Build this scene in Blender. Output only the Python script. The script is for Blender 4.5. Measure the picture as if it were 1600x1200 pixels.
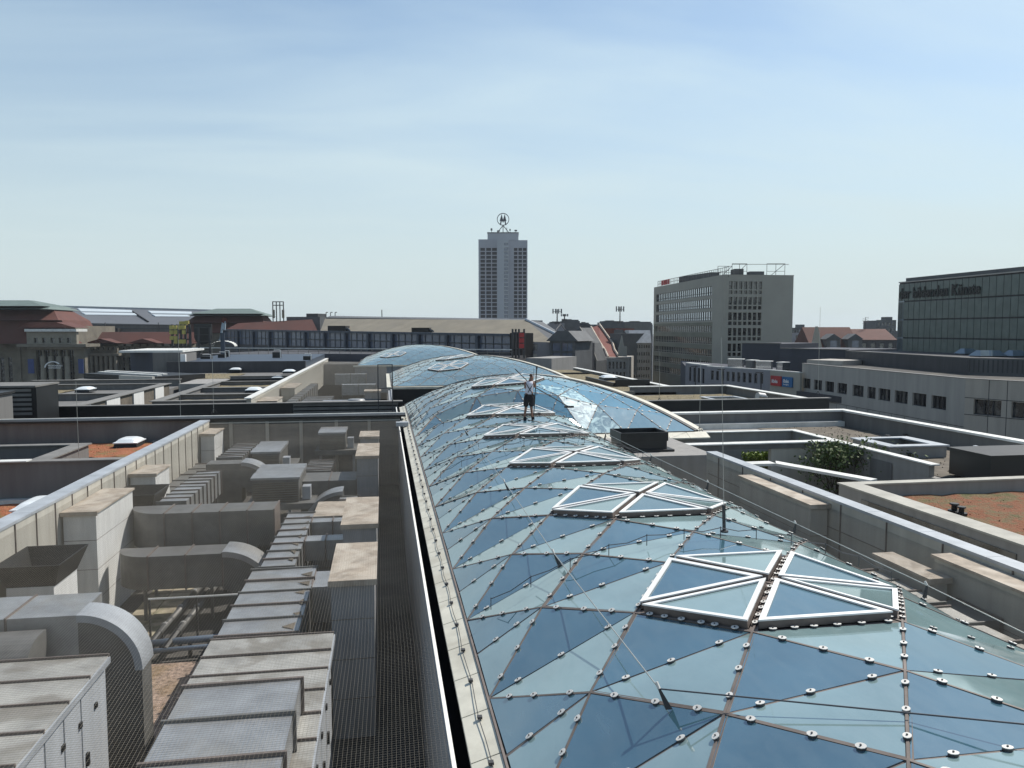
import bpy, math, random
import numpy as np
from mathutils import Vector, Matrix

# ------------------------------------------------------------------ camera, sky, sun, exposure
SC = bpy.context.scene
COL = SC.collection
for o in list(bpy.data.objects):
    bpy.data.objects.remove(o)
EYE = 30.0                                   # camera height above the street; all z below are relative to the camera
YAW, PIT = math.radians(9.46), math.radians(4.05)
cam = bpy.data.objects.new('camera', bpy.data.cameras.new('camera'))
COL.objects.link(cam); SC.camera = cam
cam.location = (0, 0, EYE)
cam.rotation_euler = (math.pi / 2 - PIT, 0, -YAW)
cam.data.sensor_width = 36; cam.data.lens = 27.0
cam.data.clip_start = 0.1; cam.data.clip_end = 9000
SUN_AZ, SUN_EL = math.radians(62), math.radians(52)      # azimuth clockwise from the roof axis (+Y)
W = bpy.data.worlds.new('World'); SC.world = W; W.use_nodes = True
nt = W.node_tree; N = nt.nodes; LK = nt.links
bg = N['Background']
sky = N.new('ShaderNodeTexSky'); sky.sky_type = 'NISHITA'; sky.sun_disc = False
sky.sun_elevation = SUN_EL; sky.sun_rotation = SUN_AZ
sky.air_density = 1.0; sky.dust_density = 0.7; sky.ozone_density = 2.2; sky.altitude = 100
tc = N.new('ShaderNodeTexCoord')
sep = N.new('ShaderNodeSeparateXYZ'); LK.new(tc.outputs['Generated'], sep.inputs[0])
# thin cirrus: noise on the plane where each sky direction meets a high cloud layer
zz = N.new('ShaderNodeMath'); zz.operation = 'MAXIMUM'; zz.inputs[1].default_value = 0.0
LK.new(sep.outputs[2], zz.inputs[0])
za = N.new('ShaderNodeMath'); za.operation = 'ADD'; za.inputs[1].default_value = 0.12; LK.new(zz.outputs[0], za.inputs[0])
dv = N.new('ShaderNodeVectorMath'); dv.operation = 'DIVIDE'
cz = N.new('ShaderNodeCombineXYZ')
for i in range(3): LK.new(za.outputs[0], cz.inputs[i])
LK.new(tc.outputs['Generated'], dv.inputs[0]); LK.new(cz.outputs[0], dv.inputs[1])
mp = N.new('ShaderNodeMapping'); mp.inputs['Scale'].default_value = (0.45, 1.1, 0.0); mp.inputs['Rotation'].default_value = (0, 0, 0.5)
LK.new(dv.outputs[0], mp.inputs[0])
no = N.new('ShaderNodeTexNoise'); no.inputs['Scale'].default_value = 1.1; no.inputs['Detail'].default_value = 6; no.inputs['Roughness'].default_value = 0.5
no.inputs['Distortion'].default_value = 0.4
LK.new(mp.outputs[0], no.inputs['Vector'])
rp = N.new('ShaderNodeMapRange'); rp.inputs[1].default_value = 0.42; rp.inputs[2].default_value = 0.70; rp.inputs[3].default_value = 0.20; rp.inputs[4].default_value = 0.66
LK.new(no.outputs[0], rp.inputs[0])
cm = N.new('ShaderNodeMix'); cm.data_type = 'RGBA'
fd = N.new('ShaderNodeMapRange'); fd.inputs[1].default_value = 0.30; fd.inputs[2].default_value = 0.62; fd.inputs[3].default_value = 1.0; fd.inputs[4].default_value = 0.12; LK.new(sep.outputs[2], fd.inputs[0])
fm = N.new('ShaderNodeMath'); fm.operation = 'MULTIPLY'; LK.new(rp.outputs[0], fm.inputs[0]); LK.new(fd.outputs[0], fm.inputs[1]); LK.new(fm.outputs[0], cm.inputs[0]); LK.new(sky.outputs[0], cm.inputs[6]); cm.inputs[7].default_value = (5.6, 6.4, 6.9, 1)
# pale haze low over the city
hz = N.new('ShaderNodeMapRange'); hz.inputs[1].default_value = 0.0; hz.inputs[2].default_value = 0.36; hz.inputs[3].default_value = 0.95; hz.inputs[4].default_value = 0.0; hz.interpolation_type = 'SMOOTHSTEP'
LK.new(sep.outputs[2], hz.inputs[0])
hm = N.new('ShaderNodeMix'); hm.data_type = 'RGBA'; LK.new(hz.outputs[0], hm.inputs[0]); LK.new(cm.outputs[2], hm.inputs[6]); hm.inputs[7].default_value = (4.75, 5.25, 5.6, 1)
cm = hm
tint = N.new('ShaderNodeMix'); tint.data_type = 'RGBA'; tint.blend_type = 'MULTIPLY'; tint.inputs[0].default_value = 1
LK.new(cm.outputs[2], tint.inputs[6]); tint.inputs[7].default_value = (0.97, 1.02, 0.975, 1)
LK.new(tint.outputs[2], bg.inputs[0]); bg.inputs[1].default_value = 0.13
sd = bpy.data.lights.new('sun', 'SUN'); sun = bpy.data.objects.new('sun', sd); COL.objects.link(sun)
sd.energy = 5.0; sd.angle = math.radians(0.5); sd.color = (1.0, 0.95, 0.87)
sdir = Vector((math.sin(SUN_AZ) * math.cos(SUN_EL), math.cos(SUN_AZ) * math.cos(SUN_EL), math.sin(SUN_EL)))
sun.rotation_euler = sdir.to_track_quat('Z', 'Y').to_euler(); sun.location = (0, 0, 200)
SC.view_settings.view_transform = 'Standard'; SC.view_settings.look = 'None'
SC.view_settings.exposure = 0.10; SC.view_settings.gamma = 1.0
try:
    SC.view_settings.use_curve_mapping = False
except Exception: pass
SC.cycles.max_bounces = 6; SC.cycles.transparent_max_bounces = 8
SC.cycles.use_denoising = True

# ------------------------------------------------------------------ measuring: picture ray -> place in the world
def ray(px, py):
    u = (px - 800) / 1200.0; v = (600 - py) / 1200.0
    h = math.cos(PIT) + v * math.sin(PIT); z = -math.sin(PIT) + v * math.cos(PIT)
    return (h * math.sin(YAW) + u * math.cos(YAW), h * math.cos(YAW) - u * math.sin(YAW), z, h)
def P(px, py, z):                            # where the ray meets height z
    r = ray(px, py); t = z / r[2]; return Vector((r[0] * t, r[1] * t))
def D(px, d, py=515):                        # plan point at distance d ahead of the camera
    r = ray(px, py); t = d / r[3]; return Vector((r[0] * t, r[1] * t))
def H(py, d, px=800):                        # height seen at row py at distance d ahead
    r = ray(px, py); return r[2] * d / r[3]

# ------------------------------------------------------------------ materials
MATS = {}
def mat(name, col, rough=0.8, metal=0.0, var=0.18, scale=1.2, bump=0.0, streak=False, spec=0.5, ior=None, stain=None, stain_amt=0.5, sscale=0.35):
    m = bpy.data.materials.new(name); m.use_nodes = True
    t = m.node_tree; n = t.nodes; l = t.links; b = n['Principled BSDF']
    c = n.new('ShaderNodeTexCoord'); mpn = n.new('ShaderNodeMapping'); l.new(c.outputs['Object'], mpn.inputs[0])
    if streak: mpn.inputs['Scale'].default_value = (3, 3, 0.35)
    a = n.new('ShaderNodeTexNoise'); a.inputs['Scale'].default_value = scale; a.inputs['Detail'].default_value = 8; a.inputs['Roughness'].default_value = 0.62
    l.new(mpn.outputs[0], a.inputs['Vector'])
    r = n.new('ShaderNodeValToRGB'); r.color_ramp.elements[0].position = 0.3; r.color_ramp.elements[1].position = 0.72
    lo = [max(0, x * (1 - var)) for x in col]; hi = [x * (1 + var) for x in col]
    r.color_ramp.elements[0].color = (*lo, 1); r.color_ramp.elements[1].color = (*hi, 1)
    l.new(a.outputs[0], r.inputs[0]); out = r.outputs[0]
    if stain:
        s = n.new('ShaderNodeTexNoise'); s.inputs['Scale'].default_value = sscale; s.inputs['Detail'].default_value = 5; s.inputs['Distortion'].default_value = 0.6
        l.new(c.outputs['Object'], s.inputs['Vector'])
        q = n.new('ShaderNodeMapRange'); q.inputs[1].default_value = 0.5; q.inputs[2].default_value = 0.62; q.inputs[4].default_value = stain_amt
        l.new(s.outputs[0], q.inputs[0])
        x = n.new('ShaderNodeMix'); x.data_type = 'RGBA'; l.new(q.outputs[0], x.inputs[0]); l.new(out, x.inputs[6]); x.inputs[7].default_value = (*stain, 1)
        out = x.outputs[2]
    l.new(out, b.inputs['Base Color'])
    b.inputs['Roughness'].default_value = rough; b.inputs['Metallic'].default_value = metal
    b.inputs['Specular IOR Level'].default_value = spec
    if ior: b.inputs['IOR'].default_value = ior
    if bump:
        f = n.new('ShaderNodeTexNoise'); f.inputs['Scale'].default_value = scale * 6; f.inputs['Detail'].default_value = 6; l.new(c.outputs['Object'], f.inputs['Vector'])
        bp = n.new('ShaderNodeBump'); bp.inputs['Strength'].default_value = bump; bp.inputs['Distance'].default_value = 0.02
        l.new(f.outputs[0], bp.inputs['Height']); l.new(bp.outputs[0], b.inputs['Normal'])
    MATS[name] = m; return m
mat('asphalt', (0.05, 0.05, 0.052), 0.95, scale=0.5)
mat('steel_duct', (0.35, 0.355, 0.355), 0.42, 0.5, 0.22, 2.2, 0.25, stain=(0.30, 0.27, 0.22), stain_amt=0.35, sscale=0.9)
mat('steel_dull', (0.15, 0.148, 0.14), 0.55, 0.3, 0.25, 1.8, 0.2, stain=(0.12, 0.11, 0.09), stain_amt=0.35, sscale=0.8)
mat('unit_top', (0.36, 0.35, 0.32), 0.55, 0.25, 0.35, 1.4, 0.3, stain=(0.17, 0.15, 0.12), stain_amt=0.6, sscale=1.1)
mat('unit_side', (0.42, 0.44, 0.46), 0.5, 0.1, 0.12, 1.0, streak=True)
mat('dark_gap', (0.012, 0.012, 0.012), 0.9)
mat('black_panel', (0.012, 0.013, 0.014), 0.45, 0, 0.3, 0.6)
mat('black_metal', (0.02, 0.02, 0.02), 0.55, 0.2, 0.3, 2)
mat('cap_beige', (0.35, 0.295, 0.235), 0.85, 0, 0.4, 2.0, 0.3, stain=(0.50, 0.45, 0.38), stain_amt=0.75, sscale=1.0)
mat('white_brick', (0.60, 0.60, 0.58), 0.8, 0, 0.12, 1.5, 0.2, streak=True)
mat('shaft_grey', (0.25, 0.26, 0.27), 0.7, 0.05, 0.15, 1.5, streak=True)
mat('panel_beige', (0.40, 0.38, 0.33), 0.75, 0, 0.14, 0.8, 0.1, streak=True)
mat('coping_grey', (0.36, 0.38, 0.40), 0.5, 0.2, 0.2, 1.3, 0.1)
mat('coping_light', (0.60, 0.60, 0.57), 0.6, 0.1, 0.2, 1.3, 0.1)
mat('coping_mid', (0.36, 0.345, 0.30), 0.75, 0.0, 0.25, 1.3, 0.2)
mat('coping_dull', (0.16, 0.155, 0.145), 0.75, 0.0, 0.25, 1.3, 0.2)
mat('wall_grey', (0.14, 0.137, 0.132), 0.85, 0, 0.16, 0.7, 0.15, streak=True)
mat('wall_light', (0.26, 0.25, 0.235), 0.85, 0, 0.14, 0.7, 0.15, streak=True)
mat('wall_dark', (0.05, 0.05, 0.055), 0.8, 0, 0.2, 0.7, streak=True)
mat('plaster', (0.26, 0.25, 0.235), 0.9, 0, 0.16, 0.8, 0.2, streak=True)
mat('bitumen', (0.055, 0.052, 0.048), 0.9, 0, 0.3, 0.8, 0.3, stain=(0.10, 0.09, 0.07), stain_amt=0.6)
mat('bitumen_brown', (0.13, 0.11, 0.085), 0.95, 0, 0.35, 1.6, 0.5, stain=(0.08, 0.07, 0.055), stain_amt=0.7, sscale=0.5)
mat('cream_metal', (0.52, 0.50, 0.42), 0.6, 0.05, 0.16, 2.2, 0.1, stain=(0.36, 0.33, 0.26), stain_amt=0.45, sscale=1.2)
mat('white_frame', (0.74, 0.74, 0.72), 0.45, 0.0, 0.06, 3)
mat('white_edge', (0.80, 0.79, 0.74), 0.6, 0, 0.08, 3)
mat('mullion', (0.155, 0.128, 0.113), 0.65, 0.2, 0.25, 3)
mat('clamp', (0.58, 0.57, 0.54), 0.65, 0.15, 0.1, 5)
mat('cable', (0.10, 0.10, 0.105), 0.5, 0.6, 0.1, 3)
mat('cable_bright', (0.45, 0.45, 0.42), 0.4, 0.7, 0.1, 3)
mat('net', (0.22, 0.195, 0.155), 0.9)
mat('lens_dome', (0.66, 0.70, 0.72), 0.3, 0, 0.1, 2)
mat('gravel', (0.30, 0.22, 0.17), 0.95, 0, 0.7, 9.0, 1.0, stain=(0.20, 0.13, 0.045), stain_amt=0.6, sscale=0.7)
mat('path_slab', (0.30, 0.26, 0.19), 0.95, 0, 0.5, 2.2, 0.6, stain=(0.12, 0.12, 0.05), stain_amt=0.6, sscale=1.4)
mat('red_tile', (0.095, 0.033, 0.024), 0.85, 0, 0.2, 0.25, 0.1, stain=(0.07, 0.032, 0.026), sscale=0.05)
mat('red_tile_bright', (0.17, 0.05, 0.034), 0.8, 0, 0.2, 0.3, 0.1)
mat('green_copper', (0.12, 0.16, 0.145), 0.7, 0.1, 0.15, 0.2)
mat('slate', (0.085, 0.09, 0.095), 0.75, 0, 0.22, 0.5)
mat('hall_roof', (0.13, 0.135, 0.145), 0.6, 0.1, 0.12, 0.05)
mat('hall_glass', (0.55, 0.60, 0.62), 0.4, 0, 0.05, 0.1)
mat('sandstone', (0.16, 0.145, 0.115), 0.9, 0, 0.3, 0.35, 0.3)
mat('sandstone_light', (0.22, 0.20, 0.16), 0.9, 0, 0.25, 0.35, 0.3)
mat('tan_roof', (0.21, 0.185, 0.14), 0.8, 0.1, 0.15, 0.3, 0, stain=(0.16, 0.145, 0.115), sscale=0.06)
mat('blue_steel', (0.045, 0.06, 0.085), 0.5, 0.3, 0.15, 0.5)
mat('tower_wall', (0.37, 0.37, 0.40), 0.85, 0, 0.08, 0.1)
mat('far_recess', (0.025, 0.02, 0.026), 0.7)
mat('tower_wall_light', (0.40, 0.41, 0.43), 0.85, 0, 0.08, 0.1)
mat('tower_red', (0.16, 0.07, 0.07), 0.8)
mat('office_wall', (0.36, 0.335, 0.28), 0.85, 0, 0.08, 0.2)
mat('office_band', (0.20, 0.19, 0.145), 0.8, 0, 0.15, 0.3)
mat('hotel_wall', (0.25, 0.245, 0.26), 0.85, 0, 0.1, 0.3)
mat('navy_wall', (0.05, 0.054, 0.07), 0.8, 0, 0.15, 0.3)
mat('concrete', (0.37, 0.345, 0.31), 0.9, 0, 0.15, 0.35, 0.2, streak=True)
mat('concrete_warm', (0.40, 0.36, 0.31), 0.9, 0, 0.15, 0.35, 0.2, streak=True)
mat('iron', (0.06, 0.06, 0.062), 0.6, 0.4, 0.2, 1)
mat('yellow_letter', (0.42, 0.36, 0.10), 0.6)
mat('yellow_mid', (0.35, 0.32, 0.05), 0.7)
mat('sign_red', (0.42, 0.03, 0.03), 0.6)
mat('sign_blue', (0.02, 0.13, 0.30), 0.6)
mat('banner_blue', (0.035, 0.06, 0.17), 0.8)
mat('white_paint', (0.75, 0.75, 0.74), 0.6)
mat('bark', (0.07, 0.055, 0.04), 0.9)
mat('leaf', (0.085, 0.12, 0.035), 0.7, var=0.5, scale=3)
mat('leaf_bright', (0.16, 0.22, 0.03), 0.7, var=0.4, scale=2)
mat('skin', (0.20, 0.10, 0.065), 0.6)
mat('hair', (0.05, 0.022, 0.014), 0.8)
mat('shirt', (0.62, 0.62, 0.68), 0.85, var=0.06)
mat('shorts', (0.012, 0.012, 0.015), 0.9)
mat('mirror_window', (0.50, 0.53, 0.56), 0.12, 0.85, 0.1, 0.3)
mat('blue_pipe', (0.13, 0.17, 0.22), 0.5, 0.3)
mat('statue', (0.32, 0.38, 0.42), 0.8)
mat('lit_panel', (0.42, 0.41, 0.37), 0.8, 0, 0.08, 0.7, streak=True)

def glassy(name, base, rough=0.03, ior=2.3, wob=0.02, wscale=0.5, metal=0.0, dust=0.0):
    m = bpy.data.materials.new(name); m.use_nodes = True
    t = m.node_tree; n = t.nodes; l = t.links; b = n['Principled BSDF']
    c = n.new('ShaderNodeTexCoord')
    a = n.new('ShaderNodeTexNoise'); a.inputs['Scale'].default_value = 0.9; a.inputs['Detail'].default_value = 7; l.new(c.outputs['Object'], a.inputs['Vector'])
    r = n.new('ShaderNodeValToRGB'); r.color_ramp.elements[0].position = 0.35; r.color_ramp.elements[1].position = 0.75
    r.color_ramp.elements[0].color = (*base, 1); r.color_ramp.elements[1].color = (*[x * 1.35 + 0.004 for x in base], 1)
    l.new(a.outputs[0], r.inputs[0]); l.new(r.outputs[0], b.inputs['Base Color'])
    if dust:                                  # dried rain streaks and dust lying on the pane
        mp_ = n.new('ShaderNodeMapping'); mp_.inputs['Scale'].default_value = (3.2, 1.1, 1); mp_.inputs['Rotation'].default_value = (0, 0, .4); l.new(c.outputs['Object'], mp_.inputs[0])
        e = n.new('ShaderNodeTexNoise'); e.inputs['Scale'].default_value = 1.3; e.inputs['Detail'].default_value = 10; e.inputs['Roughness'].default_value = 0.7; e.inputs['Distortion'].default_value = 0.8; l.new(mp_.outputs[0], e.inputs['Vector'])
        er = n.new('ShaderNodeMapRange'); er.inputs[1].default_value = 0.40; er.inputs[2].default_value = 0.72; er.inputs[3].default_value = 0.01; er.inputs[4].default_value = dust; l.new(e.outputs[0], er.inputs[0])
        x = n.new('ShaderNodeMix'); x.data_type = 'RGBA'; l.new(er.outputs[0], x.inputs[0]); l.new(r.outputs[0], x.inputs[6]); x.inputs[7].default_value = (0.34, 0.40, 0.39, 1); l.new(x.outputs[2], b.inputs['Base Color'])
    b.inputs['Roughness'].default_value = rough; b.inputs['IOR'].default_value = ior; b.inputs['Metallic'].default_value = metal
    # thin dust makes the gloss uneven
    q = n.new('ShaderNodeMapRange'); q.inputs[1].default_value = 0.45; q.inputs[2].default_value = 0.8; q.inputs[3].default_value = rough; q.inputs[4].default_value = rough + 0.10
    d = n.new('ShaderNodeTexNoise'); d.inputs['Scale'].default_value = 2.5; d.inputs['Detail'].default_value = 9; l.new(c.outputs['Object'], d.inputs['Vector'])
    l.new(d.outputs[0], q.inputs[0]); l.new(q.outputs[0], b.inputs['Roughness'])
    f = n.new('ShaderNodeTexNoise'); f.inputs['Scale'].default_value = wscale; f.inputs['Detail'].default_value = 1; l.new(c.outputs['Object'], f.inputs['Vector'])
    bp = n.new('ShaderNodeBump'); bp.inputs['Strength'].default_value = 1.0; bp.inputs['Distance'].default_value = wob
    l.new(f.outputs[0], bp.inputs['Height']); l.new(bp.outputs[0], b.inputs['Normal'])
    MATS[name] = m; return m
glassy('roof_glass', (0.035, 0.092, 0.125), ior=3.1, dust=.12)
glassy('sky_pale_glass', (0.15, 0.225, 0.23), ior=2.9, dust=.18)  # paler base paints the low horizon sky these panes reflect
glassy('wing_glass', (0.075, 0.20, 0.27), ior=2.9, dust=.15)  # lighter base paints the bright sky mirrored in the tilted wing panes
glassy('dome_glass', (0.09, 0.16, 0.18), ior=2.9, dust=.3)
glassy('window_glass', (0.012, 0.015, 0.018), 0.08, 1.8)
_n = MATS['window_glass'].node_tree.nodes     # blinds and curtains: some panes paler than others
for _q in _n:
    if _q.type == 'VALTORGB': _q.color_ramp.elements[0].position = 0.5; _q.color_ramp.elements[1].position = 0.6; _q.color_ramp.elements[1].color = (0.10, 0.10, 0.095, 1)
glassy('blue_glass', (0.085, 0.105, 0.15), 0.15, 1.8)
glassy('museum_glass', (0.085, 0.11, 0.10), 0.3, 1.5, 0.0)
glassy('skylight_glass', (0.10, 0.14, 0.17), 0.1, 2.0)
# soapy water on the panes being washed, its white also painting the sun glint
m = mat('soap_glint_glass', (0.05, 0.13, 0.17), 0.25, ior=2.5)
t = m.node_tree; n = t.nodes; l = t.links; b = n['Principled BSDF']
c = n.new('ShaderNodeTexCoord'); a = n.new('ShaderNodeTexNoise'); a.inputs['Scale'].default_value = 2.2; a.inputs['Detail'].default_value = 10; a.inputs['Distortion'].default_value = 2.0
l.new(c.outputs['Object'], a.inputs['Vector']); r = n.new('ShaderNodeValToRGB')
r.color_ramp.elements[0].position = 0.40; r.color_ramp.elements[0].color = (0.06, 0.17, 0.23, 1); r.color_ramp.elements[1].position = 0.66; r.color_ramp.elements[1].color = (0.50, 0.70, 0.70, 1)
l.new(a.outputs[0], r.inputs[0]); l.new(r.outputs[0], b.inputs['Base Color'])

def sedum(name, cols, scale=1.1):
    m = bpy.data.materials.new(name); m.use_nodes = True
    t = m.node_tree; n = t.nodes; l = t.links; b = n['Principled BSDF']
    c = n.new('ShaderNodeTexCoord')
    a = n.new('ShaderNodeTexNoise'); a.inputs['Scale'].default_value = scale; a.inputs['Detail'].default_value = 12; a.inputs['Roughness'].default_value = 0.75; l.new(c.outputs['Object'], a.inputs['Vector'])
    r = n.new('ShaderNodeValToRGB')
    while len(r.color_ramp.elements) < len(cols): r.color_ramp.elements.new(0.5)
    for i, cc in enumerate(cols):
        r.color_ramp.elements[i].position = 0.30 + 0.40 * i / (len(cols) - 1); r.color_ramp.elements[i].color = (*cc, 1)
    l.new(a.outputs[0], r.inputs[0]); l.new(r.outputs[0], b.inputs['Base Color']); b.inputs['Roughness'].default_value = 1
    f = n.new('ShaderNodeTexNoise'); f.inputs['Scale'].default_value = 14; f.inputs['Detail'].default_value = 8; l.new(c.outputs['Object'], f.inputs['Vector'])
    bp = n.new('ShaderNodeBump'); bp.inputs['Strength'].default_value = 1; bp.inputs['Distance'].default_value = 0.12
    l.new(f.outputs[0], bp.inputs['Height']); l.new(bp.outputs[0], b.inputs['Normal'])
    MATS[name] = m
sedum('sedum_red', [(0.09, 0.08, 0.03), (0.20, 0.15, 0.06), (0.30, 0.10, 0.045), (0.36, 0.14, 0.07), (0.16, 0.14, 0.05)])
sedum('sedum_brown', [(0.05, 0.055, 0.02), (0.11, 0.11, 0.04), (0.17, 0.12, 0.06), (0.24, 0.085, 0.04), (0.13, 0.095, 0.05), (0.07, 0.08, 0.025)], .7)
sedum('sedum_dry', [(0.08, 0.075, 0.045), (0.17, 0.14, 0.085), (0.24, 0.20, 0.12), (0.15, 0.13, 0.08)])

# ------------------------------------------------------------------ mesh builder and naming
WMX = {}
class MB:
    def __init__(s): s.v = []; s.f = []
    def add(s, vs, fs):
        k = len(s.v); s.v += [tuple(v) for v in vs]; s.f += [tuple(i + k for i in f) for f in fs]; return s
    def box(s, x0, y0, z0, x1, y1, z1):
        x0, x1 = sorted((x0, x1)); y0, y1 = sorted((y0, y1)); z0, z1 = sorted((z0, z1))
        return s.add([(x0, y0, z0), (x1, y0, z0), (x1, y1, z0), (x0, y1, z0), (x0, y0, z1), (x1, y0, z1), (x1, y1, z1), (x0, y1, z1)],
                     [(0, 3, 2, 1), (4, 5, 6, 7), (0, 1, 5, 4), (1, 2, 6, 5), (2, 3, 7, 6), (3, 0, 4, 7)])
    def hexa(s, b, t):                        # four bottom points, four top points, counter-clockwise from above
        return s.add(list(b) + list(t), [(0, 3, 2, 1), (4, 5, 6, 7), (0, 1, 5, 4), (1, 2, 6, 5), (2, 3, 7, 6), (3, 0, 4, 7)])
    def prism(s, poly, z0, z1):
        n = len(poly)
        a = sum(poly[i][0] * poly[(i + 1) % n][1] - poly[(i + 1) % n][0] * poly[i][1] for i in range(n))
        if a < 0: poly = poly[::-1]
        return s.add([(p[0], p[1], z0) for p in poly] + [(p[0], p[1], z1) for p in poly],
                     [tuple(range(n))[::-1], tuple(range(n, 2 * n))] + [(i, (i + 1) % n, n + (i + 1) % n, n + i) for i in range(n)])
    def extr(s, pts, vec):                    # flat 3-D outline pushed along vec
        n = len(pts); vec = Vector(vec)
        return s.add([tuple(p) for p in pts] + [tuple(Vector(p) + vec) for p in pts],
                     [tuple(range(n))[::-1], tuple(range(n, 2 * n))] + [(i, (i + 1) % n, n + (i + 1) % n, n + i) for i in range(n)])
    def tube(s, p, q, r, n=6, r2=None, caps=True):
        p = Vector(p); q = Vector(q); d = (q - p)
        if d.length < 1e-6: return s
        d.normalize(); a = d.cross(Vector((0, 0, 1)) if abs(d.z) < 0.9 else Vector((1, 0, 0))).normalized(); b = d.cross(a)
        r2 = r if r2 is None else r2; vs = []
        for c, rr in ((p, r), (q, r2)):
            for i in range(n):
                t = 2 * math.pi * i / n; vs.append(c + a * (rr * math.cos(t)) + b * (rr * math.sin(t)))
        fs = [(i, (i + 1) % n, n + (i + 1) % n, n + i) for i in range(n)]
        if caps: fs += [tuple(range(n))[::-1], tuple(range(n, 2 * n))]
        return s.add(vs, fs)
    def poly(s, pts, r, n=6):
        for i in range(len(pts) - 1): s.tube(pts[i], pts[i + 1], r, n)
        return s
    def slab(s, A, B, th, z0, z1, z1b=None):  # wall whose front runs A->B (left to right seen from the camera), going back by th
        d = (Vector(B) - Vector(A)).normalized(); nrm = Vector((-d.y, d.x))
        a, b = Vector(A), Vector(B); c, e = b + nrm * th, a + nrm * th; zb = z1 if z1b is None else z1b
        return s.hexa([(a.x, a.y, z0), (b.x, b.y, z0), (c.x, c.y, z0), (e.x, e.y, z0)], [(a.x, a.y, z1), (b.x, b.y, zb), (c.x, c.y, zb), (e.x, e.y, z1)])
    def build(s, name, m, parent=None, smooth=False, kind=None, label=None):
        me = bpy.data.meshes.new(name)
        if parent is not None:
            inv = WMX[parent.name].inverted(); W_ = WMX[parent.name]
            vs = [inv @ Vector(v) for v in s.v]
        else:
            a = np.array(s.v); o0 = Vector(((a[:, 0].min() + a[:, 0].max()) / 2, (a[:, 1].min() + a[:, 1].max()) / 2, a[:, 2].min()))
            W_ = Matrix.Translation(o0); vs = [Vector(v) - o0 for v in s.v]
        me.from_pydata([tuple(v) for v in vs], [], s.f); me.validate(); me.update()
        if smooth:
            for p in me.polygons: p.use_smooth = True
        me.materials.append(MATS[m])
        o = bpy.data.objects.new(name, me); COL.objects.link(o)
        if parent is not None: o.parent = parent
        else: o.location = W_.translation
        WMX[o.name] = W_
        if kind: o['kind'] = kind
        if label: o['label'] = label
        return o
def T(name, label, cat, loc, group=None, kind=None):
    o = bpy.data.objects.new(name, None); COL.objects.link(o); o.location = Vector(loc); o.empty_display_size = 0.3
    WMX[o.name] = Matrix.Translation(Vector(loc)); tag(o, label, cat, group, kind); return o
def tag(o, label=None, cat=None, group=None, kind=None):
    if label: o['label'] = label
    if cat: o['category'] = cat
    if group: o['group'] = group
    if kind: o['kind'] = kind
    return o
def parts_or_stuff(items, name, m, parent, limit=100, sub=None):
    """items: (size key, builder MB[, sub MB]); the largest get objects of their own, the rest one stuff part"""
    items = sorted(items, key=lambda t: -t[0]); out = []
    for it in items[:limit]:
        o = it[1].build(name, m, parent)
        if sub and len(it) > 2 and it[2] is not None: it[2].build(sub[0], sub[1], o)
        out.append(o)
    rest = items[limit:]
    if rest:
        a = MB(); b = MB()
        for it in rest:
            a.add(it[1].v, it[1].f)
            if len(it) > 2 and it[2] is not None: b.add(it[2].v, it[2].f)
        o = a.build(name, m, parent, kind='stuff')
        if sub and b.v: b.build(sub[0], sub[1], o)
    return out
R = random.Random(7)

# ------------------------------------------------------------------ ground
g = MB(); g.add([(-3000, -400, -30), (3000, -400, -30), (3000, 5000, -30), (-3000, 5000, -30)], [(0, 1, 2, 3)])
tag(g.build('ground', 'asphalt'), 'grey street level of the city', 'ground', kind='structure')

# ------------------------------------------------------------------ the glass roofs
EDGE, CREST, SPX, SPY = -4.69, -3.55, 1.92, 1.34
def inside(poly, x, y):
    c = True
    for i in range(len(poly)):
        a, b = poly[i], poly[(i + 1) % len(poly)]
        c = c & (((b[0] - a[0]) * (y - a[1]) - (b[1] - a[1]) * (x - a[0])) >= -1e-6)
    return c
def clip(sub, poly):
    for i in range(len(poly)):
        a, b = poly[i], poly[(i + 1) % len(poly)]; out = []
        f = lambda p: (b[0] - a[0]) * (p[1] - a[1]) - (b[1] - a[1]) * (p[0] - a[0])
        for j in range(len(sub)):
            p, q = sub[j], sub[(j + 1) % len(sub)]; fp, fq = f(p), f(q)
            if fp >= -1e-9: out.append(p)
            if (fp > 1e-9 and fq < -1e-9) or (fp < -1e-9 and fq > 1e-9):
                t = fp / (fp - fq); out.append((p[0] + (q[0] - p[0]) * t, p[1] + (q[1] - p[1]) * t))
        sub = out
        if len(sub) < 3: return []
    res = []
    for p in sub:
        if not res or abs(p[0] - res[-1][0]) + abs(p[1] - res[-1][1]) > 1e-4: res.append(p)
    if len(res) > 1 and abs(res[0][0] - res[-1][0]) + abs(res[0][1] - res[-1][1]) < 1e-4: res.pop()
    return res if len(res) > 2 else []
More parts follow.
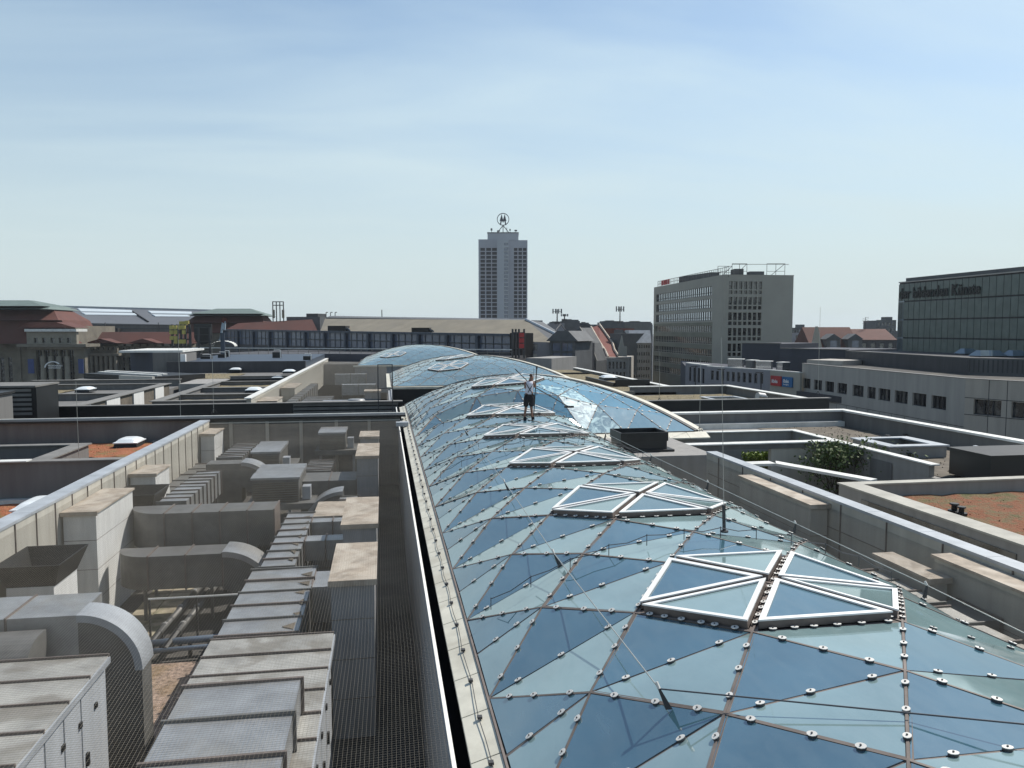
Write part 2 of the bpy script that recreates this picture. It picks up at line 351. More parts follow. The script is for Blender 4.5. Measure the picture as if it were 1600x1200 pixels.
def glass_roof(label, group, pieces, hyp, rise, xc, y0, groups, base_open=False, soapy=(), limit=100, q=0.1546, GM='dome_glass'):
    A, B = Vector(hyp[0]), Vector(hyp[1]); dAB = B - A
    allp = [p for pc in pieces for p in pc]
    xmin, xmax = min(p[0] for p in allp), max(p[0] for p in allp); ymin, ymax = min(p[1] for p in allp), max(p[1] for p in allp)
    h = 0.24; gx = np.arange(xmin - h, xmax + 2 * h, h); gy = np.arange(ymin - h, ymax + 2 * h, h)
    X, Y = np.meshgrid(gx, gy, indexing='ij'); msk = np.zeros(X.shape, bool)
    for pc in pieces: msk |= inside(pc, X, Y)
    side = dAB.x * (Y - A.y) - dAB.y * (X - A.x)
    tt = np.clip(((X - A.x) * dAB.x + (Y - A.y) * dAB.y) / dAB.length_squared, 0, 1)
    sgn = np.sign(dAB.x * (sum(p[1] for p in allp) / len(allp) - A.y) - dAB.y * (sum(p[0] for p in allp) / len(allp) - A.x))
    beyond = (side * sgn) <= 0
    Z = np.where(beyond, EDGE + rise * 4 * tt * (1 - tt), EDGE).astype(float); Zb = Z.copy()
    if base_open: msk[:, 0:2] = (gx[:, None] > xmin) & (gx[:, None] < 8.95)
    Z[msk] = EDGE + 0.8
    for _ in range(4500):
        L = Z.copy(); L[1:-1, 1:-1] = 0.25 * (Z[2:, 1:-1] + Z[:-2, 1:-1] + Z[1:-1, 2:] + Z[1:-1, :-2] + q * h * h)
        L[:, 0] = L[:, 1]; Z = np.where(msk, L, Zb)
        if base_open: Z[:, 0] = Z[:, 1]
    def zf(x, y):
        t = ((x - A.x) * dAB.x + (y - A.y) * dAB.y) / dAB.length_squared
        if abs(dAB.x * (y - A.y) - dAB.y * (x - A.x)) / dAB.length < 0.02: return EDGE + rise * 4 * max(0, t) * max(0, 1 - t)
        for pc in pieces:
            for i in range(len(pc)):
                a, b = pc[i], pc[(i + 1) % len(pc)]
                if (a, b) in inner or (b, a) in inner: continue
                ln = math.hypot(b[0] - a[0], b[1] - a[1]); u = ((x - a[0]) * (b[0] - a[0]) + (y - a[1]) * (b[1] - a[1])) / ln / ln
                if abs((b[0] - a[0]) * (y - a[1]) - (b[1] - a[1]) * (x - a[0])) / ln < 0.01 and -0.001 <= u <= 1.001:
                    return EDGE
        i = (x - gx[0]) / h; j = (y - gy[0]) / h; i0 = int(min(max(i, 0), len(gx) - 2)); j0 = int(min(max(j, 0), len(gy) - 2)); i -= i0; j -= j0
        return float(Z[i0, j0] * (1 - i) * (1 - j) + Z[i0 + 1, j0] * i * (1 - j) + Z[i0, j0 + 1] * (1 - i) * j + Z[i0 + 1, j0 + 1] * i * j)
    inner = set()
    if base_open:
        inner = {((1.27, 33.52), (8.95, 33.52)), (pieces[0][0], pieces[0][1]), (hyp[0], hyp[1])}
        inner.add((pieces[0][2], pieces[0][3]))
    root = T('glass_roof', label, 'glass roof', ((xmin + xmax) / 2, (ymin + ymax) / 2, EDGE), group)
    panels = []; vents = []; edges = {}
    K0 = int((ymin - y0) / SPY) - 2; K1 = int((ymax - y0) / SPY) + 2
    J = int((xmax - xmin) / SPX) + 3
    node = lambda k, j: (xc + SPX * (j + 0.5 * (k & 1)), y0 + SPY * k)
    isgrp = set(groups)
    for k in range(K0, K1):
        for j in range(-J, J):
            s_ = k & 1
            tris = [((k, j), (k, j + 1), (k + 1, j + s_)), ((k + 1, j + s_), (k, j + 1), (k + 1, j + 1 + s_))]
            for ti, tr in enumerate(tris):
                pts = [node(*t) for t in tr]
                hub = any(t in isgrp for t in tr)
                for pc in pieces:
                    poly = clip(pts, pc)
                    if not poly: continue
                    p3 = [Vector((p[0], p[1], zf(*p))) for p in poly]
                    c = sum(p3, Vector()) / len(p3); nrm = (p3[1] - p3[0]).cross(p3[2] - p3[0])
                    if nrm.length < 0.02: continue
                    nrm.normalize(); dist = c.length
                    size = (p3[1] - p3[0]).cross(p3[2] - p3[0]).length / dist ** 2
                    for i in range(len(p3)):
                        a, b = p3[i], p3[(i + 1) % len(p3)]; key = (round((a.x + b.x) / 2, 2), round((a.y + b.y) / 2, 2))
                        edges.setdefault(key, [a, b, 0, nrm, False]); edges[key][2] += 1; edges[key][4] |= hub
                    sh = lambda w, dz: [p + (c - p).normalized() * w + nrm * dz for p in p3]
                    if hub and len(poly) == 3:
                        sl = [(p3[(i + 1) % 3] - p3[(i + 2) % 3]).length for i in range(3)]; inc = sum((p3[i] * sl[i] for i in range(3)), Vector()) / sum(sl); ir = (p3[1] - p3[0]).cross(p3[2] - p3[0]).length / sum(sl)
                        ins = lambda w: [inc + (p - inc) * ((ir - w) / ir) for p in p3]
                        fr = MB(); o_, i_ = ins(.05), ins(.116)
                        vs = [p + nrm * 0.095 for p in o_] + [p + nrm * 0.115 for p in o_] + [p + nrm * 0.095 for p in i_] + [p + nrm * 0.115 for p in i_]
                        cb_ = MB(); o2, i2 = ins(.058), ins(.110); cb_.add(o2 + [p + nrm * 0.094 for p in o2] + i2 + [p + nrm * 0.094 for p in i2], [(a_, (a_ + 1) % 3, 3 + (a_ + 1) % 3, 3 + a_) for a_ in range(3)] + [(9 + a_, 9 + (a_ + 1) % 3, 6 + (a_ + 1) % 3, 6 + a_) for a_ in range(3)])  # dark curb colour paints the shade on the frame's side faces
                        fs = []
                        for a in range(3):
                            b2 = (a + 1) % 3
                            fs += [(a, b2, 3 + b2, 3 + a), (3 + a, 3 + b2, 9 + b2, 9 + a), (9 + a, 9 + b2, 6 + b2, 6 + a), (6 + a, 6 + b2, b2, a)]
                        fr.add(vs, fs); pn = MB(); pn.extr([p + nrm * 0.07 for p in i_], nrm * 0.02); vents.append((size, fr, pn, cb_, ti))
                    else:
                        pn = MB(); pn.extr([p + nrm * R.uniform(-.007, .004) for p in sh(0.035, -0.02)], nrm * 0.02)
                        wet = any((c.x - sx) ** 2 + (c.y - sy) ** 2 < 0.75 for sx, sy in soapy)
                        panels.append((size, pn, wet, 'dome_glass' if not base_open else 'wing_glass' if (c.y > 33.5 and c.x > 6.5) else 'sky_pale_glass' if (ti == 1 or c.x > 6.6) else GM))  # sky reflection painted as paler glass on wing, down-pointing and right-slope panes
    for pn in [p[1] for p in panels if p[2]]: pn.build('glass_panel', 'soap_glint_glass', root, label='wet pane white with soapy water and painted sun glint')
    dry = sorted([p for p in panels if not p[2]], key=lambda p: -p[0]); big = {id(p) for p in dry[:limit]}
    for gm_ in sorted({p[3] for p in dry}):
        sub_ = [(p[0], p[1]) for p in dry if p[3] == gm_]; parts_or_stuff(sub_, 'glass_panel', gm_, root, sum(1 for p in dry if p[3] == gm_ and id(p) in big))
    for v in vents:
        w_ = v[1].build('roof_window', 'white_frame', root); v[2].build('pane', 'sky_pale_glass' if (v[4] and base_open) else GM, w_); v[3].build('curb', 'mullion', w_)
    bars = []; cl = []
    for a, b, cnt, nrm, hb in edges.values():
        d = b - a
        if cnt < 2 or d.length < 0.25: continue
        trans = abs(d.y) < 0.01; dn = d.normalized(); sdv = dn.cross(nrm).normalized(); w = (0.028 if trans else 0.042) * (1.0 if base_open else 1.8)
        if hb: w = 0.05
        bm = MB(); q4 = [a - sdv * w, a + sdv * w, b + sdv * w, b - sdv * w]; bm.extr([p - nrm * 0.045 for p in q4], nrm * 0.037)
        if not trans: bm.extr([p - nrm * 0.01 for p in (a - sdv * 0.012, a + sdv * 0.012, b + sdv * 0.012, b - sdv * 0.012)], nrm * 0.016)
        size = d.length / a.length; bars.append((size, bm))
        fr_ = (0.2, 0.5, 0.8) if not hb else (0.12, 0.27, 0.42, 0.58, 0.73, 0.88)
        if d.length < 1.2: fr_ = (0.35, 0.7)
        for t in fr_:
            p = a + d * (t + R.uniform(-.03, .03)); dist = p.length
            if dist > 75: continue
            cm_ = MB(); n8 = 10 if dist < 25 else 6
            ring = [p + dn * (0.046 * math.cos(2 * math.pi * i / n8)) + sdv * (0.035 * math.sin(2 * math.pi * i / n8)) for i in range(n8)]
            cm_.extr([v_ + nrm * 0.0 for v_ in ring], nrm * 0.022); cm_.tube(p + nrm * 0.028, p + nrm * 0.040, 0.009, 6)  # dark body colour paints the backlit shade on the clamp sides
            dk = MB(); dk.extr([p + (v_ - p) * 1.06 + nrm * 0.023 for v_ in ring], nrm * 0.006); cl.append((1 / dist, cm_, dk))
    parts_or_stuff(bars, 'glazing_bar', 'mullion', root, limit)
    parts_or_stuff(cl, 'clamp', 'iron', root, limit, ('disc', 'clamp'))
    # edge beams and kerbs along the outline
    outl = MB(); arch = MB()
    for pc in pieces:
        for i in range(len(pc)):
            a, b = pc[i], pc[(i + 1) % len(pc)]
            if (a, b) in inner or (b, a) in inner: continue
            if base_open and (a[1] < 1 and b[1] < 1): continue
            onhyp = abs(dAB.x * (a[1] - A.y) - dAB.y * (a[0] - A.x)) < 0.1 and abs(dAB.x * (b[1] - A.y) - dAB.y * (b[0] - A.x)) < 0.1
            if onhyp: continue
            outl.slab(a, b, -0.028, EDGE - 0.12, EDGE + 0.008)
    n = 40; pr = []
    for i in range(n + 1):
        t = i / n; pr.append(Vector((A.x + dAB.x * t, A.y + dAB.y * t, EDGE + rise * 4 * t * (1 - t))))
    off = Vector((-dAB.y, dAB.x, 0)).normalized() * (-sgn)
    for i in range(n):
        a, b = pr[i], pr[i + 1]
        arch.hexa([a + Vector((0, 0, -.22)), b + Vector((0, 0, -.22)), b + off * .3 + Vector((0, 0, -.22)), a + off * .3 + Vector((0, 0, -.22))],
                  [a + Vector((0, 0, .03)), b + Vector((0, 0, .03)), b + off * .3 + Vector((0, 0, .03)), a + off * .3 + Vector((0, 0, .03))])
    fl_ = MB()
    for i in range(n):
        a, b = pr[i] + off * .31, pr[i + 1] + off * .31; zz1 = Vector((0, 0, .02))
        fl_.hexa([a - zz1 * 2, b - zz1 * 2, b + off * .5 - zz1 * 3, a + off * .5 - zz1 * 3], [a + zz1, b + zz1, b + off * .5, a + off * .5])
    fl_.build('arch_flashing', 'cream_metal', root)
    arch.build('arch_beam', 'black_metal', root)
    outl.build('edge_beam', 'mullion', root)
    gm = MB()
    for i in range(n):
        a, b = pr[i], pr[i + 1]
        if a.z > EDGE + 0.12: gm.add([(a.x, a.y, -8), (b.x, b.y, -8), (b.x, b.y, b.z - .2), (a.x, a.y, a.z - .2)], [(0, 1, 2, 3)])
    if gm.v: gm.build('end_glazing', 'window_glass', root)
    return root, zf
HA, HB = (1.27, 48.5), (14.2, 33.52)
roof1, zroof = glass_roof('long glass roof in front, with the window cleaner standing on it', 'vaulted glass roofs in a row',
    [[(1.27, 0.0), (8.95, 0.0), (8.95, 33.52), (1.27, 33.52)], [(1.27, 33.52), (14.2, 33.52), (1.27, 48.5)]],
    (HA, HB), 2.25, 5.11, 9.4, [(k, 0) for k in (0, 4, 8, 12, 16)] + [(21, 0)], True, GM='roof_glass',
    soapy=[P(885, 648, -4.0), P(958, 652, -4.0), P(925, 668, -4.3)])
roof2, z2 = glass_roof('second glass dome with white roof windows, behind the long glass roof', 'vaulted glass roofs in a row',
    [[(0.6, 64.6), (16.5, 64.6), (0.6, 84.0)]], ((0.6, 84.0), (16.5, 64.6)), 2.25, 4.7, 64.6, [(3, 0), (6, 1)], q=.09)
roof3, z3 = glass_roof('farthest and smallest glass dome, below the tan roof', 'vaulted glass roofs in a row',
    [[(-3.5, 103.0), (15.0, 103.0), (-3.5, 124.0)]], ((-3.5, 124.0), (15.0, 103.0)), 2.5, 2.2, 103.0, [(3, -1)], q=.07)

# ------------------------------------------------------------------ the shopping centre: decks, walls, parapets
mall = T('shopping_centre', 'flat roofed shopping centre under the long glass roof, its deep service yards full of ducts', 'building', (0, 20, -30))
YF = -8.3
b = MB(); b.box(-45, -12, -30, 27, 44.5, YF - 0.3); b.box(-60, 52.4, -30, 27, 131, YF - 0.3); b.build('lower_storeys', 'wall_dark', mall)
b = MB(); b.box(-8.9, -12, YF - .3, .8, 41, YF); b.box(8.9, -12, YF - .3, 12, 29.5, YF); b.box(-9, 52.6, YF - .3, .4, 130, YF); b.build('yard_floor', 'bitumen', mall)
# body under the vault: side walls with the bright rim
b = MB(); b.box(.70, -12, YF, .76, 50, -5.02); b.box(.76, -12, -6.2, 1.25, 50, -5.9); b.box(1.25, -12, YF, 1.45, 48.3, EDGE - .13)
b.box(8.78, -12, YF, 8.97, 33.4, EDGE - .13); b.build('arcade_wall', 'shaft_grey', mall)
b = MB(); b.box(.715, -12, -5.02, .765, 50, -4.99); b.build('wall_rim', 'white_edge', mall)
b = MB(); b.box(.76, -12, -5.9, 1.25, 49, -5.88); b.build('gutter', 'dark_gap', mall)
# cream sheet apron beside the glass
ap = MB(); jt = MB()
for i in range(48):
    y0_ = -1 + i * 1.02; y1_ = y0_ + 1.0
    ap.hexa([(.90, y0_, -4.86), (1.24, y0_, -4.76), (1.24, y1_, -4.76), (.90, y1_, -4.86)], [(.90, y0_, -4.81), (1.24, y0_, -4.71), (1.24, y1_, -4.71), (.90, y1_, -4.81)])
ap.build('apron', 'cream_metal', mall)
ap = MB()
for i in range(28):
    x0_ = 8.97; y0_ = i * 1.2
    ap.hexa([(8.97, y0_, -4.78), (9.3, y0_, -4.88), (9.3, y0_ + 1.18, -4.88), (8.97, y0_ + 1.18, -4.78)], [(8.97, y0_, -4.73), (9.3, y0_, -4.83), (9.3, y0_ + 1.18, -4.83), (8.97, y0_ + 1.18, -4.73)])
ap.build('apron', 'cream_metal', mall)
# kerb in front of the side wing of the glass
kb = MB()
for i in range(6):
    x0_ = 8.9 + i * .97
    kb.hexa([(x0_, 32.95, -4.98), (x0_ + .955, 32.95, -4.98), (x0_ + .955, 33.5, -4.83), (x0_, 33.5, -4.83)], [(x0_, 32.95, -4.92), (x0_ + .955, 32.95, -4.92), (x0_ + .955, 33.5, -4.72), (x0_, 33.5, -4.72)])
kb.build('kerb', 'cream_metal', mall)
# side wing block that carries the black hood
b = MB(); b.box(9.0, 33.2, YF, 14.1, 33.4, -4.97); b.box(9.0, 28.0, YF, 12.7, 33.2, -4.87); b.box(13.9, 33.4, YF, 14.1, 34, -4.97); b.build('wing_wall', 'plaster', mall)
# yard parapets with metal coping
def coping_line(x0, x1, y0, y1, z, m, seam=2.5, axis='y', skip=None):
    k = MB(); L = (y1 - y0) if axis == 'y' else (x1 - x0); n = max(1, int(round(L / seam)))
    for i in range(n):
        a, c = i / n, (i + 1) / n; e = 0.006
        if axis == 'y': k.box(x0, y0 + L * a + e, z, x1, y0 + L * c - e, z + .07)
        else: k.box(x0 + L * a + e, y0, z, x0 + L * c - e, y1, z + .07)
    return k.build('coping', m, mall)
b = MB(); b.box(-9.2, -12, YF, -8.82, 40.9, -4.67); b.build('left_parapet', 'panel_beige', mall)
coping_line(-9.28, -8.80, -12, 41, -4.665, 'coping_grey')
k = MB()
for i in range(44): k.box(-8.817, -10 + i * 1.15, YF, -8.795, -9.97 + i * 1.15, -4.67)
k.build('panel_joint', 'mullion', mall)
b = MB(); b.box(12.0, -12, YF, 12.32, 27.2, -4.67); b.build('right_parapet', 'panel_beige', mall)
coping_line(11.98, 12.40, -12, 27.2, -4.665, 'coping_grey', 2.0)
k = MB()
k.box(11.975, -12, -5.4, 11.998, 27, -5.39)
for i in range(20): k.box(11.975, -10 + i * 1.9, YF, 11.998, -9.97 + i * 1.9, -4.67)
k.build('panel_joint', 'mullion', mall)
# cross wall at the far end of the yards
b = MB(); b.box(-19.4, 41.2, -9, .8, 41.6, -4.62); b.build('cross_wall', 'wall_grey', mall)
b = MB(); b.box(-19.4, 41.0, -4.62, 1.1, 41.8, -4.52); b.build('cross_wall_cap', 'black_metal', mall)
b = MB(); b.box(-19.4, 41.8, -4.60, 1.1, 41.95, -4.47); b.build('cross_wall_rim', 'coping_light', mall)
k = MB()
for x_ in (-7.9, -6.1, -4.4, -2.6, -.9): k.box(x_, 41.08, -7.5, x_ + .16, 41.19, -4.75)
k.box(-8.9, 40.95, -4.8, .8, 41.0, -4.75); k.build('steel_post', 'panel_beige', mall)
b = MB(); b.box(-45, 41.0, -9, -19.3, 44, -3.32); b.build('stair_tower', 'wall_grey', mall)
b = MB(); b.box(-45, 40.9, -3.32, -19.2, 44.1, -3.2); b.build('stair_tower_cap', 'black_metal', mall)
# left roof areas
b = MB(); b.box(-45, -12, -30, -9.35, 31.6, -6.6); b.box(-45, 31.6, -6.6, -9.35, 32.0, -5.05); b.box(-13.3, 32.0, -9, -12.9, 36.2, -5.05)
b.box(-45, 36.0, -9, -13.3, 36.3, -5.05); b.box(-45, 36.3, -9, -9.35, 41.0, -5.7); b.box(-12.9, 32, -9, -9.35, 36.3, -5.7); b.build('roof_terrace', 'wall_grey', mall)
b = MB(); b.box(-45, 31.5, -5.05, -9.36, 32.05, -5.0); b.box(-13.5, 32.05, -5.05, -12.8, 36.35, -5.0); b.box(-45, 35.9, -5.05, -13.5, 36.4, -5.0); b.build('coping', 'coping_dull', mall)
b = MB(); b.box(-45, 31.42, -5.0, -13.4, 31.9, -4.96); b.build('coping', 'coping_light', mall)
b = MB(); b.box(-45, 31.3, -6.6, -9.36, 31.59, -6.42); b.build('wall_foot', 'coping_light', mall)
def tiles(name, label, x0, x1, y0, y1, z, m, group='planted roof areas', hills=0.05):
    g = MB(); nx = max(2, int((x1 - x0) / .5)); ny = max(2, int((y1 - y0) / .5)); nx, ny = min(nx, 60), min(ny, 60)
    vs = [(x0 + (x1 - x0) * i / nx, y0 + (y1 - y0) * j / ny, z + R.uniform(0, hills)) for i in range(nx + 1) for j in range(ny + 1)]
    fs = [(i * (ny + 1) + j, (i + 1) * (ny + 1) + j, (i + 1) * (ny + 1) + j + 1, i * (ny + 1) + j + 1) for i in range(nx) for j in range(ny)]
    # low tufts standing up from the mat
    g.add(vs, fs)
    for _ in range(int(min(900, (x1 - x0) * (y1 - y0) * 6))):
        x, y = R.uniform(x0, x1), R.uniform(y0, y1); h = R.uniform(.03, .08); w = R.uniform(.02, .05); a = R.uniform(0, 3.14)
        g.add([(x - w * math.cos(a), y - w * math.sin(a), z), (x + w * math.cos(a), y + w * math.sin(a), z), (x + R.uniform(-.05, .05), y, z + h)], [(0, 1, 2)])
    o = g.build(name, m); tag(o, label, 'roof planting', group, 'stuff'); return o
tiles('sedum_roof', 'rust red sedum covering the low roof at the left edge, beyond the nearest parapet', -30, -9.4, 8, 31.3, -6.6, 'sedum_red')
tiles('sedum_roof', 'rust red sedum strip in front of the long grey cross wall on the left', -30, -9.4, 36.5, 41.0, -5.7, 'sedum_red')
tiles('sedum_roof', 'small rust red sedum patch around the white dome skylight by the left parapet', -12.8, -9.4, 32.1, 36.4, -5.7, 'sedum_red')

def shaft(x0, x1, y0, y1, ztop, label, group, zb=YF, body='white_brick', mcap='cap_beige'):
    t = T('vent_shaft', label, 'vent shaft', ((x0 + x1) / 2, (y0 + y1) / 2, zb), group)
    MB().box(x0 + .03, y0 + .03, zb, x1 - .03, y1 - .03, ztop - .06).build('shaft_body', body, t)
    c = MB().box(x0 - .02, y0 - .03, ztop - .06, x1 + .02, y1 + .03, ztop)
    c.box(x0 - .03, y0 - .04, ztop - .12, x1 + .03, y0 - .025, ztop - .0); c.build('cap', mcap, t)
    s = MB()
    for i in range(1, 4): s.box(x0 + .028, y0 + .02, zb + (ztop - zb) * i / 4, x1 - .028, y1 - .02, zb + (ztop - zb) * i / 4 + .012)
    s.build('joint', 'mullion', t); return t
GL = 'beige capped vent shafts along the left parapet'
shaft(-8.78, -7.88, 22.5, 25.7, -5.0, 'white vent shaft with beige cap against the left parapet, nearest of its row', GL)
shaft(-8.78, -7.9, 28.2, 30.0, -5.0, 'short beige capped vent shaft with a black hood opening in front of it', GL)
shaft(-8.78, -8.1, 38.6, 40.8, -5.0, 'white vent shaft at the far end of the left parapet', GL)
GC = 'row of tall grey vent shafts beside the glass roof'
shaft(-1.13, -.22, 15.4, 18.1, -5.0, 'tall grey vent shaft with stained beige cap, nearest of the row beside the glass roof', GC, body='shaft_grey')
shaft(-1.13, -.22, 19.9, 23.1, -5.0, 'tall grey vent shaft with pale oval stain on its cap, second in the row', GC, body='shaft_grey')
shaft(-1.15, -.26, 30.8, 34.2, -5.0, 'tall grey vent shaft with beige cap, third in the row', GC, body='shaft_grey')
shaft(-1.18, -.28, 36.4, 38.4, -5.0, 'tall grey vent shaft with beige cap, farthest before the cross wall', GC, body='shaft_grey')
shaft(-2.3, -1.2, 25.1, 27.2, -6.0, 'low beige capped shaft beside the second tall vent shaft', GC, body='shaft_grey')
GR = 'beige capped vent shafts below the right parapet'
shaft(11.42, 11.96, 8.6, 14.3, -4.75, 'long grey shaft with beige cap below the right parapet, nearest of three', GR, body='panel_beige')
shaft(10.88, 11.36, 13.7, 15.5, -5.05, 'shorter grey shaft with beige cap between the other two on the right', GR, body='panel_beige')
shaft(11.4, 11.96, 19.0, 23.3, -4.75, 'long grey shaft with beige cap below the right parapet, farthest of three', GR, body='panel_beige')
for nm, yy0, yy1, lb, xx in (('a', 18.6, 20.4, 'black flared hood with open top at the lower left, next to the elbow duct', -7.35), ('b', 26.2, 28.0, 'black flared hood with open top in front of the short beige capped shaft', -7.4)):
    t = T('exhaust_hood', lb, 'exhaust hood', ((-8.77 + xx) / 2, (yy0 + yy1) / 2, YF), 'black flared exhaust hoods by the left parapet')
    z1 = -5.35; x0 = -8.77
    h = MB()
    for (a, c) in (((x0, yy0), (xx, yy0)), ((xx, yy0), (xx, yy1)), ((xx, yy1), (x0, yy1)), ((x0, yy1), (x0, yy0))):
        cx, cy = (x0 + xx) / 2, (yy0 + yy1) / 2; f = lambda p, s_: (cx + (p[0] - cx) * s_, cy + (p[1] - cy) * s_)
        a2, c2 = f(a, .72), f(c, .72); h.hexa([(*a2, z1 - .55), (*c2, z1 - .55), (*f(c2, .97), z1 - .55), (*f(a2, .97), z1 - .55)], [(*a, z1), (*c, z1), (*f(c, .96), z1), (*f(a, .96), z1)])
    h.build('hood', 'black_metal', t)
    MB().box(x0 + .3, yy0 + .3, z1 - .7, xx - .3, yy1 - .3, z1 - .45).build('damper', 'dark_gap', t)
    MB().box(x0 + .2, yy0 + .22, YF, xx - .22, yy1 - .22, z1 - .55).build('shaft_body', 'white_brick', t)

# ---- ducts
def duct_y(label, x0, x1, y0, y1, z0, z1, seg=1.0, m='steel_duct', group='galvanised ducts in the left service yard', legs=True, name='air_duct', top=None):
    t = T(name, label, 'air duct', ((x0 + x1) / 2, (y0 + y1) / 2, z0), group)
    n = max(1, round((y1 - y0) / seg)); bd = MB(); fl = []
    for i in range(n):
        a, c = y0 + (y1 - y0) * i / n, y0 + (y1 - y0) * (i + 1) / n; bow = .015
        bd.hexa([(x0, a, z0), (x1, a, z0), (x1, c, z0), (x0, c, z0)], [(x0, a, z1 + R.uniform(-bow, bow)), (x1, a, z1 + R.uniform(-bow, bow)), (x1, c, z1 + R.uniform(-bow, bow)), (x0, c, z1 + R.uniform(-bow, bow))])
    bd.build('duct_body', m, t)
    for i in range(n + 1):
        a = y0 + (y1 - y0) * i / n; e = .045
        MB().box(x0 - e, a - .022, z0 - e, x1 + e, a + .022, z1 + e).build('flange', 'mullion' if i % 2 else 'steel_dull', t)
    if legs:
        for yy in (y0 + .4, y1 - .4):
            MB().box(x0 + .05, yy, YF, x0 + .13, yy + .08, z0 - e).box(x1 - .13, yy, YF, x1 - .05, yy + .08, z0 - e).build('support', 'steel_dull', t)
    return t
def duct_x(label, x0, x1, y0, y1, z0, z1, seg=1.2, m='steel_dull', group='galvanised ducts in the left service yard', round_end=None):
    t = T('air_duct', label, 'air duct', ((x0 + x1) / 2, (y0 + y1) / 2, z0), group); r = (y1 - y0)
    xa, xb = (x0 + r if round_end == 'l' else x0), x1
    bd = MB().box(xa, y0, z0, xb, y1, z1)
    n = max(1, round((xb - xa) / seg))
    if round_end == 'l':
        pts = [(xa, y1)] + [(xa - r * math.sin(a), y1 - r * math.cos(a)) for a in [math.pi / 2 * k / 8 for k in range(8, -1, -1)]]
        bd.prism(pts, z0 + .002, z1 - .002)
    bd.build('duct_body', m, t)
    for i in range(n + 1):
        a = xa + (xb - xa) * i / n; e = .035
        MB().box(a - .02, y0 - e, z0 - e, a + .02, y1 + e, z1 + e).build('flange', 'mullion', t)
    MB().box(x0 + .8, y0 + .2, YF, x0 + .88, y0 + .28, z0).box(x1 - .4, y0 + .2, YF, x1 - .32, y0 + .28, z0).build('support', 'steel_dull', t)
    return t
def arc_band(c, r0, r1, a0, a1, u, v, w, wid, n=16):
    """elbow: rectangular section swept round centre c; u,v span the turning plane, w is the width direction"""
    c, u, v, w = Vector(c), Vector(u), Vector(v), Vector(w); m = MB()
    for i in range(n):
        A0, A1 = a0 + (a1 - a0) * i / n, a0 + (a1 - a0) * (i + 1) / n; q = []
        for A in (A0, A1):
            d = u * math.cos(A) + v * math.sin(A); q += [c + d * r0, c + d * r1, c + d * r1 + w * wid, c + d * r0 + w * wid]
        m.add(q, [(0, 1, 5, 4), (1, 2, 6, 5), (2, 3, 7, 6), (3, 0, 4, 7)] + ([(0, 3, 2, 1)] if i == 0 else []) + ([(4, 5, 6, 7)] if i == n - 1 else []))
    return m
# long central run that steps away from the camera
dn_ = duct_y('bright ribbed duct between the shafts, narrow far stretch', -3.15, -2.32, 19.75, 25.6, -7.0, -6.0, .72)
dw_ = duct_y('broad bright ribbed duct between air unit and narrow stretch', -3.3, -1.75, 14.5, 19.6, -7.1, -6.0, .85)
t = duct_x('short bright branch duct leading to the second tall vent shaft', -2.3, -1.13, 22.2, 22.8, -6.6, -6.02, .7, 'steel_duct')
duct_x('upper short branch duct at the far end of the narrow ribbed duct', -2.3, -1.0, 24.3, 24.8, -6.7, -6.0, .7, 'steel_duct')
duct_x('bright branch duct crossing to the nearest tall vent shaft', -1.75, -1.13, 18.2, 19.4, -6.9, -6.04, .8, 'steel_duct')
duct_y('grey sided ribbed duct by the left parapet behind the curved duct', -7.3, -6.45, 26.1, 31.6, -6.5, -5.6, .62)
duct_y('low ribbed duct in front of the third tall vent shaft', -1.7, -1.05, 25.6, 29.3, -7.2, -6.3, .6)
duct_x('long horizontal duct with rounded left end, above the curved lower duct', -7.9, -3.45, 24.6, 25.8, -6.75, -5.62, .8, 'steel_dull', round_end='l')
duct_x('lower horizontal duct behind the pipes, just under the long rounded duct', -7.6, -4.6, 22.5, 23.5, -7.3, -6.35, .8, 'steel_dull', round_end='l')
t = T('duct_elbow', 'curved duct elbow turning down at the right end of the lower horizontal duct', 'air duct', (-4.6, 22, YF), 'galvanised ducts in the left service yard')
arc_band((-4.6, 22.5, -7.75), .35, 1.4, 0, math.pi / 2, (1, 0, 0), (0, 0, 1), (0, 1, 0), 1.0).build('elbow_body', 'steel_dull', t)
arc_band((-4.6, 22.46, -7.75), 1.30, 1.46, 0, math.pi / 2, (1, 0, 0), (0, 0, 1), (0, 1, 0), 1.08).build('edge_strip', 'steel_duct', t)
# big elbow at lower left
t = T('duct_elbow', 'big arched duct elbow of sheet steel at the lower left, bending down to the floor', 'air duct', (-5.4, 14, YF), 'galvanised ducts in the left service yard')
el = MB().box(-8.8, 14.2, -6.1, -5.35, 15.4, -4.99); el.build('duct_body', 'steel_duct', t)
arc_band((-5.35, 14.2, -6.03), .35, 1.04, 0, math.pi / 2, (1, 0, 0), (0, 0, 1), (0, 1, 0), .55).build('elbow_body', 'steel_dull', t)
arc_band((-5.35, 14.14, -6.03), .93, 1.06, 0, math.pi / 2, (1, 0, 0), (0, 0, 1), (0, 1, 0), .65).build('edge_strip', 'coping_grey', t)
MB().box(-5.0, 14.2, YF, -4.32, 14.75, -6.03).build('down_leg', 'steel_dull', t)
for x_ in (-8.2, -7.3, -6.5): MB().box(x_ - .015, 14.17, -6.12, x_ + .015, 15.43, -4.965).build('flange', 'mullion', t)
t = T('duct_drum', 'half round sheet steel drum under the big arched elbow', 'air duct', (-7.2, 12.9, YF), 'galvanised ducts in the left service yard')
dm = MB(); n = 18; pts = [(-8.5, 13.1 + .0, 0)]
pf = [(13.75 - 0.62 * math.sin(math.pi * k / n), -5.9 + .75 * math.cos(math.pi * k / n)) for k in range(n + 1)]
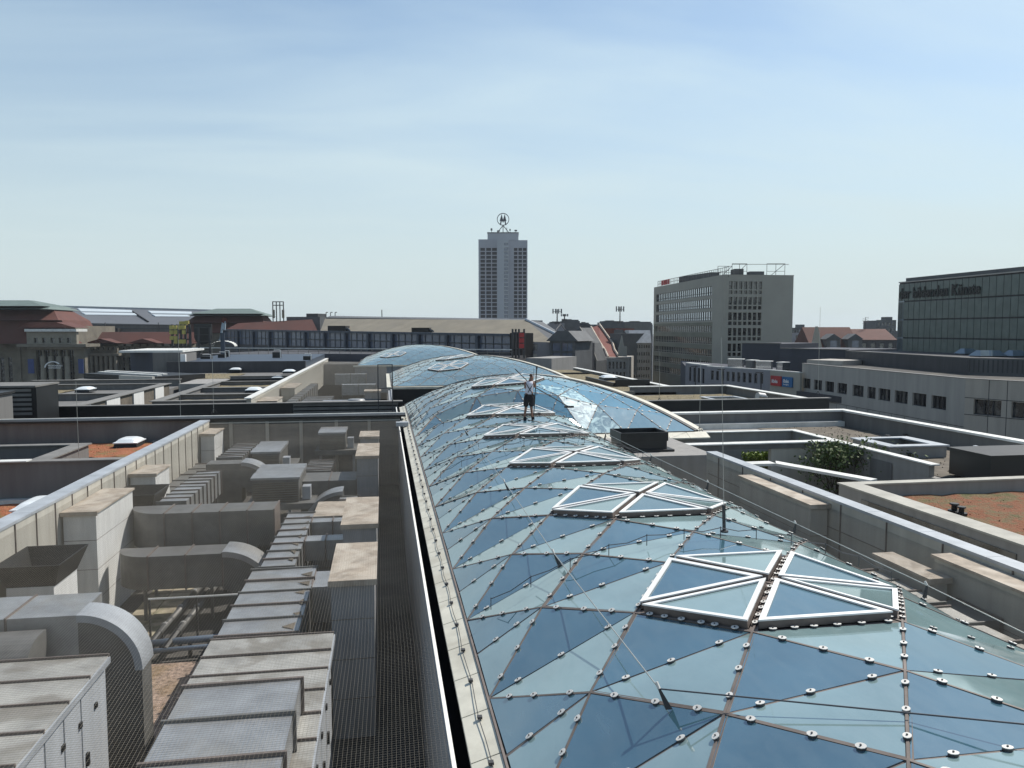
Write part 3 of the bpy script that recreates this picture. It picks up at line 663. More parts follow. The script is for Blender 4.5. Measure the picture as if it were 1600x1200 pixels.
dm.extr([(-8.4, y, z) for y, z in [(14.05, -5.15)] + pf + [(14.05, -6.65)]], (2.6, 0, 0)); dm.build('drum_body', 'steel_dull', t, smooth=False)
MB().box(-8.0, 13.4, YF, -6.2, 14.0, -6.65).build('drum_leg', 'steel_dull', t)
# elbow and arches in the middle distance
t = T('duct_elbow', 'tall arched duct elbow in the middle of the yard, left of the brown louvred units', 'air duct', (-6, 33, YF), 'galvanised ducts in the left service yard')
MB().box(-7.3, 33.0, -7.2, -5.9, 34.0, -5.55).build('duct_body', 'steel_dull', t)
arc_band((-5.9, 33.0, -6.75), .2, 1.2, 0, math.pi / 2, (1, 0, 0), (0, 0, 1), (0, 1, 0), 1.0).build('elbow_body', 'steel_dull', t)
arc_band((-5.9, 32.94, -6.75), 1.1, 1.26, 0, math.pi / 2, (1, 0, 0), (0, 0, 1), (0, 1, 0), 1.1).build('edge_strip', 'steel_duct', t)
t = T('duct_elbow', 'slim arched duct beside the third tall vent shaft, ending in a light upper edge', 'air duct', (-2, 28, YF), 'galvanised ducts in the left service yard')
arc_band((-1.6, 29.4, -7.6), .75, 1.45, math.pi / 2, math.pi, (1, 0, 0), (0, 0, 1), (0, 1, 0), .9).build('elbow_body', 'steel_dull', t)
arc_band((-1.6, 29.33, -7.6), 1.36, 1.50, math.pi / 2, math.pi * .85, (1, 0, 0), (0, 0, 1), (0, 1, 0), 1.0).build('edge_strip', 'steel_duct', t)
duct_x('pale edged duct with angled top leading into the third tall vent shaft', -3.3, -1.15, 31.0, 32.9, -7.3, -6.0, .9, 'steel_dull')
duct_y('ribbed duct top with thin bright stripes behind the third tall vent shaft', -3.4, -2.3, 33.1, 35.9, -7.2, -6.0, .4)
duct_y('ribbed duct behind the tall arched elbow, with bright stripes on top', -7.1, -6.1, 34.2, 38.6, -6.8, -5.5, .5)
duct_y('dark duct lying left of the arched elbow close to the parapet', -8.6, -7.7, 30.4, 37.0, -7.2, -6.2, 1.3, 'steel_dull')
def unit(label, x0, x1, y0, y1, z0, z1, n=3, group='louvred air units in the left service yard'):
    t = T('air_unit', label, 'air unit', ((x0 + x1) / 2, (y0 + y1) / 2, YF), group)
    MB().box(x0, y0, z0, x1, y1, z1 - .1).build('casing', 'steel_dull', t)
    k = MB()
    for i in range(9): k.box(x0 + .03, y0 - .03, z0 + (z1 - .16 - z0) * i / 9, x1 - .03, y0 - .003, z0 + (z1 - .16 - z0) * (i + .45) / 9)
    k.build('louvre', 'bitumen_brown', t)
    for i in range(n):
        a, c = y0 + (y1 - y0) * i / n, y0 + (y1 - y0) * (i + 1) / n
        MB().hexa([(x0 - .05, a, z1 - .1), (x1 + .05, a, z1 - .1), (x1 + .05, c - .05, z1 - .1), (x0 - .05, c - .05, z1 - .1)], [(x0 - .05, a, z1 - .02), (x1 + .05, a, z1 - .02), (x1 + .05, c - .05, z1 + .03), (x0 - .05, c - .05, z1 + .03)]).build('top_sheet', 'steel_duct', t)
    MB().box(x0 - .2, y0 - .3, z0 - .25, x1 + .6, y1 + .2, z0 - .02).build('platform', 'steel_dull', t)
    g = MB()
    for xx in (x0, x1 + .35): g.box(xx, y0, YF, xx + .12, y0 + .12, z0 - .25)
    g.box(x1 + .1, y0 + .3, z0, x1 + .4, y0 + .8, z0 + .5); g.build('support', 'coping_grey', t)
unit('large brown louvred air unit with a three strip sheet top, nearest of the three', -4.95, -3.25, 29.7, 32.5, -6.5, -5.55)
unit('brown louvred air unit behind the large one, left of the yard middle', -5.9, -4.7, 35.5, 38.6, -6.3, -5.45)
unit('small brown louvred air unit near the cross wall, close to the farthest shaft', -3.2, -1.95, 38.6, 40.6, -5.9, -5.05)
# air handling units in front
def ahu(label, x0, x1, y0, y1, z1, seg, doors=None, group='large air handling units in front'):
    t = T('air_handling_unit', label, 'air handling unit', ((x0 + x1) / 2, (y0 + y1) / 2, YF), group)
    MB().box(x0, y0, YF, x1, y1, z1 - .06).build('casing', 'unit_side', t)
    n = max(1, round((y1 - y0) / seg)); rb = MB()
    for i in range(n):
        a, c = y0 + (y1 - y0) * i / n, y0 + (y1 - y0) * (i + 1) / n
        MB().box(x0 - .06, a + .015, z1 - .06, x1 + .06, c - .015, z1 + R.uniform(-.012, .012)).build('top_sheet', 'unit_top', t)
    for i in range(n + 1):
        a = y0 + (y1 - y0) * i / n; MB().box(x0 - .07, a - .015, z1 - .05, x1 + .07, a + .015, z1 + .035).build('seam', 'mullion', t)
    MB().box(x1 + .001, y0, z1 - .12, x1 + .09, y1, z1 - .02).build('drip_rail', 'coping_grey', t)
    if doors:
        yy = y0 + .2; i = 0
        while yy + doors < y1:
            d = MB().box(x1 + .002, yy, YF + .3, x1 + .028, yy + doors - .05, z1 - .2).build('service_door', 'unit_side', t)
            MB().box(x1 + .028, yy + .08, z1 - 1.3, x1 + .07, yy + .14, z1 - 1.1).box(x1 + .028, yy + doors - .14, z1 - .6, x1 + .06, yy + doors - .06, z1 - .52).build('door_handle', 'black_metal', d)
            yy += doors; i += 1
    for yy in (y0 + .8 * i + .5 for i in range(int((y1 - y0) / 1.7))):
        ring = MB(); cx, cy = x1 - .25, yy
        for k in range(8):
            a, c = 2 * math.pi * k / 8, 2 * math.pi * (k + 1) / 8
            ring.tube((cx + .05 * math.cos(a), cy, z1 + .10 + .05 * math.sin(a)), (cx + .05 * math.cos(c), cy, z1 + .10 + .05 * math.sin(c)), .011, 5)
        ring.tube((cx, cy, z1), (cx, cy, z1 + .05), .014, 5); ring.build('lifting_eye', 'iron', t)
    return t
a1 = ahu('weathered sheet topped air handling unit at the bottom left, with white service doors', -8.8, -4.55, 5.0, 13.1, -5.3, .82, .62)
a2 = ahu('weathered sheet topped air handling unit in the centre left foreground', -3.08, -1.04, 5.2, 14.2, -5.6, .78, .9)
t = ahu('low side cabinet attached beyond the white service doors at the bottom left', -4.44, -3.95, 6.5, 10.7, -6.3, .9, .6)
t = duct_y('smooth light duct lying on top of the centre left air handling unit', -2.85, -1.25, 4.2, 11.2, -5.55, -5.08, .95, 'steel_duct', legs=False)
t = T('duct_elbow', 'angled sheet duct standing on the bottom left air handling unit', 'air duct', (-7.6, 8.2, -5.4), 'galvanised ducts in the left service yard')
MB().hexa([(-8.6, 7.9, -5.3), (-6.35, 7.9, -5.3), (-6.35, 9.9, -5.3), (-8.6, 9.9, -5.3)], [(-8.6, 7.9, -4.92), (-6.7, 7.9, -4.92), (-6.15, 9.9, -4.86), (-8.6, 9.9, -4.86)]).build('duct_body', 'steel_duct', t)
MB().box(-6.4, 7.8, -5.3, -6.3, 7.88, -4.9).build('bracket', 'iron', t)
# floor of the yard: gravel, path, pipes
g = MB(); g.box(-6.8, 13.2, YF, -3.25, 19.7, YF + .03); tag(g.build('gravel', 'gravel'), 'brown gravel on the floor of the left yard between the big units', 'gravel', kind='stuff')
g = MB()
for i in range(14):
    for j in range(2): g.box(-7.3 + j * .62, 20.7 + i * .62, YF, -6.72 + j * .62, 21.28 + i * .62, YF + .05 + R.uniform(0, .012))
tag(g.build('slab_path', 'path_slab'), 'weathered beige slab path along the floor of the left yard', 'path', kind='structure')
for x_, lb in ((-5.75, 'grey insulated pipe beside the slab path, left of the pair'), (-5.3, 'grey insulated pipe beside the slab path, right of the pair')):
    t = T('pipe', lb, 'pipe', (x_, 19.5, YF), 'pair of insulated pipes'); MB().tube((x_, 20.4, YF + .55), (x_ + .3, 26, YF + .55), .085, 12).build('pipe_body', 'steel_dull', t, smooth=True)
    k = MB()
    for i in range(4): k.tube((x_ + .07 * i, 20.8 + 1.3 * i, YF + .55), (x_ + .07 * i, 20.92 + 1.3 * i, YF + .55), .1, 12)
    k.build('collar', 'steel_duct', t); MB().box(x_ - .05, 20.5, YF, x_ + .05, 20.6, YF + .46).build('support', 'iron', t); MB().box(x_ + .2, 25, YF, x_ + .3, 25.1, YF + .46).build('support', 'iron', t)
    MB().tube((x_, 20.5, YF + .55), (x_ - .2, 19.9, YF + .3), .1, 10).build('black_end', 'black_metal', t)
t = T('pipe', 'horizontal blue grey pipe crossing the yard above the gravel', 'pipe', (-4.2, 17.4, YF)); MB().tube((-6.0, 20.1, YF + .4), (-3.3, 20.3, YF + .4), .09, 10).tube((-6.0, 19.85, YF + .3), (-3.3, 20.0, YF + .3), .06, 10).build('pipe_body', 'blue_pipe', t, smooth=True)
MB().box(-5.0, 20.1, YF, -4.92, 20.2, YF + .4).build('support', 'iron', t); MB().box(-3.6, 20.1, YF, -3.52, 20.2, YF + .4).build('support', 'iron', t)
# right yard ducts
GRD = 'sheet metal ducts in the right service yard'
duct_y('pale ribbed duct beside the glass roof on the right, nearest stretch', 9.6, 10.7, 7.0, 12.9, -6.2, -5.35, .8, 'unit_top', GRD)
duct_y('pale ribbed duct on the right, middle stretch with a rounded start', 9.9, 10.75, 13.1, 15.2, -6.1, -5.35, .7, 'unit_top', GRD)
duct_y('pale sheet duct on the right in front of the shorter shaft', 9.95, 10.6, 15.4, 17.4, -6.2, -5.6, .65, 'unit_top', GRD)
duct_y('dull sheet duct on the right behind, under the farthest long shaft', 9.8, 11.0, 18.8, 26.0, -6.6, -5.7, 1.1, 'steel_dull', GRD)
duct_x('dark box duct linking the ribbed duct to the nearest right shaft', 10.76, 11.4, 12.4, 13.5, -6.2, -5.45, .6, 'steel_dull', GRD)
b = MB(); b.box(9.3, 24.5, YF, 11.9, 27.9, -6.9); b.build('yard_plinth', 'plaster', mall)

rr = random.Random(21)
for (xa, xb, ya, yb, zt_, own) in ((-3.3, -1.75, 14.7, 19.4, -5.985, dw_), (-3.15, -2.32, 20, 25.4, -5.985, dn_)):
    n_ = 7
    for i in range(n_):
        y = ya + (yb - ya) * (i + .5) / n_; x = xb - rr.uniform(.05, .12); w = rr.uniform(.10, .28)
        k = MB(); k.extr([(x, y - rr.uniform(.12, .28), zt_), (x, y + rr.uniform(.1, .25), zt_), (x - w, y + rr.uniform(-.05, .05), zt_)], (0, 0, .006))
        k.build('foil_patch', 'bitumen_brown', own)
t = T('cable_tray', 'narrow steel cable tray crossing the yard floor behind the pipes', 'cable tray', (-5, 27, YF)); MB().box(-7.6, 28.4, YF + .6, -1.4, 28.7, YF + .68).build('tray', 'coping_grey', t)
for x_ in (-7.0, -4.6, -2.2): MB().box(x_, 28.5, YF, x_ + .08, 28.58, YF + .6).build('support', 'iron', t)
t = T('guard_rail', 'thin steel guard rail standing on the floor of the left yard', 'railing', (-4.6, 21, YF))
for x_ in (-6.3, -5.1, -3.9): MB().box(x_, 21.4, YF, x_ + .05, 21.45, YF + 1.1).build('post', 'iron', t)
MB().tube((-6.3, 21.42, YF + 1.1), (-3.85, 21.42, YF + 1.1), .03).build('handrail', 'coping_light', t)

# ---- bird nets: real crossed strands stretched over the yards
def net(label, x0, x1, y0, y1, zf, sx, sy, r, m='net'):
    g = MB()
    def strand(pts):
        for p, q in zip(pts[:-1], pts[1:]):
            p, q = Vector(p), Vector(q); d = (q - p).normalized(); a = d.cross(Vector((0, 0, 1))).normalized() * r; b = Vector((0, 0, r))
            k = len(g.v); g.v += [tuple(v) for v in (p - a - b * .6, p + a - b * .6, p + b, q - a - b * .6, q + a - b * .6, q + b)]
            g.f += [(k, k + 1, k + 4, k + 3), (k + 1, k + 2, k + 5, k + 4), (k + 2, k, k + 3, k + 5)]
    nx = int((x1 - x0) / sx); ny = int((y1 - y0) / sy); ys = [y0 + (y1 - y0) * i / 14 for i in range(15)]; xs = [x0 + (x1 - x0) * i / 5 for i in range(6)]
    for i in range(nx + 1):
        x = x0 + (x1 - x0) * i / nx; strand([(x + .02 * math.sin(y * .7 + x), y, zf(x, y)) for y in ys])
    for j in range(ny + 1):
        y = y0 + (y1 - y0) * j / ny; strand([(x, y + .03 * math.sin(x * 1.3), zf(x, y)) for x in xs])
    o = g.build('bird_net', m); return tag(o, label, 'bird net', 'bird nets over the service yards')
sag = lambda x, y: -4.82 - .14 * math.sin(math.pi * (x + 9) / 9.8) * (0.6 + .4 * math.sin(y * .9))
net('fine beige bird net stretched over the near left service yard', -8.78, .69, 3.5, 40.9, sag, .05, .05, .0011)
net('fine beige bird net over the narrow right service yard', 8.9, 11.97, 4.0, 27.9, lambda x, y: -4.86 + .0 * x - .06 * math.sin((x - 8.9)), .05, .05, .0012)
net('fine beige bird net over the second yard, behind the louvred wall', -8.9, .3, 54.5, 118.0, lambda x, y: -4.86 - .05 * math.sin(x), .08, .08, .0013)

# ------------------------------------------------------------------ roofs to the right of the right parapet
def roofbox(x0, x1, y0, y1, zt, m='wall_light', zb=-12, name='roof_block'):
    return MB().box(x0, y0, zb, x1, y1, zt).build(name, m, mall)
A_ = P(1311, 755, -4.9); gx0, gy1 = A_.x, A_.y
MB().box(gx0, -5, -12, 27, gy1, -5.35).build('roof_block', 'wall_light', mall)
pz = MB(); pz.box(gx0, -5, -5.35, gx0 + .32, gy1, -4.93); pz.box(gx0 + .32, gy1 - .3, -5.35, 24.6, gy1, -4.93); pz.build('parapet', 'wall_light', mall)
cp = MB(); cp.box(gx0 - .04, -5, -4.93, gx0 + .62, gy1 - .34, -4.88); cp.build('coping', 'coping_mid', mall)
cp = MB(); cp.box(gx0 - .04, gy1 - .34, -4.932, 24.6, gy1 + .05, -4.882); cp.build('coping', 'coping_mid', mall)
MB().box(gx0 - .03, 15.2, -6.0, gx0 - .004, gy1 - 1.2, -5.15).build('recess_sheet', 'window_glass', mall)  # flat dark sheet in place of the dark recess in this wall
tiles('sedum_roof', 'brown and orange sedum roof at the right edge, inside a pale coping', gx0 + .35, 27, 8, gy1 - .35, -5.35, 'sedum_brown', hills=.07)
# planted court with a tree, its light walls
XW = 20.1
MB().box(XW, gy1 + .1, -12, 26, 35.3, -5.5).box(8.9, 35.5, -12, 26, 40.1, -5.5).build('roof_block', 'wall_light', mall)
MB().box(XW - .02, 25.5, -5.5, XW + .2, 35.3, -5.05).box(14.2, 35.3, -12, XW + .2, 35.5, -5.05).build('parapet', 'wall_light', mall)
cp = MB(); cp.box(XW - .1, 25.3, -5.05, XW + .28, 35.2, -5.0); cp.box(14.2, 35.2, -5.052, XW + .28, 35.55, -5.002); cp.build('coping', 'coping_light', mall)
MB().box(12.6, 31.3, -5.25, XW - .1, 31.7, -5.02).build('court_beam', 'wall_grey', mall)
MB().box(12.6, 31.2, -5.02, XW - .1, 31.75, -4.97).build('court_beam_cap', 'coping_light', mall)
b = MB(); b.box(P(1255, 720, -5).x - .1 + 1.2, 31.35, -12, XW - .05, 31.6, -5.26); b.build('court_wall', 'panel_beige', mall)
MB().box(XW - .05, 27.6, -7, XW - .022, 29.0, -5.35).build('wall_panel', 'wall_grey', mall)
MB().box(12.4, gy1 + .1, -12, XW, 35.2, -9).build('court_floor', 'wall_dark', mall)
cp = MB(); c0 = P(1110, 723, -5.4); cp.box(12.7, 28.6, -5.5, 15.6, 29.2, -5.4); cp.hexa([(15.6, 28.6, -5.5), (17.2, 24.8, -5.5), (17.6, 25.0, -5.5), (15.9, 29.2, -5.5)], [(15.6, 28.6, -5.4), (17.2, 24.8, -5.4), (17.6, 25.0, -5.4), (15.9, 29.2, -5.4)]); cp.build('court_rail', 'coping_light', mall)
# outer parapet with bright coping
MB().box(8.9, 40.1, -12, 26.2, 40.5, -4.68).box(25.9, -5, -12, 26.2, 40.1, -4.68).build('parapet', 'wall_grey', mall)
cp = MB(); cp.box(7.5, 40.0, -4.68, 26.3, 40.6, -4.58); cp.build('coping', 'coping_light', mall)
cp = MB(); cp.box(25.8, 2, -4.682, 26.3, 39.99, -4.582); cp.build('coping', 'coping_light', mall)
MB().box(8.9, 39.7, -5.5, 25.8, 40.08, -5.2).build('upstand', 'coping_light', mall)
tiles('gravel_roof', 'brown weathered roof strip behind the court, with small vent pipes', XW + .3, 25.8, 25.2, 39.6, -5.48, 'bitumen_brown', 'planted roof areas', .02)
c0 = P(1390, 700, -4.95)
t = T('roof_hatch', 'big square grey roof upstand with open dark top, inside the bright right parapet', 'roof hatch', (23.3, 31.0, -5.5))
x0, y0 = P(1440, 697, -4.95).x - 1.5, P(1440, 697, -4.95).y
MB().box(x0, y0, -5.5, x0 + 2.7, y0 + .2, -4.98).box(x0, y0 + .2, -5.5, x0 + .2, y0 + 2.6, -4.98).box(x0 + 2.5, y0 + .2, -5.5, x0 + 2.7, y0 + 2.6, -4.98).box(x0 + .2, y0 + 2.4, -5.5, x0 + 2.5, y0 + 2.6, -4.98).build('upstand', 'wall_light', t)
r_ = MB(); r_.box(x0 - .08, y0 - .08, -4.98, x0 + 2.78, y0 + .4, -4.92).box(x0 - .08, y0 + 2.3, -4.98, x0 + 2.78, y0 + 2.68, -4.92).box(x0 - .08, y0 + .4, -4.98, x0 + .5, y0 + 2.3, -4.92).box(x0 + 2.2, y0 + .4, -4.98, x0 + 2.78, y0 + 2.3, -4.92); r_.build('rim', 'coping_grey', t)
MB().box(x0 + .2, y0 + .2, -5.45, x0 + 2.5, y0 + 2.4, -5.3).build('shaft_bottom', 'dark_gap', t)
def vent_pipe(px, py, z, h, r, label, m='black_metal'):
    p = P(px, py, z); g = MB(); g.tube((p.x, p.y, z), (p.x, p.y, z + h), r * .75, 10); g.tube((p.x, p.y, z + h), (p.x, p.y, z + h * 1.18), r * 1.25, 10, r * 1.1)
    g.tube((p.x, p.y, z), (p.x, p.y, z + .06), r * 1.6, 10); return tag(g.build('vent_pipe', m), label, 'vent pipe', 'small black vent pipes on the roofs')
vent_pipe(1370, 700, -5.48, .45, .10, 'taller black vent pipe beside the court wall on the right roof')
vent_pipe(1387, 691, -5.48, .30, .11, 'short black vent pipe between the taller pipe and the roof hatch')
vent_pipe(1414, 686, -5.48, .22, .10, 'black vent pipe just behind the roof hatch on the right')
vent_pipe(1421, 716, -5.45, .2, .09, 'small black vent pipe in front of the roof hatch')
vent_pipe(1491, 800, -5.32, .22, .11, 'black vent pipe with a pale cap on the brown sedum roof, left of two')
vent_pipe(1502, 804, -5.32, .2, .10, 'black vent pipe on the brown sedum roof, right of two')
vent_pipe(241, 701, -5.65, .3, .1, 'black vent pipe right of the dome skylight on the small sedum patch')
vent_pipe(45, 678, -5.65, .3, .1, 'black vent pipe beside the dome skylight on the sedum strip at the left edge')
vent_pipe(275, 684, -5.65, .25, .1, 'black vent pipe close to the left parapet below the cross wall')
def dome(px, py, z, w, d, label, h=.2):
    p = P(px, py, z); t = T('dome_skylight', label, 'dome skylight', (p.x, p.y, z), 'white dome skylights')
    MB().hexa([(p.x - w / 2, p.y - d / 2, z), (p.x + w / 2, p.y - d / 2, z), (p.x + w / 2, p.y + d / 2, z), (p.x - w / 2, p.y + d / 2, z)],
              [(p.x - w * .44, p.y - d * .44, z + .25), (p.x + w * .44, p.y - d * .44, z + .25), (p.x + w * .44, p.y + d * .44, z + .25), (p.x - w * .44, p.y + d * .44, z + .25)]).build('curb', 'black_metal', t)
    g = MB(); n = 8; vs = []
    for i in range(n + 1):
        for j in range(n + 1):
            u, v = 2 * i / n - 1, 2 * j / n - 1; vs.append((p.x + u * w * .47, p.y + v * d * .47, z + .25 + h * (1 - u ** 4) ** .7 * (1 - v ** 4) ** .7))
    g.add(vs, [(i * (n + 1) + j, (i + 1) * (n + 1) + j, (i + 1) * (n + 1) + j + 1, i * (n + 1) + j + 1) for i in range(n) for j in range(n)])
    g.box(p.x - w * .5, p.y - d * .5, z + .22, p.x + w * .5, p.y + d * .5, z + .27); g.build('dome', 'lens_dome', t, smooth=False); return t
dome(60, 798, -6.5, 1.0, 2.1, 'largest white dome skylight on the red sedum at the left edge')
dome(203, 697, -5.7, 1.1, 1.5, 'white dome skylight on the small red sedum patch beside the left parapet')
dome(31, 680, -5.7, 1.0, 1.5, 'white dome skylight on the narrow sedum strip at the left edge below the grey tower')
dome(1545, 724, -5.5, 1.2, 1.6, 'flat white dome skylight on the right roof beside the black box', .14)
b = P(1547, 756, -5.4); t = T('plant_box', 'black boxy plant enclosure at the right edge behind the brown sedum roof', 'plant enclosure', (b.x + 2, b.y + 1, -5.4))
MB().box(b.x, b.y, -5.4, b.x + 4, b.y + 2, -4.45).build('casing', 'black_panel', t); MB().box(b.x - .05, b.y - .05, -4.45, b.x + 4.05, b.y + 2.05, -4.40).build('cap', 'black_metal', t)
b = P(1520, 716, -5.48); t = T('air_conditioner', 'small white condenser unit with a dark pipe loop on the right roof', 'air conditioner', (b.x, b.y, -5.48))
MB().box(b.x - .6, b.y, -5.48, b.x, b.y + .4, -5.2).build('casing', 'white_paint', t); MB().box(b.x + .1, b.y, -5.48, b.x + .25, b.y + .15, -4.95).box(b.x + .3, b.y, -5.48, b.x + .75, b.y + .3, -5.2).build('pipe_box', 'unit_side', t)
# black hood on the wing block
p0, p1 = P(970, 708, -4.86), P(1057, 710, -4.86); t = T('exhaust_hood', 'big black rectangular exhaust hood standing on the grey block beside the glass roof', 'exhaust hood', ((p0.x + p1.x) / 2, p0.y + .8, -4.86))
y0 = p0.y + .25; x0, x1 = p0.x + .1, p1.x - .05
MB().box(x0 - .25, y0 - .2, -4.86, x1 + .25, y0 + 1.6, -4.78).build('base', 'black_metal', t)
MB().box(x0, y0, -4.78, x1, y0 + 1.4, -4.45).build('body', 'black_panel', t)
h = MB(); h.box(x0 - .04, y0 - .04, -4.45, x1 + .04, y0 + .02, -4.1).box(x0 - .04, y0 + 1.38, -4.45, x1 + .04, y0 + 1.44, -4.1).box(x0 - .04, y0 + .02, -4.45, x0 + .02, y0 + 1.38, -4.1).box(x1 - .02, y0 + .02, -4.45, x1 + .04, y0 + 1.38, -4.1); h.build('rim', 'black_metal', t)

# ------------------------------------------------------------------ trees and hedge in the courts
def leafy(name, label, px, py, zt, base, w, h, nl, leafm, group=None, bare=False, d=None, seed=1):
    rr = random.Random(seed); p = D(px, d) if d else P(px, py, zt); t = T(name, label, 'tree', (p.x, p.y, base), group)
    tr = MB(); tips = []
    def grow(a, dr, ln, r, dep):
        q = a + dr * ln; tr.tube(a, q, r, 5, r * .65, caps=False)
        if dep == 0: tips.append(q); return
        for _ in range(3):
            nd = (dr + Vector((rr.uniform(-1, 1), rr.uniform(-1, 1), rr.uniform(-.2, .8))) * .62).normalized(); grow(q, nd, ln * rr.uniform(.6, .85), r * .6, dep - 1)
        tips.append(q)
    hh = h / 2.9
    for k in range(3): grow(Vector((p.x + .1 * k, p.y, base)), Vector((rr.uniform(-.4, .4), rr.uniform(-.3, .3), 1)).normalized(), hh, .035 * h / 2, 4)
    tr.build('branches', 'bark', t)
    if not bare:
        lf = MB()
        for _ in range(nl):
            q = rr.choice(tips) + Vector((rr.gauss(0, .17), rr.gauss(0, .17), rr.gauss(0, .15))) * (w / 2.2); s_ = rr.uniform(.03, .065) * w / 2.2
            a = Vector((rr.uniform(-1, 1), rr.uniform(-1, 1), rr.uniform(-1, 1))).normalized() * s_; c = a.cross(Vector((rr.uniform(-1, 1), rr.uniform(-1, 1), rr.uniform(-1, 1)))).normalized() * s_ * .6
            lf.add([q - a, q + c, q + a, q - c], [(0, 1, 2, 3)])
        lf.build('leaves', leafm, t)
    return t
leafy('tree', 'thin green leafed tree growing in the light walled court on the right', 1322, 745, -6.3, -9, 3.4, 3.9, 2600, 'leaf', seed=9)
hd = MB(); p = P(1217, 722, -5.9); rr = random.Random(3)
for _ in range(2600):
    q = Vector((p.x + rr.uniform(-1.0, 1.0), 32.4 + rr.uniform(0, .8), -5.95 + rr.uniform(-.5, .28))); s_ = rr.uniform(.05, .1); a = Vector((rr.uniform(-1, 1), rr.uniform(-1, 1), rr.uniform(-1, 1))).normalized() * s_; c = a.cross(Vector((0.3, .2, 1))).normalized() * s_ * .6
    hd.add([q - a, q + c, q + a, q - c], [(0, 1, 2, 3)])
t = T('hedge', 'bright green hedge seen through the opening under the court beam', 'hedge', (p.x, 32.8, -6.5)); hd.build('leaves', 'leaf_bright', t); MB().box(p.x - 1, 32.5, -9, p.x + 1, 33.1, -6.2).build('planter', 'bitumen_brown', t)

# ------------------------------------------------------------------ second block of the shopping centre, beyond the alley
sb = T('shopping_centre', 'second block of the shopping centre beyond the dark alley, with black louvred end wall', 'building', (-10, 75, -30))
def sbx(name, m, *bxs):
    k = MB()
    for q in bxs: k.box(*q)
    return k.build(name, m, sb)
xl = P(457, 630, -4.8).x
sbx('dark_wall', 'black_panel', (-21.3, 52.1, -12, xl, 52.4, -4.85), (2.2, 48.5, -12, 30.3, 48.8, -4.75))
k = MB()
for i in range(8): k.box(xl, 52.05, -5.05 - i * .26, .9, 52.3, -4.87 - i * .26)
k.build('louvre', 'coping_dull', sb)
sbx('louvre_back', 'dark_gap', (xl, 52.31, -9, .9, 52.4, -4.86))
sbx('coping', 'coping_dull', (xl, 51.9, -4.85, 1.2, 52.6, -4.78), (-21.3, 52.0, -4.85, xl, 52.5, -4.8), (2.2, 48.4, -4.75, 30.4, 48.9, -4.69))
sbx('roof_block', 'wall_grey', (-60, 52.4, -12, -33, 68, -5.5), (-33, 52.4, -12, -19.7, 84, -5.5), (-15.8, 52.4, -12, -9.3, 90, -5.35), (-32, 84, -12, -9.3, 130, -5.2), (9, 48.8, -12, 29, 62, -5.5), (12, 62, -12, 24.5, 98, -5.3), (-9.3, 118.5, -12, 0.4, 131, -5.2))
# parapets of the long second yard
sbx('yard_parapet', 'panel_beige', (-9.3, 54.5, -12, -9.0, 131, -4.72))
sbx('coping', 'coping_light', (-9.42, 54.3, -4.72, -8.95, 131, -4.64))
sbx('arcade_wall', 'shaft_grey', (.3, 52.6, -12, .5, 64, -5.0), (.5, 52.6, -12, .6, 64.5, -4.9))
sbx('arcade_wall', 'shaft_grey', (-3.8, 102.6, -12, 14.8, 102.8, -4.85))
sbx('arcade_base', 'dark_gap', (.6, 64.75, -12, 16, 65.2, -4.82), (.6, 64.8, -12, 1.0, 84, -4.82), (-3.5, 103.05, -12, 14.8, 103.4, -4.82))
sbx('kerb', 'cream_metal', (0.2, 64.1, -4.92, 16.6, 64.55, -4.74), (.2, 64.55, -4.92, .57, 84, -4.74), (-4, 102.5, -4.92, 15, 102.95, -4.74))
# left half: lit court facade with dark bays
ys = [53, 55.6, 58.6, 61.4, 64.6, 67.2, 70.4, 73, 75.2]
for i in range(0, 8, 2): sbx('white_bay', 'white_brick', (-19.72, ys[i], -9, -19.55, ys[i + 1], -5.0))
for i in range(1, 8, 2): sbx('dark_bay', 'bitumen_brown', (-19.7, ys[i], -9, -19.66, ys[i + 1], -5.0))
sbx('parapet', 'wall_grey', (-60, 53.0, -5.5, -20.2, 53.4, -5.0), (-20.3, 53.0, -5.5, -19.72, 75.4, -5.0), (-30, 64, -5.5, -20.3, 64.4, -5.0), (-40, 75, -5.5, -20.3, 75.4, -5.0), (-27.2, 56, -5.5, -26.8, 64, -5.0), (-33, 79, -6, -19.7, 79.5, -4.85))
sbx('coping', 'coping_dull', (-60, 52.9, -5.0, -20.4, 53.5, -4.95), (-20.4, 52.9, -5.0, -19.5, 75.5, -4.95), (-30, 63.9, -5.0, -20.4, 64.5, -4.95), (-40, 74.9, -5.0, -20.4, 75.5, -4.95), (-33, 78.9, -4.85, -19.6, 79.6, -4.8))
sbx('court_wall', 'wall_light', (-19.3, 77.0, -12, -15.9, 77.3, -5.2), (-19.3, 77.0, -5.2, -15.9, 90, -5.15))
# tray roofs right of the court
sbx('parapet', 'wall_grey', (-15.9, 56.4, -12, -9.35, 56.8, -5.0), (-15.9, 56.8, -5.35, -15.4, 77, -5.0), (-15.4, 61.6, -5.35, -9.35, 62.1, -4.98), (-15.4, 68.6, -5.35, -9.35, 69.0, -4.98), (-15.4, 76.6, -5.35, -9.35, 77, -4.98), (-15.9, 84, -5.35, -9.35, 84.4, -4.9))
sbx('coping', 'coping_dull', (-16.1, 56.3, -5.0, -9.4, 56.9, -4.95), (-16.1, 56.9, -5.0, -15.3, 77.1, -4.95), (-15.3, 61.5, -4.98, -9.4, 62.2, -4.93), (-15.3, 68.5, -4.98, -9.4, 69.1, -4.93), (-15.3, 76.5, -4.98, -9.4, 77.1, -4.93), (-16.0, 83.9, -4.9, -9.4, 84.5, -4.85))
sbx('well_shade', 'dark_gap', (-14.8, 62.6, -5.34, -9.6, 68.2, -5.3))  # flat dark sheet paints the shade of an open well
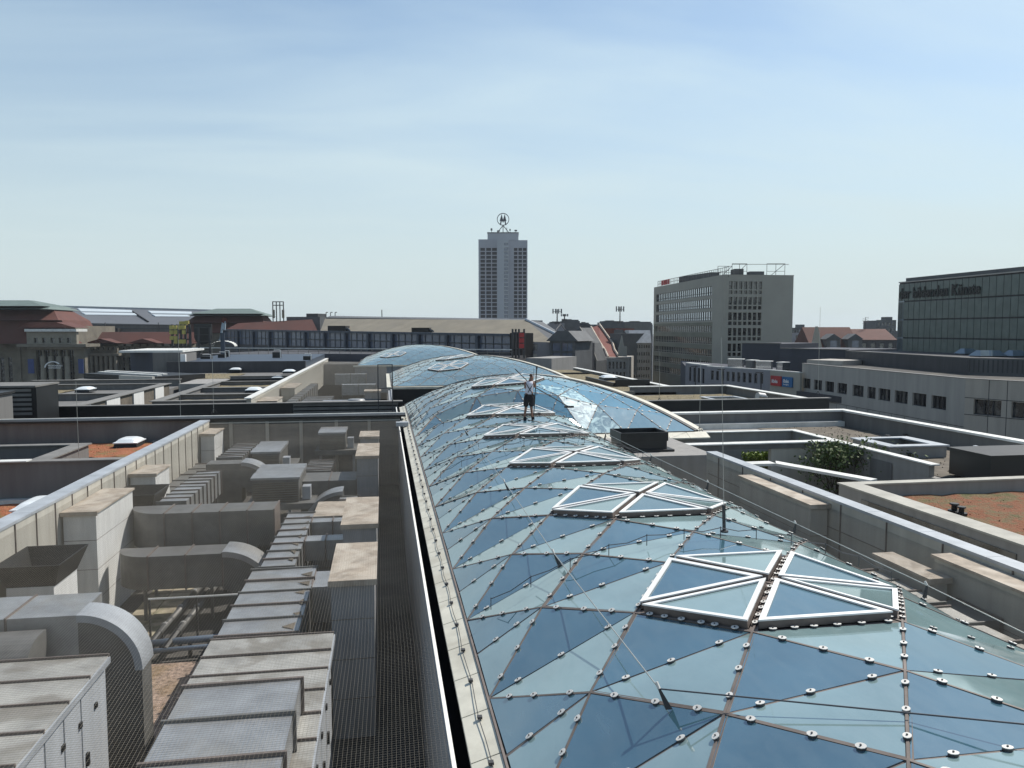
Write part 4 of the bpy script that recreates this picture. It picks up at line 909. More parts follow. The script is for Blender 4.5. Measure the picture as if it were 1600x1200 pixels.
tiles('sedum_roof', 'dry sedum in the nearest tray roof beyond the black wall, left of the second yard', -15.3, -9.4, 57.0, 61.4, -5.34, 'sedum_dry')
tiles('sedum_roof', 'dry sedum in the second tray roof beyond the black wall, left of the second yard', -15.3, -9.4, 69.2, 76.4, -5.34, 'sedum_dry')
tiles('sedum_roof', 'dry yellow sedum patch in front of the station, far left', -33, -27.5, 66, 78, -5.45, 'sedum_dry')
tiles('sedum_roof', 'dry sedum roof strip in front of the grey slab wall with a blue roof', -25, -16, 84.4, 94, -5.15, 'sedum_dry')
dome(397, 613, -5.3, 1.2, 1.8, 'white dome skylight in the nearest tray roof beside the second yard')
dome(435, 593, -5.3, 1.2, 1.8, 'white dome skylight in the second tray roof beside the second yard')
dome(369, 580, -5.0, 1.3, 1.8, 'white dome skylight on the roof in front of the blue roofed wing')
dome(452, 583, -5.0, 1.3, 1.8, 'white dome skylight close to the long light coping, far end')
dome(134, 612, -5.4, 1.2, 1.8, 'pale dome skylight behind the black louvre block on the left')
# louvred block at the left edge
t = T('louvre_block', 'dark louvred plant enclosure at the left edge in front of the station', 'plant enclosure', (-26, 49, -12))
x1 = P(113, 640, -4.7).x; x1 = D(117, 50).x
MB().box(-45, 48, -12, x1, 51, -3.3).build('casing', 'black_panel', t)
k = MB()
for i in range(6): k.box(-45, 47.9, -4.9 + i * .27, x1 - .25, 47.99, -4.75 + i * .27)
k.build('louvre', 'coping_dull', t); MB().box(-45, 47.8, -3.3, x1 + .05, 51.1, -3.2).build('cap', 'coping_dull', t)
# slab wall wing with blue roof and service boxes
bw = T('roof_wing', 'long grey parapet with a blue sheet roof, behind the tray roofs on the left', 'building', (-18, 110, -12))
a = D(278, 97); c = D(455, 93)
MB().box(a.x, 97, -12, -9.5, 97.4, H(563, 96)).build('parapet', 'wall_dark', bw); MB().box(a.x, 97.4, -12, -9.5, 128, H(563, 96) - .12).build('roof', 'blue_steel', bw)
t = T('stair_head', 'square stair head with navy left face and white top edge, in front of the station', 'building', (-28, 95, -12))
a, b_, c = D(202, 96), D(237, 92), D(279, 92)
zt = H(551, 92); MB().hexa([(a.x, a.y, -8), (b_.x, b_.y, -8), (b_.x, b_.y + 8, -8), (a.x, a.y + 8, -8)], [(a.x, a.y, zt), (b_.x, b_.y, zt), (b_.x, b_.y + 8, zt), (a.x, a.y + 8, zt)]).build('navy_wall', 'navy_wall', t)
MB().box(b_.x + .01, b_.y, -8, c.x, b_.y + 8, zt).build('grey_wall', 'wall_grey', t)
MB().box(a.x, b_.y + .6, zt, c.x + .1, b_.y + 12, zt + .25).build('roof_edge', 'coping_light', t)
MB().box(c.x + .02, b_.y - .2, -5.2, c.x + .6, b_.y + .2, zt - .2).build('white_panel', 'white_paint', t)
t = T('terrace_roof', 'stepped flat terrace with pale edge strips below the station portal', 'building', (-33, 85, -12))
a, c = D(128, 82), D(238, 76); MB().slab(a, c, 6, -12, H(585, 80)).build('terrace_body', 'black_metal', t)
MB().slab(a + Vector((1, 1.2)), c + Vector((0, 1.2)), .5, H(585, 80), H(585, 80) + .12).slab(a + Vector((1, 3.2)), c + Vector((0, 3.2)), .5, H(585, 80), H(585, 80) + .14).build('edge_strip', 'coping_light', t)
MB().slab(D(183, 77.5), c + Vector((0, -.6)), .3, -8, H(587, 77)).build('white_wall', 'lit_panel', t)
for i, (px, py, d, w) in enumerate([(345, 558, 108, 1.0), (353, 556, 112, .7), (320, 562, 104, 1.3), (431, 555, 108, 1.1), (479, 561, 100, 1.0)]):
    p = D(px, d); z0 = H(563, 96) - .12; zt = H(py - 8, d)
    t = T('roof_unit', ['black roof unit with a white pipe hook, right behind the shield sign', 'small black roof unit with a white pipe hook, next to a twin', 'dark boxy roof unit near the left end of the blue roof', 'black roof unit with white bracket in the middle of the blue roof', 'grey roof unit at the right end of the blue roof near the coping'][i], 'roof unit', (p.x, p.y, z0), 'small black units on the blue roof')
    MB().box(p.x - w / 2, p.y, z0, p.x + w / 2, p.y + w, zt - .3).build('casing', 'black_metal', t)
    MB().tube((p.x + w / 2, p.y, z0), (p.x + w / 2, p.y, zt), .07).tube((p.x + w / 2, p.y, zt), (p.x - w * .3, p.y, zt), .07).build('pipe', 'coping_light', t)
leafy('bare_tree', 'leafless tree in the court between the lit bays and the tray roofs', 282, 605, -6.3, -12, 3.0, 6.8, 0, 'leaf', 'bare trees in the court', bare=True, seed=11)
leafy('bare_tree', 'smaller leafless tree right of the other one in the same court', 303, 603, -6.3, -12, 3.0, 6.4, 0, 'leaf', 'bare trees in the court', bare=True, seed=12)
# second yard contents
GS = 'ducts and shafts in the second yard'
MB_ = None
MBf = MB(); MBf.box(-9, 54.4, -8.6, .3, 118.5, -8.3); MBf.build('yard_floor', 'bitumen_brown', sb)
shaft(-8.9, -7.6, 56.5, 60, -5.05, 'vent shaft at the near left corner of the second yard', GS, -8.3, 'panel_beige')
shaft(-8.9, -7.7, 69, 75, -5.05, 'vent shaft farther along the left side of the second yard', GS, -8.3, 'panel_beige')
shaft(-1.7, -.3, 66, 68, -5.2, 'pale capped shaft at the right side of the second yard', GS, -8.3, 'shaft_grey')
duct_y('ribbed duct running down the middle of the second yard', -6.4, -4.2, 55.6, 66, -7.0, -5.6, .8, 'steel_duct', GS)
duct_y('long narrow duct beside the left shafts of the second yard', -7.4, -6.7, 57, 80, -6.8, -5.5, 2.0, 'steel_dull', GS)
duct_x('pale horizontal duct across the far part of the second yard', -4.0, -.8, 74, 75.2, -6.2, -5.2, 1.5, 'steel_duct', GS)
duct_x('long pale duct crossing the second yard near the farthest dome', -5.5, -2.0, 88, 89.2, -6.2, -5.0, 1.5, 'steel_duct', GS)
t = T('vent_cowl', 'shiny cone shaped metal cowl behind the louvred wall', 'vent cowl', (-2.0, 56, -8.3), GS)
MB().tube((-2.0, 56.2, -5.62), (-2.0, 56.2, -4.98), 1.0, 28, .55).tube((-2.0, 56.2, -8.3), (-2.0, 56.2, -5.62), .5, 16).build('cone', 'steel_duct', t, smooth=False)
t = T('duct_drum', 'shiny horizontal drum duct left of the cone shaped cowl', 'air duct', (-3.6, 56.5, -8.3), GS)
MB().tube((-4.4, 57, -5.7), (-2.4, 57, -5.7), .6, 24).build('drum_body', 'steel_duct', t); MB().box(-4.0, 56.8, -8.3, -3.8, 57.1, -6.2).box(-3.0, 56.8, -8.3, -2.8, 57.1, -6.2).build('support', 'iron', t)
duct_x('shiny square duct right of the cone shaped cowl', -.9, .2, 56.3, 57.4, -6.6, -5.25, .9, 'steel_duct', GS)

# right half of the second block
sbx('parapet', 'wall_grey', (20.5, 62, -12, 29.4, 62.4, -4.85), (29, 48.8, -12, 29.4, 62, -4.85), (24.5, 62.4, -12, 24.9, 98, -5.0), (12, 61.0, -12, 20.5, 61.2, -5.1))
sbx('coping', 'coping_light', (20.4, 61.9, -4.85, 29.5, 62.5, -4.78), (28.9, 48.8, -4.852, 29.5, 61.88, -4.782), (24.4, 62.55, -5.0, 25.0, 98, -4.95), (10, 49.2, -5.5, 16, 49.5, -5.1))
sbx('sunk_wall', 'black_panel', (21.0, 68, -5.3, 24.3, 68.2, -4.6), (20.8, 68.2, -5.3, 21, 78, -4.9), (15, 88, -5.3, 24, 88.2, -5.05))
tiles('sedum_roof', 'dry brown sedum roof right of the glass roofs, tapering towards the red roofed houses', 13, 24.4, 62.5, 98, -5.28, 'sedum_dry')
tiles('sedum_roof', 'narrow sedum strip with reddish edge behind the black wall on the right', 10, 28.9, 50, 61, -5.48, 'sedum_dry')
dome(950, 593, -5.2, 1.5, 2.0, 'cream dome skylight on the dry sedum roof right of the glass roofs', .22)
p = P(1150, 626, -5.0); t = T('roof_hatch', 'square grey roof upstand with bright rim behind the black wall on the right', 'roof hatch', (p.x, p.y, -5.5))
MB().box(p.x - 1.3, p.y, -5.5, p.x + 1.3, p.y + 3, -5.0).build('upstand', 'wall_light', t); MB().box(p.x - 1.4, p.y - .1, -5.0, p.x + 1.4, p.y + .3, -4.95).box(p.x - 1.4, p.y + 2.8, -5.0, p.x + 1.4, p.y + 3.1, -4.95).box(p.x - 1.4, p.y + .3, -5.0, p.x - 1.1, p.y + 2.8, -4.95).box(p.x + 1.1, p.y + .3, -5.0, p.x + 1.4, p.y + 2.8, -4.95).build('rim', 'coping_grey', t)
MB().box(p.x - 1.1, p.y + .3, -5.0, p.x + 1.1, p.y + 2.8, -4.99).build('pane', 'window_glass', t)
p = P(1194, 632, -5.5); t = T('vent_cowl', 'shiny bent metal vent cowl right of the square roof upstand', 'vent cowl', (p.x, p.y, -5.5))
MB().tube((p.x, p.y, -5.5), (p.x, p.y, -4.9), .25, 14).tube((p.x, p.y, -4.95), (p.x - .6, p.y - .1, -4.85), .27, 14).build('pipe', 'steel_duct', t)
# black drop behind the far end of the first glass roof
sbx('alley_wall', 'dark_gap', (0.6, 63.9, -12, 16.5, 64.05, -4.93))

# ------------------------------------------------------------------ safety lines, lightning rods, cables
def rod(x, y, z0, h, label, r=.012, lean=0, m='cable_bright', base=True):
    t = T('lightning_rod', label, 'lightning rod', (x, y, z0), 'thin lightning rods on the roofs')
    MB().tube((x, y, z0), (x + lean, y, z0 + h), r * .6, 6, r * .35).build('rod', m, t)
    if base:
        k = MB()
        for a in (0, 2.1, 4.2): k.tube((x, y, z0 + .25), (x + .18 * math.cos(a), y + .18 * math.sin(a), z0), r * .7, 5)
        k.build('foot', 'iron', t)
    return t
def rod_px(px, py, z0, pytop, label, r=.014):
    p = P(px, py, z0); d = p.x * math.sin(YAW) + p.y * math.cos(YAW); return rod(p.x, p.y, z0, H(pytop, d) - z0, label, r)
rod_px(125, 757, -6.4, 596, 'thin lightning rod with a white tip on the red sedum at the left edge', .02)
rod_px(283, 676, -5.6, 500, 'thin lightning rod standing before the cross wall, left of the parapet end', .022)
rod_px(1030, 627, -5.4, 540, 'thin lightning rod in front of the office block on the dry roof', .03)
rod_px(1093, 675, -4.8, 560, 'thin lightning rod at the right end of the side wing kerb', .02)
rod_px(334, 645, -4.5, 540, 'thin lightning rod rising from the cross wall cap near the left parapet', .02)
rod_px(1278, 556 + 60, -5.0, 480, 'thin lightning rod far right in front of the dark office annex', .03)
rod(5.68, 12.1, zroof(5.68, 12.1), 3.3, 'tall lightning rod with thick dark foot on the glass roof, nearest of all', .010, -.12, base=False)
t = T('rod_foot', 'thick dark sleeve holding the nearest lightning rod on the glass roof', 'rod holder', (5.68, 12.1, zroof(5.68, 12.1))); MB().tube((5.68, 12.1, zroof(5.68, 12.1) - .01), (5.66, 12.1, zroof(5.68, 12.1) + .46), .03, 8).tube((5.68, 12.1, zroof(5.68, 12.1) - .01), (5.68, 12.1, zroof(5.68, 12.1) + .02), .07, 10).build('sleeve', 'iron', t); MB().tube((5.70, 12.07, zroof(5.68, 12.1) + .2), (5.74, 12.05, zroof(5.68, 12.1) + .2), .02, 6).build('clip', 'cable', t)
rod(5.55, 28.6, zroof(5.55, 28.6), 1.9, 'lightning rod on the glass roof beside the window cleaner', .018, .05, 'cable', base=False)
for i, (x, y, h_) in enumerate([(.3, 46.5, 3.0), (.9, 46.7, 3.0)]): pass
t = T('ladder_mast', 'slim twin pole mast with cross rungs beside the far left corner of the glass roof', 'mast', (.25, 45, -8.3))
k = MB()
for x_ in (-.35, .45): k.tube((x_, 44, -8.3), (x_, 44, -1.95), .035, 6)
for i in range(4): k.tube((-.35, 44, -6 + i * 1.34), (.45, 44, -6 + i * 1.34), .025, 6)
k.build('frame', 'iron', t)
# stainless safety rope over turnbuckles along the near roof slope
def on(x, y, dz=0): return Vector((x, y, zroof(x, y) + dz))
def cable_run(label, pts, r, m='cable_bright', name='safety_rope', group='steel ropes across the glass roof'):
    return tag(MB().poly(pts, r, 6).build(name, m), label, 'rope', group)
def anchor(x, y, label, h=.21, lean=(-.10, .02)):
    t = T('rope_anchor', label, 'rope anchor', on(x, y), 'dark rope anchors on the glass roof'); a = on(x, y); b = a + Vector((lean[0], lean[1], h))
    d = MB(); w = .036
    d.hexa([a + Vector((-w, -.01, 0)), a + Vector((w, -.01, 0)), a + Vector((w, .01, 0)), a + Vector((-w, .01, 0))], [b + Vector((-w * .35, -.01, 0)), b + Vector((w * .35, -.01, 0)), b + Vector((w * .35, .01, 0)), b + Vector((-w * .35, .01, 0))]); d.build('plate', 'iron', t)
    MB().tube(b, b + Vector((-.02, .03, .06)), .018, 6).build('eye', 'clamp', t); return b
q1 = P(1045, 1135, -4.0); q2 = P(875, 915, -4.15); q3 = P(795, 790, -4.15)
pts = []
for q, lb in ((q1, 'dark rope anchor nearest the camera on the glass roof'), (q2, 'dark rope anchor in the middle of the left slope of the glass roof'), (q3, 'farther dark rope anchor on the left slope of the glass roof'), (Vector((2.9, 27)), 'small dark rope anchor level with the window cleaner on the left slope')):
    pts.append(anchor(q.x, q.y, lb))
cable_run('bright steel rope running up the left slope of the glass roof between the anchors', pts, .008)
n4 = Vector((6.6, 4.6)); b4 = anchor(n4.x, n4.y, 'rope anchor post at the bottom edge, right of the nearest one', .4)
cable_run('dark rope crossing the nearest panes towards the lower right', [pts[0], b4 + Vector((0, 0, .02)), Vector((9.6, 3.2, -4.4))], .008, 'cable')
ra = []
for i, (x, y) in enumerate([(8.35, 10.6), (8.4, 14.6), (8.4, 19.0), (8.4, 23.4), (8.3, 28.2)]):
    ra.append(anchor(x, y, ['nearest rope anchor on the right slope of the glass roof', 'second rope anchor on the right slope of the glass roof', 'third rope anchor on the right slope of the glass roof', 'fourth rope anchor on the right slope of the glass roof', 'farthest rope anchor on the right slope, near the black hood'][i], .2, (.04, 0)))
cable_run('thin steel rope along the right slope of the glass roof', [ra[0] + Vector((.5, -4, -.3))] + ra, .007)
# wavy lightning conductors on little posts
def conductor(label, y, x0, x1, step=.42, slope=0.0, name='lightning_conductor'):
    t = T(name, label, 'lightning conductor', on((x0 + x1) / 2, y), 'wavy lightning conductors on posts'); pts = []; ps = []; n = int((x1 - x0) / step)
    for i in range(n + 1):
        x = x0 + (x1 - x0) * i / n; yy = y + slope * (x - x0); h = .17; b = on(x, yy, h); pts.append(b)
        ps.append(MB().tube(on(x, yy), b + Vector((0, 0, .02)), .007, 5))
        if i < n: pts.append(on(x + step / 2, yy + .03 * math.sin(i * 2.1), h - .05))
    MB().poly(pts, .0075, 5).build('wire', 'cable', t)
    for p_ in ps: p_.build('post', 'cable', t)
for lb, y, a, c, sl in (('wavy lightning conductor crossing the glass just beyond the nearest roof window group', 11.6, 1.6, 8.6, .02), ('wavy lightning conductor crossing the glass between the third and fourth window group', 22.4, 1.6, 8.5, .03), ('lightning conductor crossing the left slope before the window cleaner', 25.6, 1.6, 4.6, .25), ('lightning conductor in front of the far arch of the glass roof', 31, 1.7, 7.6, .1), ('wavy lightning conductor between the fourth roof window group and the man', 24.0, 1.6, 8.2, .0), ('wavy lightning conductor crossing behind the window cleaner', 34.5, 1.7, 9.5, .0), ('wavy lightning conductor nearest the far left corner of the long roof', 38.5, 1.7, 6.5, .0)):
    conductor(lb, y, a, c, .62, sl)
t = T('lightning_conductor', 'wire clipped along the cream apron on the left edge of the glass roof', 'lightning conductor', (1.1, 20, -4.78), 'wavy lightning conductors on posts'); pts = []
for i in range(90):
    y = 4 + i * .5; pts.append(Vector((1.10 + .015 * math.sin(i * 1.7), y, -4.72)))
    if i % 2 == 0 and i < 80: MB().tube((1.1, y, -4.79), (1.1, y, -4.71), .014, 5).box(1.07, y - .03, -4.73, 1.13, y + .03, -4.70).build('clip', 'iron', t)
MB().poly(pts, .006, 5).build('wire', 'cable', t)
for i, (px, py) in enumerate([(782, 590), (905, 613), (930, 560 + 44), (770, 570), (870, 590), (700, 610)]): pass
fl = T('floodlight', 'grey floodlight box on a bracket at the left edge of the glass roof', 'floodlight', (.85, 38, -5)); MB().box(.55, 37.9, -4.75, 1.15, 38.3, -4.55).build('housing', 'coping_grey', fl); MB().box(.8, 38.0, -5.0, .86, 38.1, -4.75).build('bracket', 'iron', fl)

# ------------------------------------------------------------------ the window cleaner
def person():
    fx_, fy_ = 5.30, 28.0; fz = zroof(fx_, fy_) + .01
    root = T('person', 'window cleaner in a white tank top, dark shorts and harness, holding a long pole', 'person', (fx_, fy_, fz))
    def sk(name, V, Ed, Rd, m, parent, root_i=0, sub=2):
        me = bpy.data.meshes.new(name); o = bpy.data.objects.new(name, me); COL.objects.link(o)
        me.from_pydata([tuple(v) for v in V], Ed, []); o.parent = parent
        sm = o.modifiers.new('s', 'SKIN'); sm.use_smooth_shade = True
        for i, sv in enumerate(me.skin_vertices[0].data):
            r = Rd[i]; sv.radius = (r, r) if not isinstance(r, tuple) else r; sv.use_root = (i == root_i)
        ss = o.modifiers.new('u', 'SUBSURF'); ss.levels = sub; ss.render_levels = sub
        me.materials.append(MATS[m]); WMX[o.name] = WMX[parent.name]; return o
    # local frame: x right (as seen), y away, z up; the man faces right-forward and bends slightly
    V = []; Ed = []; Rd = []
    def add(p, r, par=None):
        V.append(Vector(p)); Rd.append(r)
        if par is not None: Ed.append((par, len(V) - 1))
        return len(V) - 1
    pel = add((0, 0, .90), (.135, .115)); sp = add((.01, .02, 1.08), (.125, .10), pel); ch = add((.03, .04, 1.28), (.15, .11), sp); nk = add((.07, .06, 1.42), .055, ch)
    jaw = add((.10, .09, 1.49), .065, nk); hd_ = add((.11, .09, 1.57), (.078, .092), jaw); crn = add((.105, .08, 1.64), .06, hd_); nose = add((.19, .13, 1.545), .016, hd_)
    for s_, side in ((-1, 'l'), (1, 'r')):
        hp = add((.085 * s_, 0, .84), .095, pel)
        kn = add(((-.10 if s_ < 0 else .10), .03, .47), .058, hp); an = add(((-.17 if s_ < 0 else .13), -.01, .09), .038, kn); to = add(((-.13 if s_ < 0 else .20), .09, .04), .036, an)
        he = add(((-.19 if s_ < 0 else .11), -.05, .04), .034, an)
        shd = add((.03 + .16 * s_, .05 - .03 * s_, 1.36), .058, ch)
        if s_ > 0: el = add((.27, .14, 1.18), .040, shd); wr = add((.20, .24, 1.34), .027, el); base = Vector((.20, .24, 1.34)); dr = Vector((-.10, .10, .18))
        else: el = add((-.10, .10, 1.12), .040, shd); wr = add((.10, .24, 1.13), .027, el); base = Vector((.10, .24, 1.13)); dr = Vector((.18, .06, .06))
        dr = dr.normalized(); pm = add(base + dr * .07, (.040, .018), wr); sd_ = dr.cross(Vector((0, 0, 1))).normalized()
        for i, ln in enumerate((.030, .036, .033, .026)):
            o_ = sd_ * (-.025 + .017 * i); f1 = add(base + dr * .11 + o_, .0095, pm); f2 = add(base + dr * (.11 + ln) + o_ + Vector((0, 0, -.02)), .0085, f1); add(base + dr * (.10 + ln) + o_ + Vector((0, 0, -.045)), .0075, f2)
        th = add(base + dr * .05 + sd_ * .04, .011, wr); add(base + dr * .08 + sd_ * .045 + Vector((0, 0, -.03)), .009, th)
    sk('body', V, Ed, Rd, 'skin', root)
    sk('tank_top', [(0, 0, .87), (.01, .02, 1.08), (.03, .04, 1.26), (.055, .05, 1.36), (-.08, .05, 1.38), (.16, .03, 1.38)], [(0, 1), (1, 2), (2, 3), (3, 4), (3, 5)], [(.175, .155), (.16, .135), (.172, .135), (.10, .08), .052, .052], 'shirt', root)
    sk('shorts', [(0, 0, .99), (0, 0, .84), (-.095, 0, .76), (-.108, .02, .46), (.095, 0, .76), (.11, .03, .46)], [(0, 1), (1, 2), (2, 3), (1, 4), (4, 5)], [(.15, .135), (.16, .14), .12, .105, .12, .105], 'shorts', root)
    hr = sk('hair', [(.10, .07, 1.60), (.085, .05, 1.655), (.12, .08, 1.67)], [(0, 1), (1, 2)], [.088, .07, .06], 'hair', root)
    for s_, c in ((-1, (-.15, .03, .05)), (1, (.155, .03, .05))):
        MB().hexa([(fx_ + c[0] - .06, fy_ + c[1] - .13, fz - .0), (fx_ + c[0] + .05, fy_ + c[1] - .13, fz), (fx_ + c[0] + .08, fy_ + c[1] + .14, fz), (fx_ + c[0] - .03, fy_ + c[1] + .14, fz)],
                  [(fx_ + c[0] - .05, fy_ + c[1] - .12, fz + .11), (fx_ + c[0] + .04, fy_ + c[1] - .12, fz + .11), (fx_ + c[0] + .06, fy_ + c[1] + .12, fz + .06), (fx_ + c[0] - .02, fy_ + c[1] + .12, fz + .06)]).build('shoe', 'shorts', root)
    # harness straps hugging the back and waist
    B_ = Vector((fx_, fy_, fz)); k = MB()
    k.poly([B_ + Vector(p) for p in ((-.12, -.06, 1.36), (-.03, -.11, 1.2), (.09, -.12, 1.02), (.15, -.10, .92))], .016, 6); k.poly([B_ + Vector(p) for p in ((.15, -.05, 1.34), (.06, -.11, 1.2), (-.06, -.13, 1.02))], .014, 6)
    pts = [B_ + Vector((.165 * math.cos(a), .145 * math.sin(a), .93)) for a in [2 * math.pi * i / 14 for i in range(15)]]; k.poly(pts, .02, 6)
    k.poly([B_ + Vector((.16, -.02, .93)), B_ + Vector((.20, 0, .70)), B_ + Vector((.19, .02, .52))], .045, 6); k.build('harness', 'black_metal', root)
    return B_
B_ = person()
pa, pb = Vector((4.97, 28.35, B_.z + 1.92)), Vector((5.45, 28.3, B_.z + 1.18)); dr = (pb - pa).normalized()
end = P(889, 668, -4.45); pe = Vector((end.x, end.y, zroof(end.x, end.y) + .05)); hand = B_ + Vector((.17, .30, 1.25)); d0 = (hand - pe)
t = T('cleaning_pole', 'long dark cleaning pole held by the man, reaching down to the wet panes', 'pole', pe)
top = hand + Vector((-.62, .1, .62)); MB().tube(pe, hand, .022, 8).tube(hand, top, .018, 8).build('pole', 'black_metal', t); MB().box(pe.x - .22, pe.y - .03, pe.z - .04, pe.x + .22, pe.y + .03, pe.z + .05).build('brush', 'iron', t)
t = T('rope_grab', 'short dark upright pole with cap directly beside the head of the man', 'pole', B_ + Vector((.25, .3, 0)))
MB().tube(B_ + Vector((.24, .3, .0)), B_ + Vector((.36, .3, 1.95)), .02, 8).build('pole', 'black_metal', t); MB().tube(B_ + Vector((.355, .3, 1.88)), B_ + Vector((.365, .3, 1.97)), .035, 8).build('tip', 'black_metal', t)

# ------------------------------------------------------------------ the city beyond
def Hd(py, p):                                # height at row py above plan point p
    return H(py, p.x * math.sin(YAW) + p.y * math.cos(YAW))
def V3(p, z): return Vector((p.x, p.y, z))
def facade(root, A, B, z0, z1, us, vs, wallm, panem='window_glass', depth=.3, limit=100, pname='window', mull=0, mullm='white_frame', th=.3, wname='wall', wl=None, transom=False):
    """front wall along A->B built from piers and spandrels round real openings, a recessed pane in each opening"""
    A, B = Vector(A[:2]), Vector(B[:2]); L = (B - A).length; u = (B - A) / L; n = Vector((-u.y, u.x))
    def bx(k, u0, u1, za, zb, d0, d1):
        q = [A + u * a + n * d for a, d in ((u0, d0), (u1, d0), (u1, d1), (u0, d1))]
        k.hexa([(p.x, p.y, za) for p in q], [(p.x, p.y, zb) for p in q])
    w = MB(); e = 0.0; us = sorted(us); vs = sorted(vs); last = 0
    for a, b in us:
        if a > last + .01: bx(w, last, a, z0, z1, 0, th)
        zl = z0
        for c, d in vs:
            if c > zl + .01: bx(w, a, b, zl, c, 0.004, th)
            zl = d
        if z1 > zl + .01: bx(w, a, b, zl, z1, 0.004, th)
        last = b
    if L > last + .01: bx(w, last, L, z0, z1, 0, th)
    w.build(wname, wallm, root)
    items = []
    for a, b in us:
        for c, d in vs:
            k = MB(); bx(k, a + .01, b - .01, c + .01, d - .01, depth * .6, depth * .6 + .05); s_ = None
            if mull:
                s_ = MB(); m_ = max(1, round((b - a) / mull)); t_ = .05 * (1 + (mull > 2))
                for i in range(m_ + 1): x = a + .02 + (b - a - .1) * i / m_; bx(s_, x, x + .07, c + .01, d - .01, depth * .35, depth * .6 - .005)
                bx(s_, a + .02, b - .02, c + .011, c + .09, depth * .3, depth * .35 - .003)
                if transom: bx(s_, a + .02, b - .02, c + (d - c) * .3, c + (d - c) * .3 + .08, depth * .3, depth * .35 - .003)
            dist = ((A + u * a).length)
            items.append(((b - a) * (d - c) / dist ** 2, k, s_))
    parts_or_stuff(items, pname, panem, root, limit, ('frame', mullm))
    return n
def bodybox(root, A, B, th, z0, z1, m, name='body', inset=.3):
    A, B = Vector(A[:2]), Vector(B[:2]); u = (B - A).normalized(); n = Vector((-u.y, u.x))
    return MB().slab(A + n * inset, B + n * inset, th, z0, z1).build(name, m, root)
def steps(n, a, b, frac):                     # n openings evenly between a and b, each taking frac of its bay
    w = (b - a) / n; return [(a + w * (i + .5 - frac / 2), a + w * (i + .5 + frac / 2)) for i in range(n)]
def letters(txt, A, u, z, size, m, root, name='lettering', ext=.08, off=Vector((0, 0)), sx=1.0, bold=0.0):
    c = bpy.data.curves.new(name, 'FONT'); c.body = txt; c.size = size; c.extrude = ext; c.offset = bold
    o = bpy.data.objects.new(name + '_tmp', c); COL.objects.link(o); dg = bpy.context.evaluated_depsgraph_get(); dg.update()
    me = bpy.data.meshes.new_from_object(o.evaluated_get(dg)); bpy.data.objects.remove(o)
    u3 = Vector((u.x, u.y, 0)).normalized(); n3 = Vector((u.y, -u.x, 0)); k = MB()
    vs = [Vector((A.x + off.x, A.y + off.y, z)) + u3 * (v.co.x * sx) + Vector((0, 0, 1)) * v.co.y + n3 * v.co.z for v in me.vertices]
    k.add(vs, [tuple(p.vertices) for p in me.polygons]); return k.build(name, m, root)

# ---- slender hotel tower with the double M on its roof
dT = 520.0
t = T('high_rise_tower', 'slender white high rise with balcony columns and a ring sign on its roof', 'tower', V3(D(786, dT), -30))
A, B = D(748, dT), D(824, dT); u = (B - A).normalized(); n_ = Vector((-u.y, u.x)); px1 = (B - A).length / 76
zt, z0 = H(374, dT), -30
def tw(px): return (px - 748) * px1
rows = [(H(392 + 6.15 * i, dT), H(387.3 + 6.15 * i, dT)) for i in range(19)][::-1]
cu = [(tw(751), tw(758)), (tw(760), tw(767.5)), (tw(769), tw(776.5))]
facade(t, A, A + u * tw(777), z0, zt, cu, rows, 'tower_wall', 'far_recess', 1.2, 57, 'balcony', 0, th=1.5)
cu2 = [(tw(a) - tw(795), tw(b) - tw(795)) for a, b in ((803, 808.5), (810, 815.5), (817, 822.5))]
facade(t, A + u * tw(795), B, z0, H(376, dT), cu2, rows, 'tower_wall', 'far_recess', 1.2, 43, 'balcony', 0, th=1.5)
C_ = A - n_ * 2.0 + u * tw(777); facade(t, C_, C_ + u * tw(795) - u * tw(777), z0, H(375, dT), [(tw(788) - tw(777), tw(794) - tw(777))], rows + [(H(384, dT), H(380, dT))], 'tower_wall_light', 'blue_glass', .4, 20, 'stair_window', 0, th=2.2)
MB().slab(A + n_ * 1.6, B + n_ * 1.6, 26, z0, zt - .3).build('core', 'tower_wall', t)
MB().slab(A + u * tw(762) + n_ * 1.2, A + u * tw(810) + n_ * 1.2, 18, zt - .3, H(364, dT)).build('penthouse', 'tower_wall_light', t)
MB().slab(A + u * tw(761.5) + n_ * 1.0, A + u * tw(810.5) + n_ * 1.0, 19, H(364, dT), H(362.5, dT)).build('roof_edge', 'slate', t)
cx = D(786, dT); zc = H(340.5, dT); rr_ = 9.6 * dT / 1200
sg = T('ring_sign', 'ring with double M on a tripod on top of the slender high rise', 'sign', V3(cx + n_ * 6, H(362.5, dT)))
k = MB(); n = 32; off = n_ * 6
for i in range(n):
    a, b = 2 * math.pi * i / n, 2 * math.pi * (i + 1) / n
    q = lambda ang, r: Vector((cx.x + off.x, cx.y + off.y, zc)) + Vector((u.x, u.y, 0)) * (r * math.cos(ang)) + Vector((0, 0, r * math.sin(ang)))
    k.extr([q(a, rr_ * .9), q(a, rr_), q(b, rr_), q(b, rr_ * .9)], (n_.x, n_.y, 0))
k.build('ring', 'navy_wall', sg)
k = MB(); mp3 = lambda x, y: Vector((cx.x + off.x, cx.y + off.y, zc)) + Vector((u.x, u.y, 0)) * ((x - 736) / 16 * dT / 1200) + Vector((0, 0, -(y - 326) / 16 * dT / 1200))
for j_, mm in enumerate(([(650, 370), (745, 370), (700, 196)], [(727, 370), (820, 370), (778, 196)], [(700, 330), (736, 420), (776, 330)], [(655, 462), (684, 470), (708, 355), (676, 355)], [(792, 470), (820, 462), (798, 355), (764, 355)])):
    k.extr([mp3(x, y) - Vector((n_.x, n_.y, 0)) * (.02 * j_) for x, y in mm], (n_.x, n_.y, 0))
